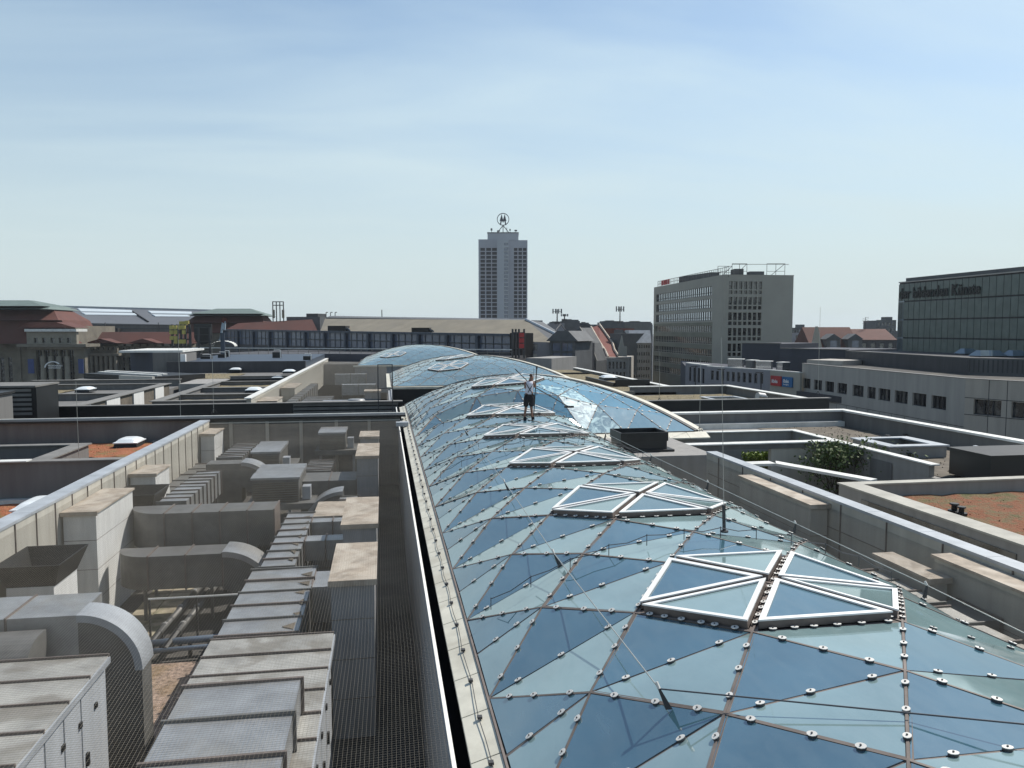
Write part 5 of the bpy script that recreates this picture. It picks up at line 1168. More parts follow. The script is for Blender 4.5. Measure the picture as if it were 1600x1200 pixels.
k.build('double_m', 'navy_wall', sg)
k = MB(); foot = Vector((cx.x + off.x, cx.y + off.y, zc - rr_))
for dx in (-7, 0, 7): k.tube(foot, foot + Vector((u.x * dx * .6, u.y * dx * .6, H(362.5, dT) - foot.z)), .28, 6)
k.build('tripod', 'iron', sg)
for i, (px, h_, w_) in enumerate([(768, 3.2, 1.2), (779, 1.8, 2), (797, 2.8, .8), (806, 2.2, 1.8), (792, 3.6, .3)]):
    p = D(px, dT) + n_ * 5; t2 = T('roof_antenna', ['antenna cluster at the left end of the high rise penthouse', 'low plant box left of the tripod foot on the high rise', 'antenna panel right of the tripod on the high rise', 'dish antenna at the right end of the high rise penthouse', 'thin whip antenna right of the tripod on the high rise'][i], 'antenna', V3(p, H(362.5, dT)), 'antennas on the high rise roof')
    MB().tube(V3(p, H(362.5, dT)), V3(p, H(362.5, dT) + h_), .15).build('mast', 'iron', t2); MB().box(p.x - w_ / 2, p.y, H(362.5, dT) + h_ * .5, p.x + w_ / 2, p.y + .6, H(362.5, dT) + h_ * .95).build('panel', 'slate', t2)

# ---- concrete office block with ribbon windows
nr = D(1131, 150, 430); fa = D(1021, 196); ri = D(1238, 152)
zt = H(430, 150); t = T('office_block', 'tall concrete office block with ribbon windows and roof terrace', 'building', V3(nr, -30))
L1 = (nr - fa).length
bands = [(H(460.0 + 20.3 * i, 152), H(445.0 + 20.3 * i, 152)) for i in range(0, 3)] + [(H(519.5 + 19.6 * i, 152), H(508 + 19.6 * i, 152)) for i in range(0, 5)]
up = (nr - fa).normalized(); c0 = fa + up * (L1 - 5.5)
facade(t, fa, c0, -30, zt, [(2.0, L1 - 6.2)], sorted(bands[:3]) , 'office_wall', 'mirror_window', .5, 100, 'ribbon_window', 1.35, 'office_wall', th=.6, transom=True) if False else None
facade(t, fa, c0, H(503, 152), zt, [(2.0, L1 - 6.2)], sorted(bands[:3]), 'office_wall', 'mirror_window', .5, 100, 'ribbon_window', 1.3, 'iron', th=.6, transom=True)
facade(t, fa, c0, -30, H(503, 152) - .004, [(1.0, L1 - 5.8)], sorted(bands[3:]), 'office_band', 'window_glass', .5, 100, 'ribbon_window', 1.3, 'office_wall', th=.6, transom=True)
MB().slab(c0, nr, .6, -30, zt).build('pier_wall', 'office_wall', t)
L2 = (ri - nr).length; p2 = L2 / (1238 - 1131)
wu = [((1139 + 7.5 * i - 1131) * p2, (1144.6 + 7.5 * i - 1131) * p2) for i in range(7)]
wv = []
for i in range(6):
    ya = 440 + 24.2 * i; wv += [(H(ya + 12, 151), H(ya, 151)), (H(ya + 19.5, 151), H(ya + 14, 151))]
facade(t, nr, ri, -30, zt - .01, wu, sorted(wv), 'office_wall', 'window_glass', .5, 84, 'stair_window', 0, th=.6)
d2 = (ri - nr).normalized(); nn = Vector((-d2.y, d2.x))
MB().prism([tuple(nr + d2 * .7 + nn * .7), tuple(ri + nn * .6), tuple(ri + (fa - nr)), tuple(fa + d2 * .7)], -30, zt - .4).build('body', 'office_band', t)
MB().slab(nr + up * .05, ri + d2 * .1, .25, zt, zt + .15).slab(fa, nr, .25, zt, zt + .15).build('roof_edge', 'office_wall', t)
k = MB(); z1 = zt + .15
for i in range(46):
    p = fa + (nr - fa) * (i / 45) + d2 * 1.0; k.tube(V3(p, z1 - .5), V3(p, z1 + 1.5), .05, 4)
for hh in (.8, 1.5): k.tube(V3(fa + d2, z1 + hh), V3(nr + d2, z1 + hh), .05, 4)
k.build('railing', 'iron', t)
k = MB(); z1 = zt - .2
for a, b, y in ((1142, 1165, 412), (1196, 1224, 412), (1120, 1142, 416)):
    pa, pb = D(a, 158), D(b, 158); zz_ = H(y, 158)
    for q in (pa, pb, (pa + pb) / 2): k.tube(V3(q, z1), V3(q, zz_), .05, 5)
    k.tube(V3(pa, zz_), V3(pb, zz_), .05, 5); k.tube(V3(pa, (z1 + zz_) / 2), V3(pb, (z1 + zz_) / 2), .04, 5); k.tube(V3(pa, z1), V3(pb, zz_), .05, 5)
k.tube(V3(D(1142, 158), H(413, 158)), V3(D(1230, 158), H(413, 158)), .05, 5); k.build('roof_frame', 'iron', t)
k = MB(); k.slab(D(1170, 158), D(1192, 158), 2, z1, H(424, 158)).slab(D(1146, 160), D(1160, 160), 3, z1, H(420, 160)).slab(D(1060, 185), D(1110, 170), 2, z1, H(432, 178) + .4); k.build('roof_plant', 'slate', t)
sgn_ = letters('CELLA', fa + d2 * .4, up, zt + .6, 2.6, 'sign_red', t, 'roof_lettering', .1) if False else None
k = MB(); q = fa + up * 6
for i in range(4): k.slab(q + up * (1.7 * i), q + up * (1.7 * i + 1.0), .2, zt + .3, zt + 1.5)
k.build('red_sign', 'sign_red', t)
for i, px in enumerate((1035, 1050, 1065, 1078, 1092, 1104, 1116)):
    pass

# ---- museum, a dark glass box with lettering
m0 = D(1402, 110); m1 = D(1600, 88); um = (m1 - m0).normalized(); m1 = m0 + um * 40
def zat(p, y0, y1, s0=1402, s1=1600): return None
Lm = (m1 - m0).length; zt = H(438, 110); t = T('museum_building', 'dark green glass museum box with lettering along its top edge', 'building', V3(m0, -30))
nm = Vector((-um.y, um.x)); k = MB(); gr = MB(); zb = -30
nrow = 9; hrow = (zt - .6 + 14) / nrow; zs = [zt - .5 - 2.55 * i for i in range(8)]
pan = []
stepw = 1.12
for r in range(7):
    for c in range(int(Lm / stepw)):
        a, b = m0 + um * (c * stepw + .04), m0 + um * ((c + 1) * stepw - .04)
        q = MB().slab(a, b, .06, zs[r + 1] + .10, zs[r] - .10); pan.append((1 / a.length, q))
parts_or_stuff(pan, 'glass_panel', 'museum_glass', t, 100)
MB().slab(m0 + nm * .15, m1 + nm * .15, .1, zs[7], zt - .3).build('inner_wall', 'wall_dark', t)
MB().slab(m0 + nm * .3, m1 + nm * .3, 30, -30, zt - .4).build('body', 'wall_dark', t)
MB().slab(m0 + um * .8 + nm * .5, m1 + nm * .5, 25, zt - .4, zt + .25).build('roof', 'slate', t)
MB().slab(m0 - nm * .05, m1 - nm * .05, .5, zt - .4, zt - .25).build('roof_edge', 'concrete', t)
MB().slab(m0 + um * .02, m0 + um * 1.3, .05, zs[7], zt - 2.6).build('corner_light_strip', 'skylight_glass', t)
letters('der bildenden Künste', m0, um, zs[1] + .45, 2.05, 'black_metal', t, 'lettering', .03, nm * -.12 + um * .2, sx=.86, bold=.04)

# ---- grey building with window band in front of the museum, right edge
g0, g1, g2 = D(1255, 100), D(1512, 69), D(1700, 61); ug = (g1 - g0).normalized()
zA = H(568, 100)
t = T('concrete_building', 'concrete clad building with a bent front and narrow dark windows below the museum', 'building', V3(g1, -30))
Lg = (g1 - g0).length
def gu(px):                                   # distance along g0->g1 of the wall point seen at column px
    r = ray(px, 515); d = g1 - g0; det = -r[0] * d.y + r[1] * d.x; tt = (-g0.x * d.y + g0.y * d.x) / det; q = Vector((r[0] * tt, r[1] * tt)); return (q - g0).dot(d) / d.length
wins = [(1257, 1268.5), (1274, 1286.5), (1292, 1305.5), (1311, 1326), (1335, 1352.5), (1358.5, 1371.5), (1376, 1394.5), (1401.5, 1422), (1429.5, 1451.5), (1459.5, 1483)]
uw = [(gu(a), gu(b)) for a, b in wins]
zw1, zw0 = H(592, 98), H(607.5, 98)
facade(t, g0, g1, -30, zA, uw, [(zw0, zw1)], 'concrete', 'window_glass', .5, 100, 'window', .75, 'wall_dark', th=.5)
L3 = (g2 - g1).length; q3 = 0
def hu(px):
    r = ray(px, 515); d = g2 - g1; det = -r[0] * d.y + r[1] * d.x; tt = (-g1.x * d.y + g1.y * d.x) / det; q = Vector((r[0] * tt, r[1] * tt)); return (q - g1).dot(d) / d.length
facade(t, g1, g2, -30, zA - .01, [(hu(1526), hu(1570)), (hu(1586), hu(1640))], [(H(648, 68), H(624, 68)), (H(700, 68), H(679, 68))], 'concrete_warm', 'window_glass', .6, 100, 'window', .9, 'wall_dark', th=.5)
ng = Vector((-ug.y, ug.x)); k = MB()
for i in range(1, 14): p = g0 + ug * (Lg * i / 14); k.slab(p - ng * .012, p + ug * .05 - ng * .012, .02, -12, zw0 - 1.3)
k.slab(g0 - ng * .02, g1 - ng * .02, .03, zw0 - 1.25, zw0 - 1.2); u3 = (g2 - g1).normalized(); n3 = Vector((-u3.y, u3.x))
for px in (1549, 1578): k.slab(g1 + u3 * hu(px) - n3 * .012, g1 + u3 * (hu(px) + .05) - n3 * .012, .02, -12, zA)
k.slab(g1 - n3 * .02, g2 - n3 * .02, .03, H(649.5, 68), H(648.5, 68)).slab(g1 - n3 * .02, g2 - n3 * .02, .03, H(623, 68), H(622, 68)); k.build('panel_joint', 'wall_dark', t)
MB().prism([tuple(g0 + ng * .5), tuple(g1 + ng * .5), tuple(g2 + n3 * .5), tuple(g2 + n3 * 25), tuple(g0 + ng * 30)], -30, zA - .3).build('body', 'bitumen', t)
MB().slab(g0 - ng * .05, g1 - ng * .05, .4, zA, zA + .06).slab(g1 - n3 * .05, g2 - n3 * .05, .4, zA + .001, zA + .061).build('coping', 'wall_light', t)
# set back storey
h0, h1, h2 = D(1322, 108), D(1516, 80), D(1700, 74); zs1 = H(549, 106)
MB().slab(h0, h1, 12, zA - .3, zs1).build('upper_storey', 'wall_dark', t); MB().slab(h1, h2, 12, zA - .3, zs1 - .01).build('upper_storey', 'slate', t)
k = MB(); uu = (h2 - h1).normalized(); nn2 = Vector((-uu.y, uu.x))
for i in range(34): k.slab(h1 + uu * (i * .42) - nn2 * .06, h1 + uu * (i * .42 + .14) - nn2 * .06, .05, zA, zs1 - .1)
k.build('rib', 'wall_dark', t)
MB().slab(h0 - nm * 0, h1, .4, zs1, zs1 + .08).slab(h1, h2, .4, zs1 + .001, zs1 + .081).build('roof_edge', 'coping_dull', t)
MB().slab(D(1262, 104), D(1318, 100), 6, zA - .3, H(563, 102)).build('stair_head', 'concrete', t)
MB().slab(D(1247, 99), D(1375, 84), .4, zw0 - 1.1, zw0 - .35).build('balcony_band', 'wall_dark', t)
for i, (px, py) in enumerate([(1520, 551), (1546, 555), (1562, 555), (1597, 553)]):
    p = D(px, 84 if i else 92); z0_ = zs1 + .0; w = .95
    s_ = T('pyramid_skylight', ['hipped glass skylight on a dark base, highest of the row at the museum foot', 'second hipped glass skylight from the left at the museum foot', 'third hipped glass skylight from the left at the museum foot', 'rightmost hipped glass skylight at the picture edge'][i], 'skylight', V3(p, z0_ - .2), 'hipped glass skylights below the museum')
    zb_ = H(py + 3, 86); MB().box(p.x - w, p.y, z0_ - .3, p.x + w, p.y + 1.6, z0_ + .12).build('base', 'iron', s_)
    MB().hexa([(p.x - w * 1.1, p.y - .1, z0_ + .12), (p.x + w * 1.1, p.y - .1, z0_ + .12), (p.x + w * 1.1, p.y + 1.7, z0_ + .12), (p.x - w * 1.1, p.y + 1.7, z0_ + .12)], [(p.x - w * .6, p.y + .5, z0_ + .72), (p.x + w * .6, p.y + .5, z0_ + .72), (p.x + w * .6, p.y + 1.1, z0_ + .72), (p.x - w * .6, p.y + 1.1, z0_ + .72)]).build('glass', 'skylight_glass', s_)

# ---- hotel with two square signs
e0, e1, e2, e3 = D(1072, 125), D(1106, 116), D(1205, 105), D(1252, 99)
zt = H(575, 112); t = T('hotel_building', 'grey hotel wing with a row of dark windows and two square signs', 'building', V3(e2, -30))
facade(t, e0, e1 + Vector((0, 0)), -30, H(570, 120), steps(4, 1.2, (e1 - e0).length - .6, .52), [(H(599, 118), H(576, 118)), (H(625, 118), H(605, 118))], 'hotel_wall', 'window_glass', .3, 100, 'window', 1.2, 'navy_wall')
facade(t, e1, e2, -30, zt, steps(10, .6, (e2 - e1).length - 1.0, .55), [(H(597, 110), H(582, 110)), (H(622, 110), H(608, 110))], 'hotel_wall', 'window_glass', .3, 100, 'window', 1.0, 'navy_wall')
uh = (e3 - e2).normalized(); nh = Vector((-uh.y, uh.x)); MB().slab(e2, e3, .4, -30, zt).build('sign_wall', 'office_wall', t)
MB().prism([tuple(e0 + Vector((0.3, .6))), tuple(e1 + Vector((.2, .6))), tuple(e2 + Vector((.2, .6))), tuple(e3 + Vector((0, .6))), tuple(e3 + Vector((8, 20))), tuple(e0 + Vector((8, 22)))], -30, zt - .4).build('body', 'navy_wall', t)
MB().slab(e0, e1, .8, H(570, 120), H(570, 120) + .15).slab(e1, e2, .4, zt + .001, zt + .121).slab(e2, e3, .4, zt, zt + .12).build('coping', 'coping_light', t)
def hpos(px):
    r = ray(px, 515); d = e3 - e2; det = -r[0] * d.y + r[1] * d.x; tt = (-e2.x * d.y + e2.y * d.x) / det; return Vector((r[0] * tt, r[1] * tt))
for px0, px1, m_, lb, sub in ((1208, 1224, 'sign_red', 'square red hotel sign with white lettering, left of the blue one', ''), (1226, 1241.5, 'sign_blue', 'square blue hotel sign with white lettering, right of the red one', 'budget')):
    a, b = hpos(px0), hpos(px1); z1_, z0_ = H(588.5, 102), H(604, 102); s_ = T('hotel_sign', lb, 'sign', V3(a - nh * .2, z0_), 'square hotel signs')
    MB().slab(a - nh * .22, b - nh * .22, .2, z0_, z1_).build('panel', m_, s_)
    h_ = z1_ - z0_; Wp = (b - a).length; letters('ibis', a + uh * (.12 * Wp), uh, z0_ + h_ * (.30 if not sub else .42), h_ * .50, 'white_paint', s_, 'lettering', .012, nh * -.25, sx=.78 * Wp / (.86 * h_), bold=.015)
    if sub: letters(sub, a + uh * (.16 * Wp), uh, z0_ + h_ * .18, h_ * .22, 'white_paint', s_, 'small_lettering', .01, nh * -.25, sx=.66 * Wp / (.72 * h_))
for i, (a, b) in enumerate(((1138, 1161), (1166, 1176), (1182, 1206), (1214, 1224))):
    pa, pb = D(a, 113 - i), D(b, 112 - i); s_ = T('roof_unit', ['white panelled roof unit on the hotel, widest on the left', 'small grey roof unit second from the left on the hotel', 'white panelled roof unit on the hotel, third from the left', 'square pale roof unit at the right end of the hotel roof'][i], 'roof unit', V3(pa, zt - .4), 'roof units on the hotel')
    MB().slab(pa, pb, 1.5, zt - .4, H(562 + i * 1.2, 112)).build('casing', 'mirror_window' if i != 1 else 'wall_grey', s_)
    MB().slab(pa - Vector((.1, .1)), pb + Vector((.1, -.1)), 1.7, H(562 + i * 1.2, 112), H(561 + i * 1.2, 112)).build('lid', 'coping_light', s_)
t = T('annex_building', 'dark navy flat roofed annex between the hotel and the concrete building', 'building', V3(D(1240, 125), -30))
MB().slab(D(1160, 135), D(1219, 130), 15, -30, H(537, 132)).build('tall_part', 'navy_wall', t); MB().slab(D(1219, 128), D(1325, 118), 15, -30, H(546, 122)).build('low_part', 'navy_wall', t)
MB().slab(D(1159, 134.8), D(1219.5, 129.8), .5, H(537, 132), H(537, 132) + .15).slab(D(1219.6, 127.8), D(1325, 117.8), .5, H(546, 122), H(546, 122) + .12).build('coping', 'coping_dull', t)

# ---- houses between the office block and the museum
def gable_house(label, A, B, th, zeave, zridge, wallm, roofm, group=None, cols=5, rows=2, dorm=0, z0=-30, wz=None):
    t = T('house', label, 'house', V3((A + B) / 2, z0), group); u = (B - A).normalized(); n = Vector((-u.y, u.x)); L = (B - A).length
    vs = wz or [(zeave - 2.6 - 3.2 * i, zeave - 1.0 - 3.2 * i) for i in range(rows)]
    facade(t, A, B, z0, zeave, steps(cols, .4, L - .4, .5), sorted(vs), wallm, 'window_glass', .3)
    MB().slab(A + n * .35, B + n * .35, th - .35, z0, zeave - .05).build('body', wallm, t)
    a, b, c, d = A - n * .3, B - n * .3, B + n * (th + .3), A + n * (th + .3); ra, rb = A + n * (th / 2), B + n * (th / 2)
    rf = MB().add([V3(a, zeave), V3(b, zeave), V3(c, zeave), V3(d, zeave), V3(ra, zridge), V3(rb, zridge)], [(0, 1, 5, 4), (2, 3, 4, 5), (0, 4, 3), (1, 2, 5), (0, 3, 2, 1)]).build('roof', roofm, t)
    for i in range(dorm):
        p = A + u * (L * (i + .5) / dorm) + n * .8; zz_ = zeave + (zridge - zeave) * .15
        MB().slab(p - u * .9, p + u * .9, th * .25, zz_, zz_ + 1.6).build('dormer', wallm, rf); MB().slab(p - u * 1.0 - n * .1, p + u * 1.0 - n * .1, th * .3, zz_ + 1.6, zz_ + 1.75).build('dormer_roof', 'slate', rf)
        MB().slab(p - u * .5 - n * .04, p + u * .5 - n * .04, .03, zz_ + .3, zz_ + 1.3).build('dormer_window', 'window_glass', rf)
    return t, u, n
d_ = 210
t, u, n = gable_house('old house with a brown tiled roof and two pointed dormers left of the museum', D(1268, d_), D(1345, d_), 14, H(545, d_), H(511, d_), 'concrete_warm', 'red_tile', 'houses between the office block and the museum', 6, 2)
for px in (1303, 1337):
    p = D(px, d_ - 1); h0_ = H(545, d_); w = 1.9
    k = MB().slab(p - u * w, p + u * w, 5, h0_ - .5, H(530, d_)); k.build('dormer', 'slate', t)
    q = [V3(p - u * (w + .3) - n * .2, H(530, d_)), V3(p + u * (w + .3) - n * .2, H(530, d_)), V3(p - n * .2, H(521.5, d_))]; MB().extr(q, V3(n * 5, 0)).build('dormer_roof', 'slate', t)
    MB().slab(p - u * .9 - n * .06, p + u * .9 - n * .06, .05, h0_ + .4, H(532, d_)).build('dormer_window', 'blue_glass', t)
MB().extr([V3(D(1268, d_ - 1), H(546, d_)), V3(D(1286, d_ - 1), H(546, d_)), V3(D(1278, d_ - 1), H(510, d_)), V3(D(1275, d_ - 1), H(510, d_))], V3(n * .6, 0)).build('gable_wall', 'office_wall', t)
gable_house('house with a dark red roof and pale lower wall, touching the museum on the left', D(1342, 215), D(1402, 215), 14, H(531, 215), H(514, 215), 'wall_dark', 'red_tile', 'houses between the office block and the museum', 4, 1)
MB().slab(D(1371, 212), D(1400, 212), 1, -30, H(532, 212)).build('pale_annex', 'wall_light', None) if False else None
for i, (a, b, y, d, m_, lb) in enumerate([(1237, 1262, 512, 300, 'slate', 'dark far block with roof plant right of the office block'), (1369, 1400, 500, 330, 'slate', 'dark flat far block with a stepped roof left of the museum'), (1240, 1275, 520, 260, 'hotel_wall', 'grey far house with small roof lights right of the office block')]):
    t = T('far_block', lb, 'building', V3(D(a, d), -30), 'distant blocks on the skyline')
    facade(t, D(a, d), D(b, d), -30, H(y, d), steps(5, .5, (D(b, d) - D(a, d)).length - .5, .5), sorted([(H(y + 9 + 9 * j, d), H(y + 4 + 9 * j, d)) for j in range(3)]), m_, 'window_glass', .3)
    bodybox(t, D(a, d), D(b, d), 12, -30, H(y, d) - .2, m_)
    MB().slab(D(a + (b - a) * .45, d + 3), D(a + (b - a) * .8, d + 3), 4, H(y, d) - .3, H(y - 5, d)).build('roof_plant', m_, t)
t = T('tv_aerial', 'branched television aerial on the dark red roofed house', 'aerial', V3(D(1352, 222), H(516, 222))); p = D(1352, 222); z_ = H(515, 222)
k = MB().tube(V3(p, z_), V3(p, z_ + 3.6), .07, 5)
for j in range(4): q = Vector((1, 0, .25)); k.tube(V3(p, z_ + 2 + .45 * j) - q * 1.0, V3(p, z_ + 2 + .45 * j) + q * 1.0, .04, 4)
k.build('aerial_rods', 'iron', t)

# ---- street of houses between tower and office
GH = 'houses along the street behind the glass roofs'
# grey stepped house with ribbon windows
a, b = D(900, 168), D(931, 166); t = T('house', 'grey house with stacked pale window bands on its slanting flank', 'house', V3(a, -30), GH)
ua = (b - a).normalized(); na = Vector((-ua.y, ua.x)); L = (b - a).length
facade(t, a + ua * .2, a + ua * L * .66, -30, H(530, 167), steps(6, .3, L * .62, .6), sorted([(H(545, 167), H(533, 167)), (H(560, 167), H(549, 167)), (H(579, 167), H(566, 167))]), 'wall_light', 'window_glass', .3)
MB().extr([V3(a + na * .35, -30), V3(b + na * .35, -30), V3(b + na * .35, H(564, 167)), V3(a + ua * L * .68 + na * .35, H(536, 167)), V3(a + ua * L * .2 + na * .35, H(512, 167)), V3(a + na * .35, H(516, 167))], V3(na * 7, 0)).build('gable_body', 'slate', t)
MB().extr([V3(a + ua * L * .2 - na * .3, H(512, 167)), V3(a + ua * L * .68 - na * .3, H(536, 167)), V3(b - na * .3, H(564, 167)), V3(b + ua * .4 - na * .3, H(563, 167)), V3(a + ua * L * .74 - na * .3, H(535, 167)), V3(a + ua * L * .2 - na * .3, H(510.5, 167))], V3(na * .6, 0)).build('gable_edge', 'coping_dull', t)
# red swept roof house
t = T('house', 'house with a sweeping bright red roof and pale ornate gable', 'house', V3(D(950, 195), -30), GH)
d1_, d2_ = 215, 190
def w3(px, py, d): q = D(px, d); return Vector((q.x, q.y, H(py, d)))
MB().slab(D(930, 188), D(984, 186), 12, -30, H(558, 188)).build('body', 'concrete', t)
rf = MB(); prof = [(914, 520, 935, 509, 222), (929, 535, 951, 533, 205), (944, 540, 958, 538, 200), (950, 560, 965, 558, 190)]
L_ = [w3(923, 512, 222), w3(938, 538, 203), w3(945, 548, 197), w3(950, 559, 189)]; M_ = [w3(936, 508, 222), w3(957, 537, 203), w3(960, 548, 197), w3(966, 557, 189)]
for j in range(3): rf.hexa([L_[j + 1] - Vector((0, 0, .4)), M_[j + 1] - Vector((0, 0, .4)), M_[j] - Vector((0, 0, .4)), L_[j] - Vector((0, 0, .4))], [L_[j + 1], M_[j + 1], M_[j], L_[j]])
rf.build('roof', 'red_tile_bright', t)
rf = MB(); L2_ = [w3(906, 519, 222), w3(920, 532, 210), w3(936, 552, 196), w3(948, 562, 190)]
for j in range(3): rf.hexa([L2_[j + 1] - Vector((0, 0, .9)), L_[j + 1] - Vector((.3, 0, .5)), L_[j] - Vector((.3, 0, .5)), L2_[j] - Vector((0, 0, .9))], [L2_[j + 1], L_[j + 1] - Vector((.2, 0, 0)), L_[j] - Vector((.2, 0, 0)), L2_[j]])
rf.build('side_roof', 'red_tile', t)
k = MB(); k.poly([v + Vector((0, -.2, .25)) for v in M_], .3, 5); k.poly([v + Vector((0, -.2, .25)) for v in L_], .3, 5); k.build('ridge_edge', 'cap_beige', t)
MB().slab(D(939, 235), D(962, 230), 8, -12, H(513, 232)).build('rear_roof', 'red_tile_bright', t)
MB().slab(D(953, 206), D(972, 202), 9, -12, H(521, 204)).build('dark_annex', 'slate', t)
k = MB(); q0, q1 = D(967, 186), D(980, 184); k.extr([V3(q0, H(557, 185)), V3(q1, H(557, 185)), V3(q1, H(541, 185)), V3(q0 + (q1 - q0) * .65, H(541, 185)), V3(q0 + (q1 - q0) * .4, H(524, 185)), V3(q0 + (q1 - q0) * .1, H(541, 185)), V3(q0, H(545, 185))], (0, .5, 0)); k.build('ornate_gable', 'office_wall', t)
facade(t, D(930, 187.6), D(984, 185.6), -30, H(560, 187), steps(8, .5, 7.6, .5), sorted([(H(576, 187), H(565, 187)), (H(592, 187), H(581, 187))]), 'concrete', 'window_glass', .3)
for j, (pa, pb, y) in enumerate(((922, 941, 548), (926, 944, 541), (923, 933, 531))):
    MB().extr([w3(pa, y + 3, 193 + 3 * j), w3(pb, y + 3, 193 + 3 * j), w3(pb - 3, y - 1, 196 + 3 * j), w3(pa - 3, y - 1, 196 + 3 * j)], (0, .3, .2)).build('dormer_roof', 'cap_beige', t)
# white house with rounded mansard
a, b = D(984, 205), D(1018, 205); t = T('house', 'pale multi storey house with rows of windows and glazed attic beside the office block', 'house', V3(a, -30), GH); L = (b - a).length
facade(t, a, b, -30, H(536, 205), steps(8, .5, L - .3, .6), sorted([(H(544 + 11.5 * i, 205), H(539 + 11.5 * i, 205)) for i in range(6)]), 'wall_light', 'window_glass', .3)
bodybox(t, a, b, 12, -30, H(536, 205) - .1, 'wall_light')
ub = (b - a).normalized(); nb = Vector((-ub.y, ub.x))
MB().hexa([V3(a - nb * .3, H(536, 205)), V3(b - nb * .3, H(536, 205)), V3(b + nb * 11, H(536, 205)), V3(a + nb * 11, H(536, 205))], [V3(a + nb * 2 - ub * 0, H(516, 205)), V3(b + nb * 2, H(516, 205)), V3(b + nb * 9, H(516, 205)), V3(a + nb * 9, H(516, 205))]).build('mansard_roof', 'coping_grey', t)
k = MB()
for i in range(9):
    q0 = a + ub * (L * (i + .15) / 9.2 + .2); q1 = q0 + ub * (L * .075); k.hexa([V3(q0 + nb * .45, H(531.5, 205)), V3(q1 + nb * .45, H(531.5, 205)), V3(q1 + nb * .6, H(531.5, 205)), V3(q0 + nb * .6, H(531.5, 205))], [V3(q0 + nb * 1.3, H(522.5, 205)), V3(q1 + nb * 1.3, H(522.5, 205)), V3(q1 + nb * 1.5, H(522.5, 205)), V3(q0 + nb * 1.5, H(522.5, 205))])
k.build('attic_glazing', 'window_glass', t)
k = MB()
for i in range(14):
    A0, A1 = math.pi / 2 * i / 14, math.pi / 2 * (i + 1) / 14
k.extr([V3(D(973, 207), H(560, 207)), V3(D(984, 207), H(540, 207)), V3(D(983, 207), H(530, 207)), V3(D(979, 207), H(521, 207)), V3(D(973, 207), H(515, 207))], (0, 8, 0)); k.build('curved_flank', 'slate', t)
for i, (a_, b_, y, d, m_, lb) in enumerate([(939, 976, 503.5, 330, 'slate', 'flat grey far block carrying the antenna mast'), (976, 1019, 504.5, 335, 'wall_grey', 'flat grey far block right of the antenna mast'), (878, 906, 501.5, 300, 'slate', 'dark far block with a roof terrace behind the gabled house'), (906, 922, 506, 310, 'wall_dark', 'low dark far block with a roof box'), (858, 882, 505, 290, 'hotel_wall', 'pale far block just right of the tan roof ridge')]):
    t = T('far_block', lb, 'building', V3(D(a_, d), -30), 'distant blocks on the skyline')
    bodybox(t, D(a_, d), D(b_, d), 14, -30, H(y, d), m_, 'wall', 0); MB().slab(D(a_ + 2, d) , D(b_ - 2, d), 10, H(y, d), H(y, d) + .5).build('roof_edge', 'slate', t)
    MB().slab(D(a_ + (b_ - a_) * .2, d + 3), D(a_ + (b_ - a_) * .55, d + 3), 4, H(y, d), H(y - 3, d)).build('roof_plant', m_, t)
def antenna(px, d, yb, yt, label, w=1.6):
    p = D(px, d); zb_, zt_ = H(yb, d), H(yt, d); t = T('antenna_mast', label, 'antenna', V3(p, zb_), 'antenna masts on the skyline')
    MB().tube(V3(p, zb_), V3(p, zt_), .28, 8, .18).build('mast', 'iron', t); h_ = (zt_ - zb_) * .3
    for k_ in range(4):
        dx = w * (-1, -.35, .35, 1)[k_]; MB().box(p.x + dx - .22, p.y - .2, zt_ - h_, p.x + dx + .22, p.y + .2, zt_ + .1).build('antenna_panel', 'slate' if k_ % 2 else 'wall_light', t)
    MB().box(p.x - w, p.y, zt_ - h_ * .6, p.x + w, p.y + .1, zt_ - h_ * .5).box(p.x - .9, p.y, zb_, p.x + .9, p.y + 1, zb_ + .9).build('cross_arm', 'iron', t)
antenna(968.5, 328, 505, 479, 'antenna mast with panel antennas above the flat grey far block')
antenna(870.5, 288, 506, 483, 'antenna mast above the end of the tan roof, left of the smaller one')
antenna(882, 298, 502, 491, 'small antenna rack right of the mast above the tan roof', 1.2)

# ---- long building with the tan sheet roof
t = T('tan_roof_building', 'long building with a tan sheet roof, blue glazed strip in front and grey hipped end', 'building', V3(D(650, 165), -30))
def sheet(name, m, pts, th=.4, parent=None):
    k = MB(); k.extr(pts, (0, .02, -th)); return k.build(name, m, parent)
sheet('roof', 'tan_roof', [w3(499, 521, 205), w3(864, 535, 150), w3(822, 500, 172), w3(508, 498, 225)], .5, t)
MB().hexa([w3(508, 530, 226), w3(822, 530, 173), w3(826, 530, 183), w3(516, 530, 240)], [w3(510, 496, 226), w3(826, 501, 173), w3(822, 498.5, 183), w3(516, 493.5, 240)]).build('ridge_roof', 'slate', t)
MB().slab(D(520, 260), D(830, 190), 4, -10, H(493.5, 260), H(500.5, 190)).build('rear_ridge', 'hall_roof', t)
sheet('hip_roof', 'slate', [w3(864, 535, 150), w3(913, 545, 145), w3(848, 503, 176), w3(822, 500, 172)], .5, t)
k = MB().tube(w3(822, 499.5, 172), w3(905, 540, 147), .35, 6); k.build('ridge_edge', 'coping_grey', t)
MB().slab(D(500, 206), D(862, 151), 14, -30, H(522, 206), H(536, 151) - .1).build('body', 'wall_dark', t)
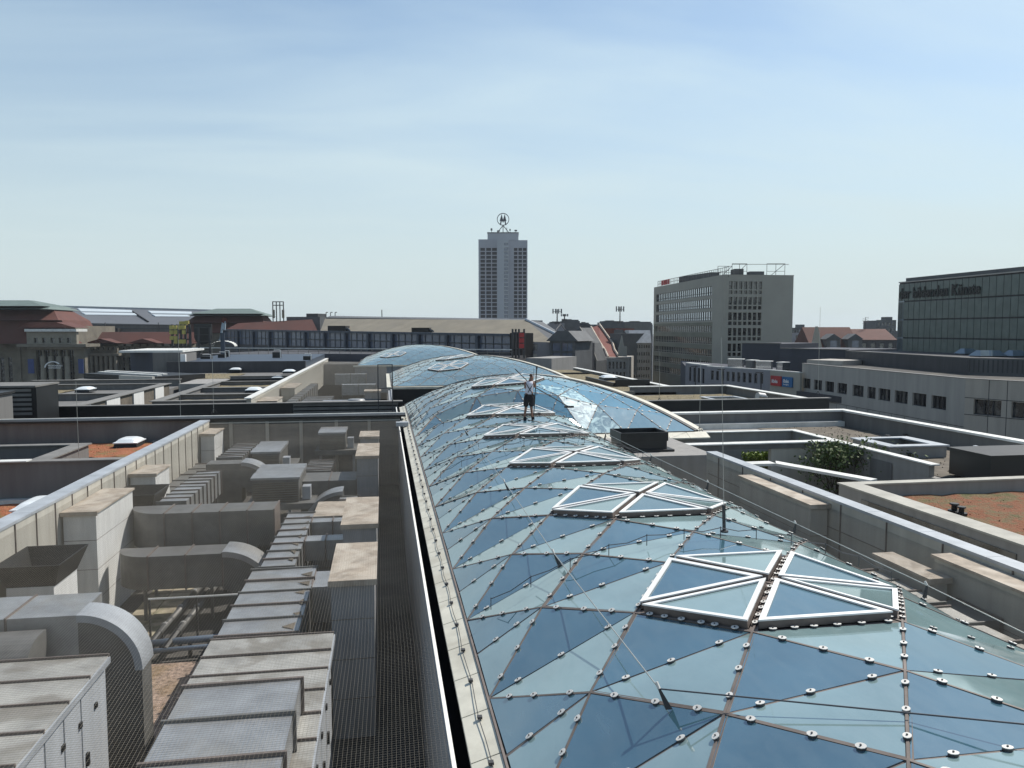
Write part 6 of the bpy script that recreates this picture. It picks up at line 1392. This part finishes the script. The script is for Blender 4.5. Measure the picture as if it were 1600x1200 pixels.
for px, w_, y0, y1, d, lb in ((526, 14, 509, 545, 200, 0), (657, 14, 512, 540, 180, 1)):
    MB().slab(D(px - w_, d), D(px + w_, d), 5, H(y1, d), H(y0, d)).build('dormer', 'dark_gap', t)
    c = w3(px + w_, y0 + 11, d) ; arc_band(c + Vector((0, -.3, 0)), 1.0, 1.35, 0, math.pi / 2, (1, 0, 0), (0, 0, 1), (0, 1, 0), 3, 10).build('arched_rail', 'blue_steel', t)
# ridge details
k = MB(); k.tube(w3(597, 495, 250), w3(597, 484, 250), .15, 5); k.build('finial', 'iron', t)
# glazed strip
t = T('glazed_gallery', 'long blue glazed gallery in front of the tan and red roofs', 'glazed gallery', V3(D(580, 165), -12))
n = 13; g0_, g1_ = D(348, 216), D(796, 137)
def gp(s): return g0_ + (g1_ - g0_) * s
def gz(py0, py1, s): return 0
ztop0, ztop1, zb0, zb1 = H(517, 216), H(525.5, 137), H(537, 216), H(550, 137)
zt_ = lambda s: ztop0 + (ztop1 - ztop0) * s
zb_ = lambda s: zb0 + (zb1 - zb0) * s
ugl = (g1_ - g0_).normalized(); ngl = Vector((-ugl.y, ugl.x)); Lg_ = (g1_ - g0_).length
for i in range(n):
    s0, s1 = i / n, (i + 1) / n; a, b = gp(s0), gp(s1)
    pn = MB().hexa([V3(a + ngl * .3, zb_(s0)), V3(b + ngl * .3, zb_(s1)), V3(b + ngl * .5, zb_(s1)), V3(a + ngl * .5, zb_(s0))], [V3(a + ngl * .3, zt_(s0)), V3(b + ngl * .3, zt_(s1)), V3(b + ngl * .5, zt_(s1)), V3(a + ngl * .5, zt_(s0))]).build('glass_bay', 'blue_glass', t)
    fr = MB()
    for j in range(4): s_ = s0 + (s1 - s0) * j / 4; q = gp(s_); fr.tube(V3(q + ngl * .2, zb_(s_)), V3(q + ngl * .2, zt_(s_)), .07, 4)
    m0_, m1_ = (zb_(s0) + zt_(s0)) / 2, (zb_(s1) + zt_(s1)) / 2; fr.tube(V3(a + ngl * .2, m0_), V3(b + ngl * .2, m1_), .10, 4); fr.build('glazing_bar', 'slate', pn)
    MB().slab(a - ngl * .3, a - ngl * .3 + ugl * .7, .5, zb_(s0) - 2.2, zt_(s0) + .1).build('column', 'blue_steel', t)
fr = MB(); fr.hexa([V3(g0_ - ngl * .2, zt_(0)), V3(g1_ - ngl * .2, zt_(1)), V3(g1_ + ngl * .8, zt_(1)), V3(g0_ + ngl * .8, zt_(0))], [V3(g0_ - ngl * .2, zt_(0) + .5), V3(g1_ - ngl * .2, zt_(1) + .45), V3(g1_ + ngl * .8, zt_(1) + .45), V3(g0_ + ngl * .8, zt_(0) + .5)]); fr.build('top_beam', 'blue_steel', t)
fr = MB(); fr.hexa([V3(g0_ + ngl * .1, -12), V3(g1_ + ngl * .1, -12), V3(g1_ + ngl * 3, -12), V3(g0_ + ngl * 3, -12)], [V3(g0_ + ngl * .1, zb_(0)), V3(g1_ + ngl * .1, zb_(1)), V3(g1_ + ngl * 3, zb_(1)), V3(g0_ + ngl * 3, zb_(0))]); fr.build('base_wall', 'wall_dark', t)
MB().slab(g1_ + ugl * .1, g1_ + ugl * 3, 3, -12, ztop1 + .6).build('end_block', 'dark_gap', t)
# terrace rail and deck before the gallery
t = T('terrace_railing', 'thin light terrace railing running below the blue glazed gallery', 'railing', V3(D(560, 135), -12))
r0, r1 = D(300, 150), D(800, 128); ra_, rb_ = V3(r0, H(543.5, 150)), V3(r1, H(546.5, 128))
MB().tube(ra_, rb_, .10, 6).build('handrail', 'coping_light', t); MB().tube(ra_ - Vector((0, 0, .5)), rb_ - Vector((0, 0, .5)), .04, 5).build('lower_rail', 'coping_dull', t)
for i in range(31): q = ra_ + (rb_ - ra_) * i / 30; MB().tube(q - Vector((0, 0, 1.3)), q, .05, 5).build('post', 'coping_dull', t)
t = T('terrace_building', 'dark terrace storey between the glass domes and the glazed gallery', 'building', V3(D(600, 134), -12))
MB().slab(r0 + Vector((0, .5)), r1 + Vector((0, .5)), 40, -12, ra_.z - 1.2, rb_.z - 1.2).build('deck', 'wall_dark', t)
MB().slab(D(500, 126), D(590, 124), 1, -12, H(553, 125)).build('grey_box', 'navy_wall', t)
MB().slab(D(822, 120), D(862, 118), 10, -12, H(560, 118)).build('stone_box', 'wall_light', t)
# red frame sign right of the gallery
t = T('letter_sign', 'dark scaffold with red letter signs at the right end of the glazed gallery', 'sign', V3(D(812, 130), -12))
k = MB()
for px in (801, 806, 811, 819): k.tube(w3(px, 560, 129), w3(px, 514, 129), .18, 5)
k.tube(w3(801, 520, 129), w3(819, 520, 129), .12, 5); k.tube(w3(801, 545, 129), w3(819, 545, 129), .12, 5); k.build('scaffold', 'iron', t)
for i in range(3): letters('E3S'[i], D(811, 128), ugl, H(528 + 8.5 * i, 128), .95, 'sign_red', t, 'red_letter', .06, sx=1.5) if False else MB().hexa([w3(811, 527 + 8.5 * i, 128), w3(819, 527 + 8.5 * i, 128), w3(819, 527 + 8.5 * i, 128.3), w3(811, 527 + 8.5 * i, 128.3)], [w3(811, 520 + 8.5 * i, 128), w3(819, 520 + 8.5 * i, 128), w3(819, 520 + 8.5 * i, 128.3), w3(811, 520 + 8.5 * i, 128.3)]).build('letter_back', 'sign_red', t)
# gabled glass fronted house right of the terrace
t = T('house', 'dark gabled house with a tall glazed front and four square windows, behind the terrace', 'house', V3(D(880, 135), -30), GH)
a, b = D(859, 136), D(899, 134); L = (b - a).length
facade(t, a, b, -30, H(533, 135), [(.4, L * .42), (L * .47, L * .9)], sorted([(H(549, 135), H(536, 135)), (H(560, 135), H(551, 135)), (H(571, 135), H(562, 135))]), 'slate', 'blue_glass', .3, mull=1.2, mullm='slate')
bodybox(t, a, b, 9, -30, H(533, 135) - .1, 'slate'); ug_ = (b - a).normalized(); nG = Vector((-ug_.y, ug_.x))
MB().extr([V3(a - ug_ * .6 - nG * .3, H(533, 135)), V3(b + ug_ * .6 - nG * .3, H(533, 135)), V3(a + (b - a) * .75 - nG * .3, H(517, 135)), V3(a + (b - a) * .3 - nG * .3, H(517, 135))], V3(nG * 9, 0)).build('roof', 'slate', t)
MB().tube(w3(868, 516, 136), w3(876, 506, 139), .12, 5).tube(w3(884, 516, 136), w3(876, 506, 139), .12, 5).build('roof_frame', 'iron', t)
t = T('house', 'low grey and blue clad house with a small bright window left of the gabled one', 'house', V3(D(840, 138), -30), GH)
facade(t, D(823, 138), D(859, 137), -30, H(535, 138), [(.5, 2.0)], [(H(548, 138), H(538, 138))], 'hotel_wall', 'mirror_window', .3); bodybox(t, D(823, 138), D(859, 137), 6, -30, H(535, 138) - .1, 'blue_steel')
MB().slab(D(824, 137.6), D(839, 137.5), .2, -12, H(553, 138)).build('boarded_front', 'concrete', t)

# ---- central station
dS = 235
t = T('railway_station', 'stone railway station with red mansard roofs, green roof caps and a columned portal', 'building', V3(D(80, dS), -30))
def frus(name, m, b, tp, parent, dp=22, dtop=None):
    (x0, y0), (x1, _) = b; (X0, Y0), (X1, _) = tp; dt_ = dtop if dtop is not None else 4
    p = [D(x0, dS), D(x1, dS), D(x1, dS) + Vector((0, dp)), D(x0, dS) + Vector((0, dp))]; q = [D(X0, dS) + Vector((0, dt_)), D(X1, dS) + Vector((0, dt_)), D(X1, dS) + Vector((0, dp - dt_)), D(X0, dS) + Vector((0, dp - dt_))]
    return MB().hexa([V3(v, H(y0, dS)) for v in p], [V3(v, H(Y0, dS)) for v in q]).build(name, m, parent)
facade(t, D(-60, dS + 6), D(30, dS + 6), -30, H(537, dS), steps(6, 1, 16, .5), [(H(600, dS), H(560, dS))], 'sandstone', 'window_glass', .5)
MB().slab(D(-60, dS + 6.4), D(118, dS + 6.4), 24, -30, H(509, dS)).build('body', 'sandstone', t)
frus('roof', 'red_tile', ((-60, 537), (108, 537)), ((-60, 500), (92, 500)), t, 28, 2.5)
frus('roof', 'red_tile', ((-60, 500.2), (92, 500)), ((-60, 483), (72, 483)), t, 26, 6)
frus('green_cap', 'green_copper', ((-62, 483), (76, 483)), ((-60, 478), (68, 478)), t, 26, 5.5)
frus('green_cap', 'green_copper', ((-60, 478), (68, 478)), ((-60, 467), (22, 467)), t, 26, 11)
# portal: attic, columns, banners
P0, P1 = D(41, dS - 4), D(122, dS - 4); uS = (P1 - P0).normalized(); nS = Vector((-uS.y, uS.x)); Lp = (P1 - P0).length; sc = Lp / 81
facade(t, P0, D(119, dS - 4), H(537, dS), H(518, dS), [((x - 41) * sc, (x - 41 + 7) * sc) for x in (52, 65, 78, 91, 103.5)], [(H(535.5, dS), H(527.5, dS))], 'sandstone_light', 'window_glass', 1.0, th=1.2, wname='attic')
MB().slab(D(38, dS - 5), D(119, dS - 5), 6, H(518, dS), H(514, dS)).build('cornice', 'coping_light', t)
MB().extr([V3(D(26, dS - 2), H(512, dS)), V3(D(118, dS - 2), H(512, dS)), V3(D(88, dS - 2), H(503.5, dS)), V3(D(45, dS - 2), H(503.5, dS))], V3(nS * 8, 0)).build('portal_roof', 'red_tile', t)
MB().slab(D(24, dS - 6), D(133, dS - 6), 8, H(541.5, dS), H(537, dS)).build('cornice', 'sandstone', t)
MB().slab(P0, D(131, dS - 4), 6, H(545, dS), H(541.6, dS)).build('lintel', 'sandstone_light', t)
facade(t, D(41, dS - 3), D(131, dS - 3), -30, H(545, dS), [((x - 41) * sc, (x - 41 + 9.5) * sc) for x in (54.5, 67, 79.5, 92, 104.5)], [(-26, H(546.5, dS))], 'sandstone', 'window_glass', 1.5, mull=1.0, mullm='sandstone', th=1.5, wname='portal_wall')
for x in (65.2, 77.8, 90.4, 103): q = D(x, dS - 4.2); MB().tube(V3(q, -30), V3(q, H(556, dS)), .85, 12, .7).build('column', 'sandstone_light', t)
for x0_, x1_ in ((41, 50.5), (120, 128)): MB().slab(D(x0_, dS - 5), D(x1_, dS - 5), .15, H(582, dS), H(560, dS)).build('banner', 'banner_blue', t)
k = MB()
for i in range(14):
    A0, A1 = math.pi * (.97 - .74 * i / 14), math.pi * (.97 - .74 * (i + 1) / 14); c = D(80, dS - 6); R0, R1 = 11.6 * dS / 1200, 13.2 * dS / 1200
    q = lambda A_, r: Vector((c.x, c.y, H(574, dS))) + Vector((uS.x, uS.y, 0)) * (r * math.cos(A_) ) + Vector((0, 0, r * .82 * math.sin(A_)))
    k.extr([q(A0, R0), q(A0, R1), q(A1, R1), q(A1, R0)], (nS.x * .3, nS.y * .3, 0))
k.build('sign_arch', 'white_paint', t)
letters('PROMENADEN', D(72.5, dS - 6), uS, H(571.2, dS), .68, 'white_paint', t, 'lettering', .05, sx=.95); letters('HAUPTBAHNHOF', D(72.5, dS - 6), uS, H(574.2, dS), .50, 'white_paint', t, 'lettering', .05, sx=.95)
# wing to the right
dW = 250
facade(t, D(127, dW), D(182, dW), -30, H(541, dW), steps(6, 1.2, 10.8, .5), sorted([(H(547, dW), H(542.3, dW)), (H(584, dW), H(557, dW))]), 'sandstone', 'window_glass', 1.0, mull=1.3, mullm='sandstone_light', th=1.0)
for i in range(7): q = D(133 + 7.6 * i, dW - 1); MB().tube(V3(q, -30), V3(q, H(556, dW)), .5, 10).build('column', 'sandstone_light', t)
MB().slab(D(126, dW - 1.5), D(184, dW - 1.5), 4, H(555.5, dW), H(552, dW)).build('cornice', 'sandstone_light', t)
facade(t, D(184, dW + 3), D(275, dW + 3), -30, H(541, dW), steps(10, .6, 19, .5), sorted([(H(549, dW), H(543.5, dW)), (H(580, dW), H(559, dW))]), 'sandstone', 'window_glass', 1.0, mull=1.3, mullm='sandstone_light', th=1.0)
MB().slab(D(127, dW + 4.2), D(300, dW + 4.2), 20, -30, H(535, dW)).build('body', 'sandstone', t)
dS2 = dS; dS = dW + 2
frus('roof', 'red_tile', ((118, 537), (300, 540)), ((120, 519), (300, 519)), t, 22, 5)
for x0_, x1_ in ((130, 182), (198, 246)): MB().extr([V3(D(x0_, dW - 2), H(536, dW)), V3(D(x1_, dW - 2), H(536, dW)), V3(D((x0_ + x1_) / 2, dW - 2), H(529, dW))], V3(nS * 10, 0)).build('pediment', 'red_tile', t)
for i in range(7): q = D(188 + 12 * i, dW + 2.2); MB().box(q.x - .8, q.y, H(541, dW), q.x + .8, q.y + 3, H(537.5, dW)).build('attic_window', 'sandstone_light', t)
# right tower
dS = 262
frus('roof', 'red_tile', ((272, 520), (425, 520)), ((290, 504), (412, 504)), t, 26, 3)
frus('roof', 'red_tile', ((290, 504), (412, 504)), ((300, 493), (406, 493)), t, 24, 5)
frus('green_cap', 'green_copper', ((293, 493), (417, 493)), ((298, 490), (410, 490)), t, 24, 4.5)
frus('green_cap', 'green_copper', ((298, 490), (410, 490)), ((330, 481), (384, 481)), t, 24, 10)
MB().slab(D(270, dS + 1), D(430, dS + 1), 24, -30, H(520, dS)).build('body', 'sandstone', t)
dS = 250
MB().hexa([w3(345, 519, 246), w3(497, 519, 240), w3(497, 519, 262), w3(345, 519, 262)], [w3(372, 505, 250), w3(488, 499, 248), w3(488, 499, 256), w3(372, 505, 256)]).build('side_roof', 'red_tile', t)
MB().slab(D(345, 247), D(500, 241), 15, -30, H(519, 246)).build('side_body', 'wall_dark', t)
# train hall
t = T('train_hall', 'huge grey train hall roof with white skylight strips behind the station', 'building', V3(D(190, 300), -30))
dH = 292
MB().hexa([w3(60, 505, dH), w3(330, 509, dH), w3(330, 509, dH + 60), w3(60, 505, dH + 60)], [w3(60, 480, dH + 22), w3(330, 486, dH + 22), w3(330, 486, dH + 58), w3(60, 480, dH + 58)]).build('roof', 'hall_roof', t)
MB().slab(D(60, dH + 24), D(345, dH + 24), 12, H(481, dH + 24) - 2, H(476.5, dH + 24), H(484, dH + 24)).build('ridge_light', 'coping_grey', t)
def onroof(px, py):
    # point on the sloping roof plane seen at px, py, set slightly proud
    f = (py - (505 + (px - 60) * 4 / 270)) / ((480 + (px - 60) * 6 / 270) - (505 + (px - 60) * 4 / 270)); d = dH + 22 * f / (1 + 0) - .5; return w3(px, py, d)
for a in ((70, 484, 90, 484, 94, 486.3, 74, 486.3), (76, 487.5, 94, 487.5, 99, 490.5, 81, 490.5), (122, 482.5, 206, 485.5, 210, 488.5, 127, 487), (128, 489, 212, 490.4, 215, 493, 134, 492), (232, 486.5, 300, 488, 300, 491, 237, 490), (238, 492, 298, 493, 296, 495, 243, 494.6)):
    k = MB(); k.extr([onroof(a[0], a[1]), onroof(a[2], a[3]), onroof(a[4], a[5]), onroof(a[6], a[7])], (0, .3, .3)); k.build('skylight', 'hall_glass', t)
for a in ((93, 483, 121, 502), (208, 487, 232, 503)):
    k = MB(); k.tube(onroof(a[0], a[1]), onroof(a[2], a[3]), .4, 5); k.build('roof_rib', 'dark_gap', t)
MB().slab(D(95, dH - 1), D(300, dH - 1), 8, -30, H(504, dH - 1), H(508, dH - 1)).build('side_wall', 'wall_grey', t)
k = MB()
for y in (508.5, 514): k.slab(D(100, dH - 1.4), D(300, dH - 1.4), .3, H(y, dH), H(y - 1, dH))
for px in (109, 164, 247): k.slab(D(px, dH - 1.5), D(px + 1, dH - 1.5), .3, H(518, dH), H(504, dH))
k.build('wall_rib', 'slate', t)
for a, b, y in ((135, 144, 514), (151, 158, 513.5), (172, 184, 513)): MB().slab(D(a, dH - 4), D(b, dH - 4), 2, H(520, dH), H(y, dH)).build('plant_box', 'dark_gap', t)
# scaffolds with signs seen from behind
t = T('letter_sign', 'yellow letter sign on a dark steel scaffold, left of the shield sign', 'sign', V3(D(282, 118), -12)); dd = 118
k = MB()
for px in (269, 277, 283, 289.5, 296.5): k.tube(w3(px, 562, dd), w3(px, 507, dd), .22, 5)
for y in (510, 520, 530, 541): k.tube(w3(266, y, dd), w3(297, y, dd), .1, 5)
k.build('scaffold', 'iron', t)
def plate(x0, x1, y0, y1, d, name, m, parent, th=.25):
    a, b = D(x0, d), D(x1, d); return MB().slab(a, b, th, H(y1, d), H(y0, d)).build(name, m, parent)
for x0_, x1_ in ((264.5, 270), (271, 276), (278, 283.5), (284, 289)):
    for y0_ in (508.5, 516, 525, 530.5): 
        if R.random() > .12: plate(x0_, x1_, y0_, y0_ + 6.2, dd - .6, 'letter_back', 'yellow_letter', t)
plate(280, 292, 502, 508, dd + .5, 'top_letter', 'yellow_letter', t); plate(289, 295, 501, 506, dd + .4, 'top_letter', 'yellow_letter', t)
t = T('shield_sign', 'black shield shaped sign with scaffold posts, between the yellow letters and the statue', 'sign', V3(D(317, 118), -12))
q = [w3(303, 506, dd), w3(330.5, 506, dd)] + [w3(330.5 - 13.7 * (1 - math.cos(a)), 526 + 12 * math.sin(a), dd) for a in [math.pi / 2 * i / 6 for i in range(7)]] + [w3(303 + 13.7 * (1 - math.cos(a)), 526 + 12 * math.sin(a), dd) for a in [math.pi / 2 * i / 6 for i in range(5, -1, -1)]]
MB().extr(q[::-1], (0, .4, 0)).build('shield', 'black_panel', t)
k = MB()
for px in (310, 327.5): k.tube(w3(px, 562, dd - 1), w3(px, 511, dd - 1), .16, 6)
for y in (512, 523, 533.5): k.tube(w3(304, y, dd - 1), w3(330, y, dd - 1), .05, 5)
k.build('scaffold', 'iron', t)
t = T('figure_sign', 'pale blue seated figure sign on a dark post, right of the shield sign', 'sign', V3(D(347, 117), -12)); dd = 117
MB().tube(w3(347.5, 560, dd), w3(347.5, 520, dd), .35, 6).build('post', 'blue_steel', t)
k = MB(); o3 = (0, .4, 0)
k.extr([w3(346, 508, dd), w3(352, 509, dd), w3(353, 502, dd), w3(347.5, 503, dd)][::1], o3); k.extr([w3(345, 514, dd), w3(351.5, 515.5, dd), w3(352.5, 509, dd), w3(346, 508.2, dd)], o3)
k.extr([w3(342.5, 530, dd), w3(344.5, 530, dd), w3(347.5, 516, dd), w3(345, 514, dd)], o3); k.extr([w3(339.5, 532, dd), w3(345, 532, dd), w3(344.5, 530, dd), w3(342.5, 529.5, dd)], o3); k.build('figure', 'statue', t)
MB().tube(w3(351, 500.5, dd), w3(351, 500.5, dd + .3), .45, 10).build('head', 'red_tile', t)
t = T('ribbed_dome', 'small ribbed half dome roof light below the glazed gallery on the left', 'roof light', V3(D(345, 128), -4))
k = MB(); c = w3(347, 541, 128)
for i in range(12):
    a, b = math.pi * i / 12, math.pi * (i + 1) / 12; k.add([c + Vector((1.9 * math.cos(x) , 0 + y, .85 * math.sin(x))) for x, y in ((a, 0), (b, 0), (b, 2.5), (a, 2.5))], [(0, 1, 2, 3)]); k.tube(c + Vector((1.92 * math.cos(a), -.02, .87 * math.sin(a))), c + Vector((1.92 * math.cos(a), 2.5, .87 * math.sin(a))), .05, 4)
k.build('dome', 'coping_light', t)
# rooftop frame on the skyline
t = T('roof_sign_frame', 'square steel frame with two tan side boards on the red roof skyline', 'sign frame', V3(D(435, 245), H(503, 245))); dd = 245; k = MB()
for px in (427, 432.5, 438, 443.5): k.tube(w3(px, 503, dd), w3(px, 471, dd), .18, 5)
for y in (471.5, 477): k.tube(w3(427, y, dd), w3(443.5, y, dd), .14, 5)
k.build('frame', 'iron', t)
for px in (426, 441): plate(px, px + 3.6, 484, 497, dd - .5, 'side_board', 'tan_roof', t)
t = T('far_block', 'dark low block with roof boxes left of the tan roof', 'building', V3(D(470, 265), -30), 'distant blocks on the skyline')
MB().slab(D(448, 265), D(500, 262), 12, -30, H(495, 264)).build('wall', 'slate', t); MB().slab(D(479, 264), D(497, 263), 6, H(495, 264), H(490, 264)).build('roof_plant', 'iron', t)
k = MB()
for px in (510, 517, 524): k.tube(w3(px, 496, 250), w3(px, 488, 250), .12, 4); k.tube(w3(px, 488, 250), w3(px + 3, 488, 250), .12, 4)
k.build('rail_hoop', 'iron', t)
# more city between, so that no bare ground shows at the skyline
bl = [(-60, 60, 470, 520, 'slate'), (820, 905, 507, 420, 'wall_grey'), (905, 1020, 507, 450, 'slate'), (1215, 1300, 516, 380, 'wall_grey'), (1290, 1420, 517, 400, 'slate')]
for i, (a, b, y, d, m_) in enumerate(bl[1:]):
    t = T('far_block', ['long grey far block closing the street behind the gabled houses', 'dark far block closing the skyline behind the antenna mast', 'low grey far block right behind the office block', 'low dark far block behind the red roofed houses on the right'][i], 'building', V3(D(a, d), -30), 'distant blocks on the skyline')
    facade(t, D(a, d), D(b, d), -30, H(y, d), steps(14, 1, (D(b, d) - D(a, d)).length - 1, .5), sorted([(H(y + 6 + 7 * j, d), H(y + 2.5 + 7 * j, d)) for j in range(3)]), m_, 'window_glass', .4)
    MB().slab(D(a, d + 1), D(b, d + 1), 20, -30, H(y, d) - .4).build('body', m_, t)
# street lamps by the hotel
for i, (px, yt, d) in enumerate(((1088, 573, 100), (1131, 578, 95), (1191, 583, 92))):
    p = D(px, d); zt_l = H(yt, d); t = T('street_lamp', ['dark street lamp in front of the hotel, leftmost of three', 'dark street lamp in front of the hotel, middle of three', 'dark street lamp in front of the hotel, beside the signs'][i], 'street lamp', V3(p, -30), 'street lamps in front of the hotel')
    MB().tube(V3(p, -30), V3(p, zt_l), .12, 8, .07).build('post', 'iron', t); MB().box(p.x - .7, p.y - .1, zt_l, p.x + .2, p.y + .1, zt_l + .12).build('lamp_head', 'iron', t)

# ------------------------------------------------------------------ city air
hb = MB().box(-3200, -420, -31, 3200, 5050, 82)
m = bpy.data.materials.new('haze'); m.use_nodes = True; n = m.node_tree.nodes; n.remove(n['Principled BSDF'])
pv = n.new('ShaderNodeVolumePrincipled'); pv.inputs['Color'].default_value = (0.86, 0.92, 0.97, 1); pv.inputs['Density'].default_value = 0.00012; pv.inputs['Anisotropy'].default_value = 0.2
m.node_tree.links.new(pv.outputs[0], n['Material Output'].inputs['Volume']); MATS['haze'] = m
tag(hb.build('haze', 'haze'), 'thin summer haze over the city', 'haze', kind='stuff')

# ------------------------------------------------------------------ lift everything to street datum
for o in COL.objects:
    if o.parent is None and o.type in ('MESH', 'EMPTY'): o.location.z += EYE
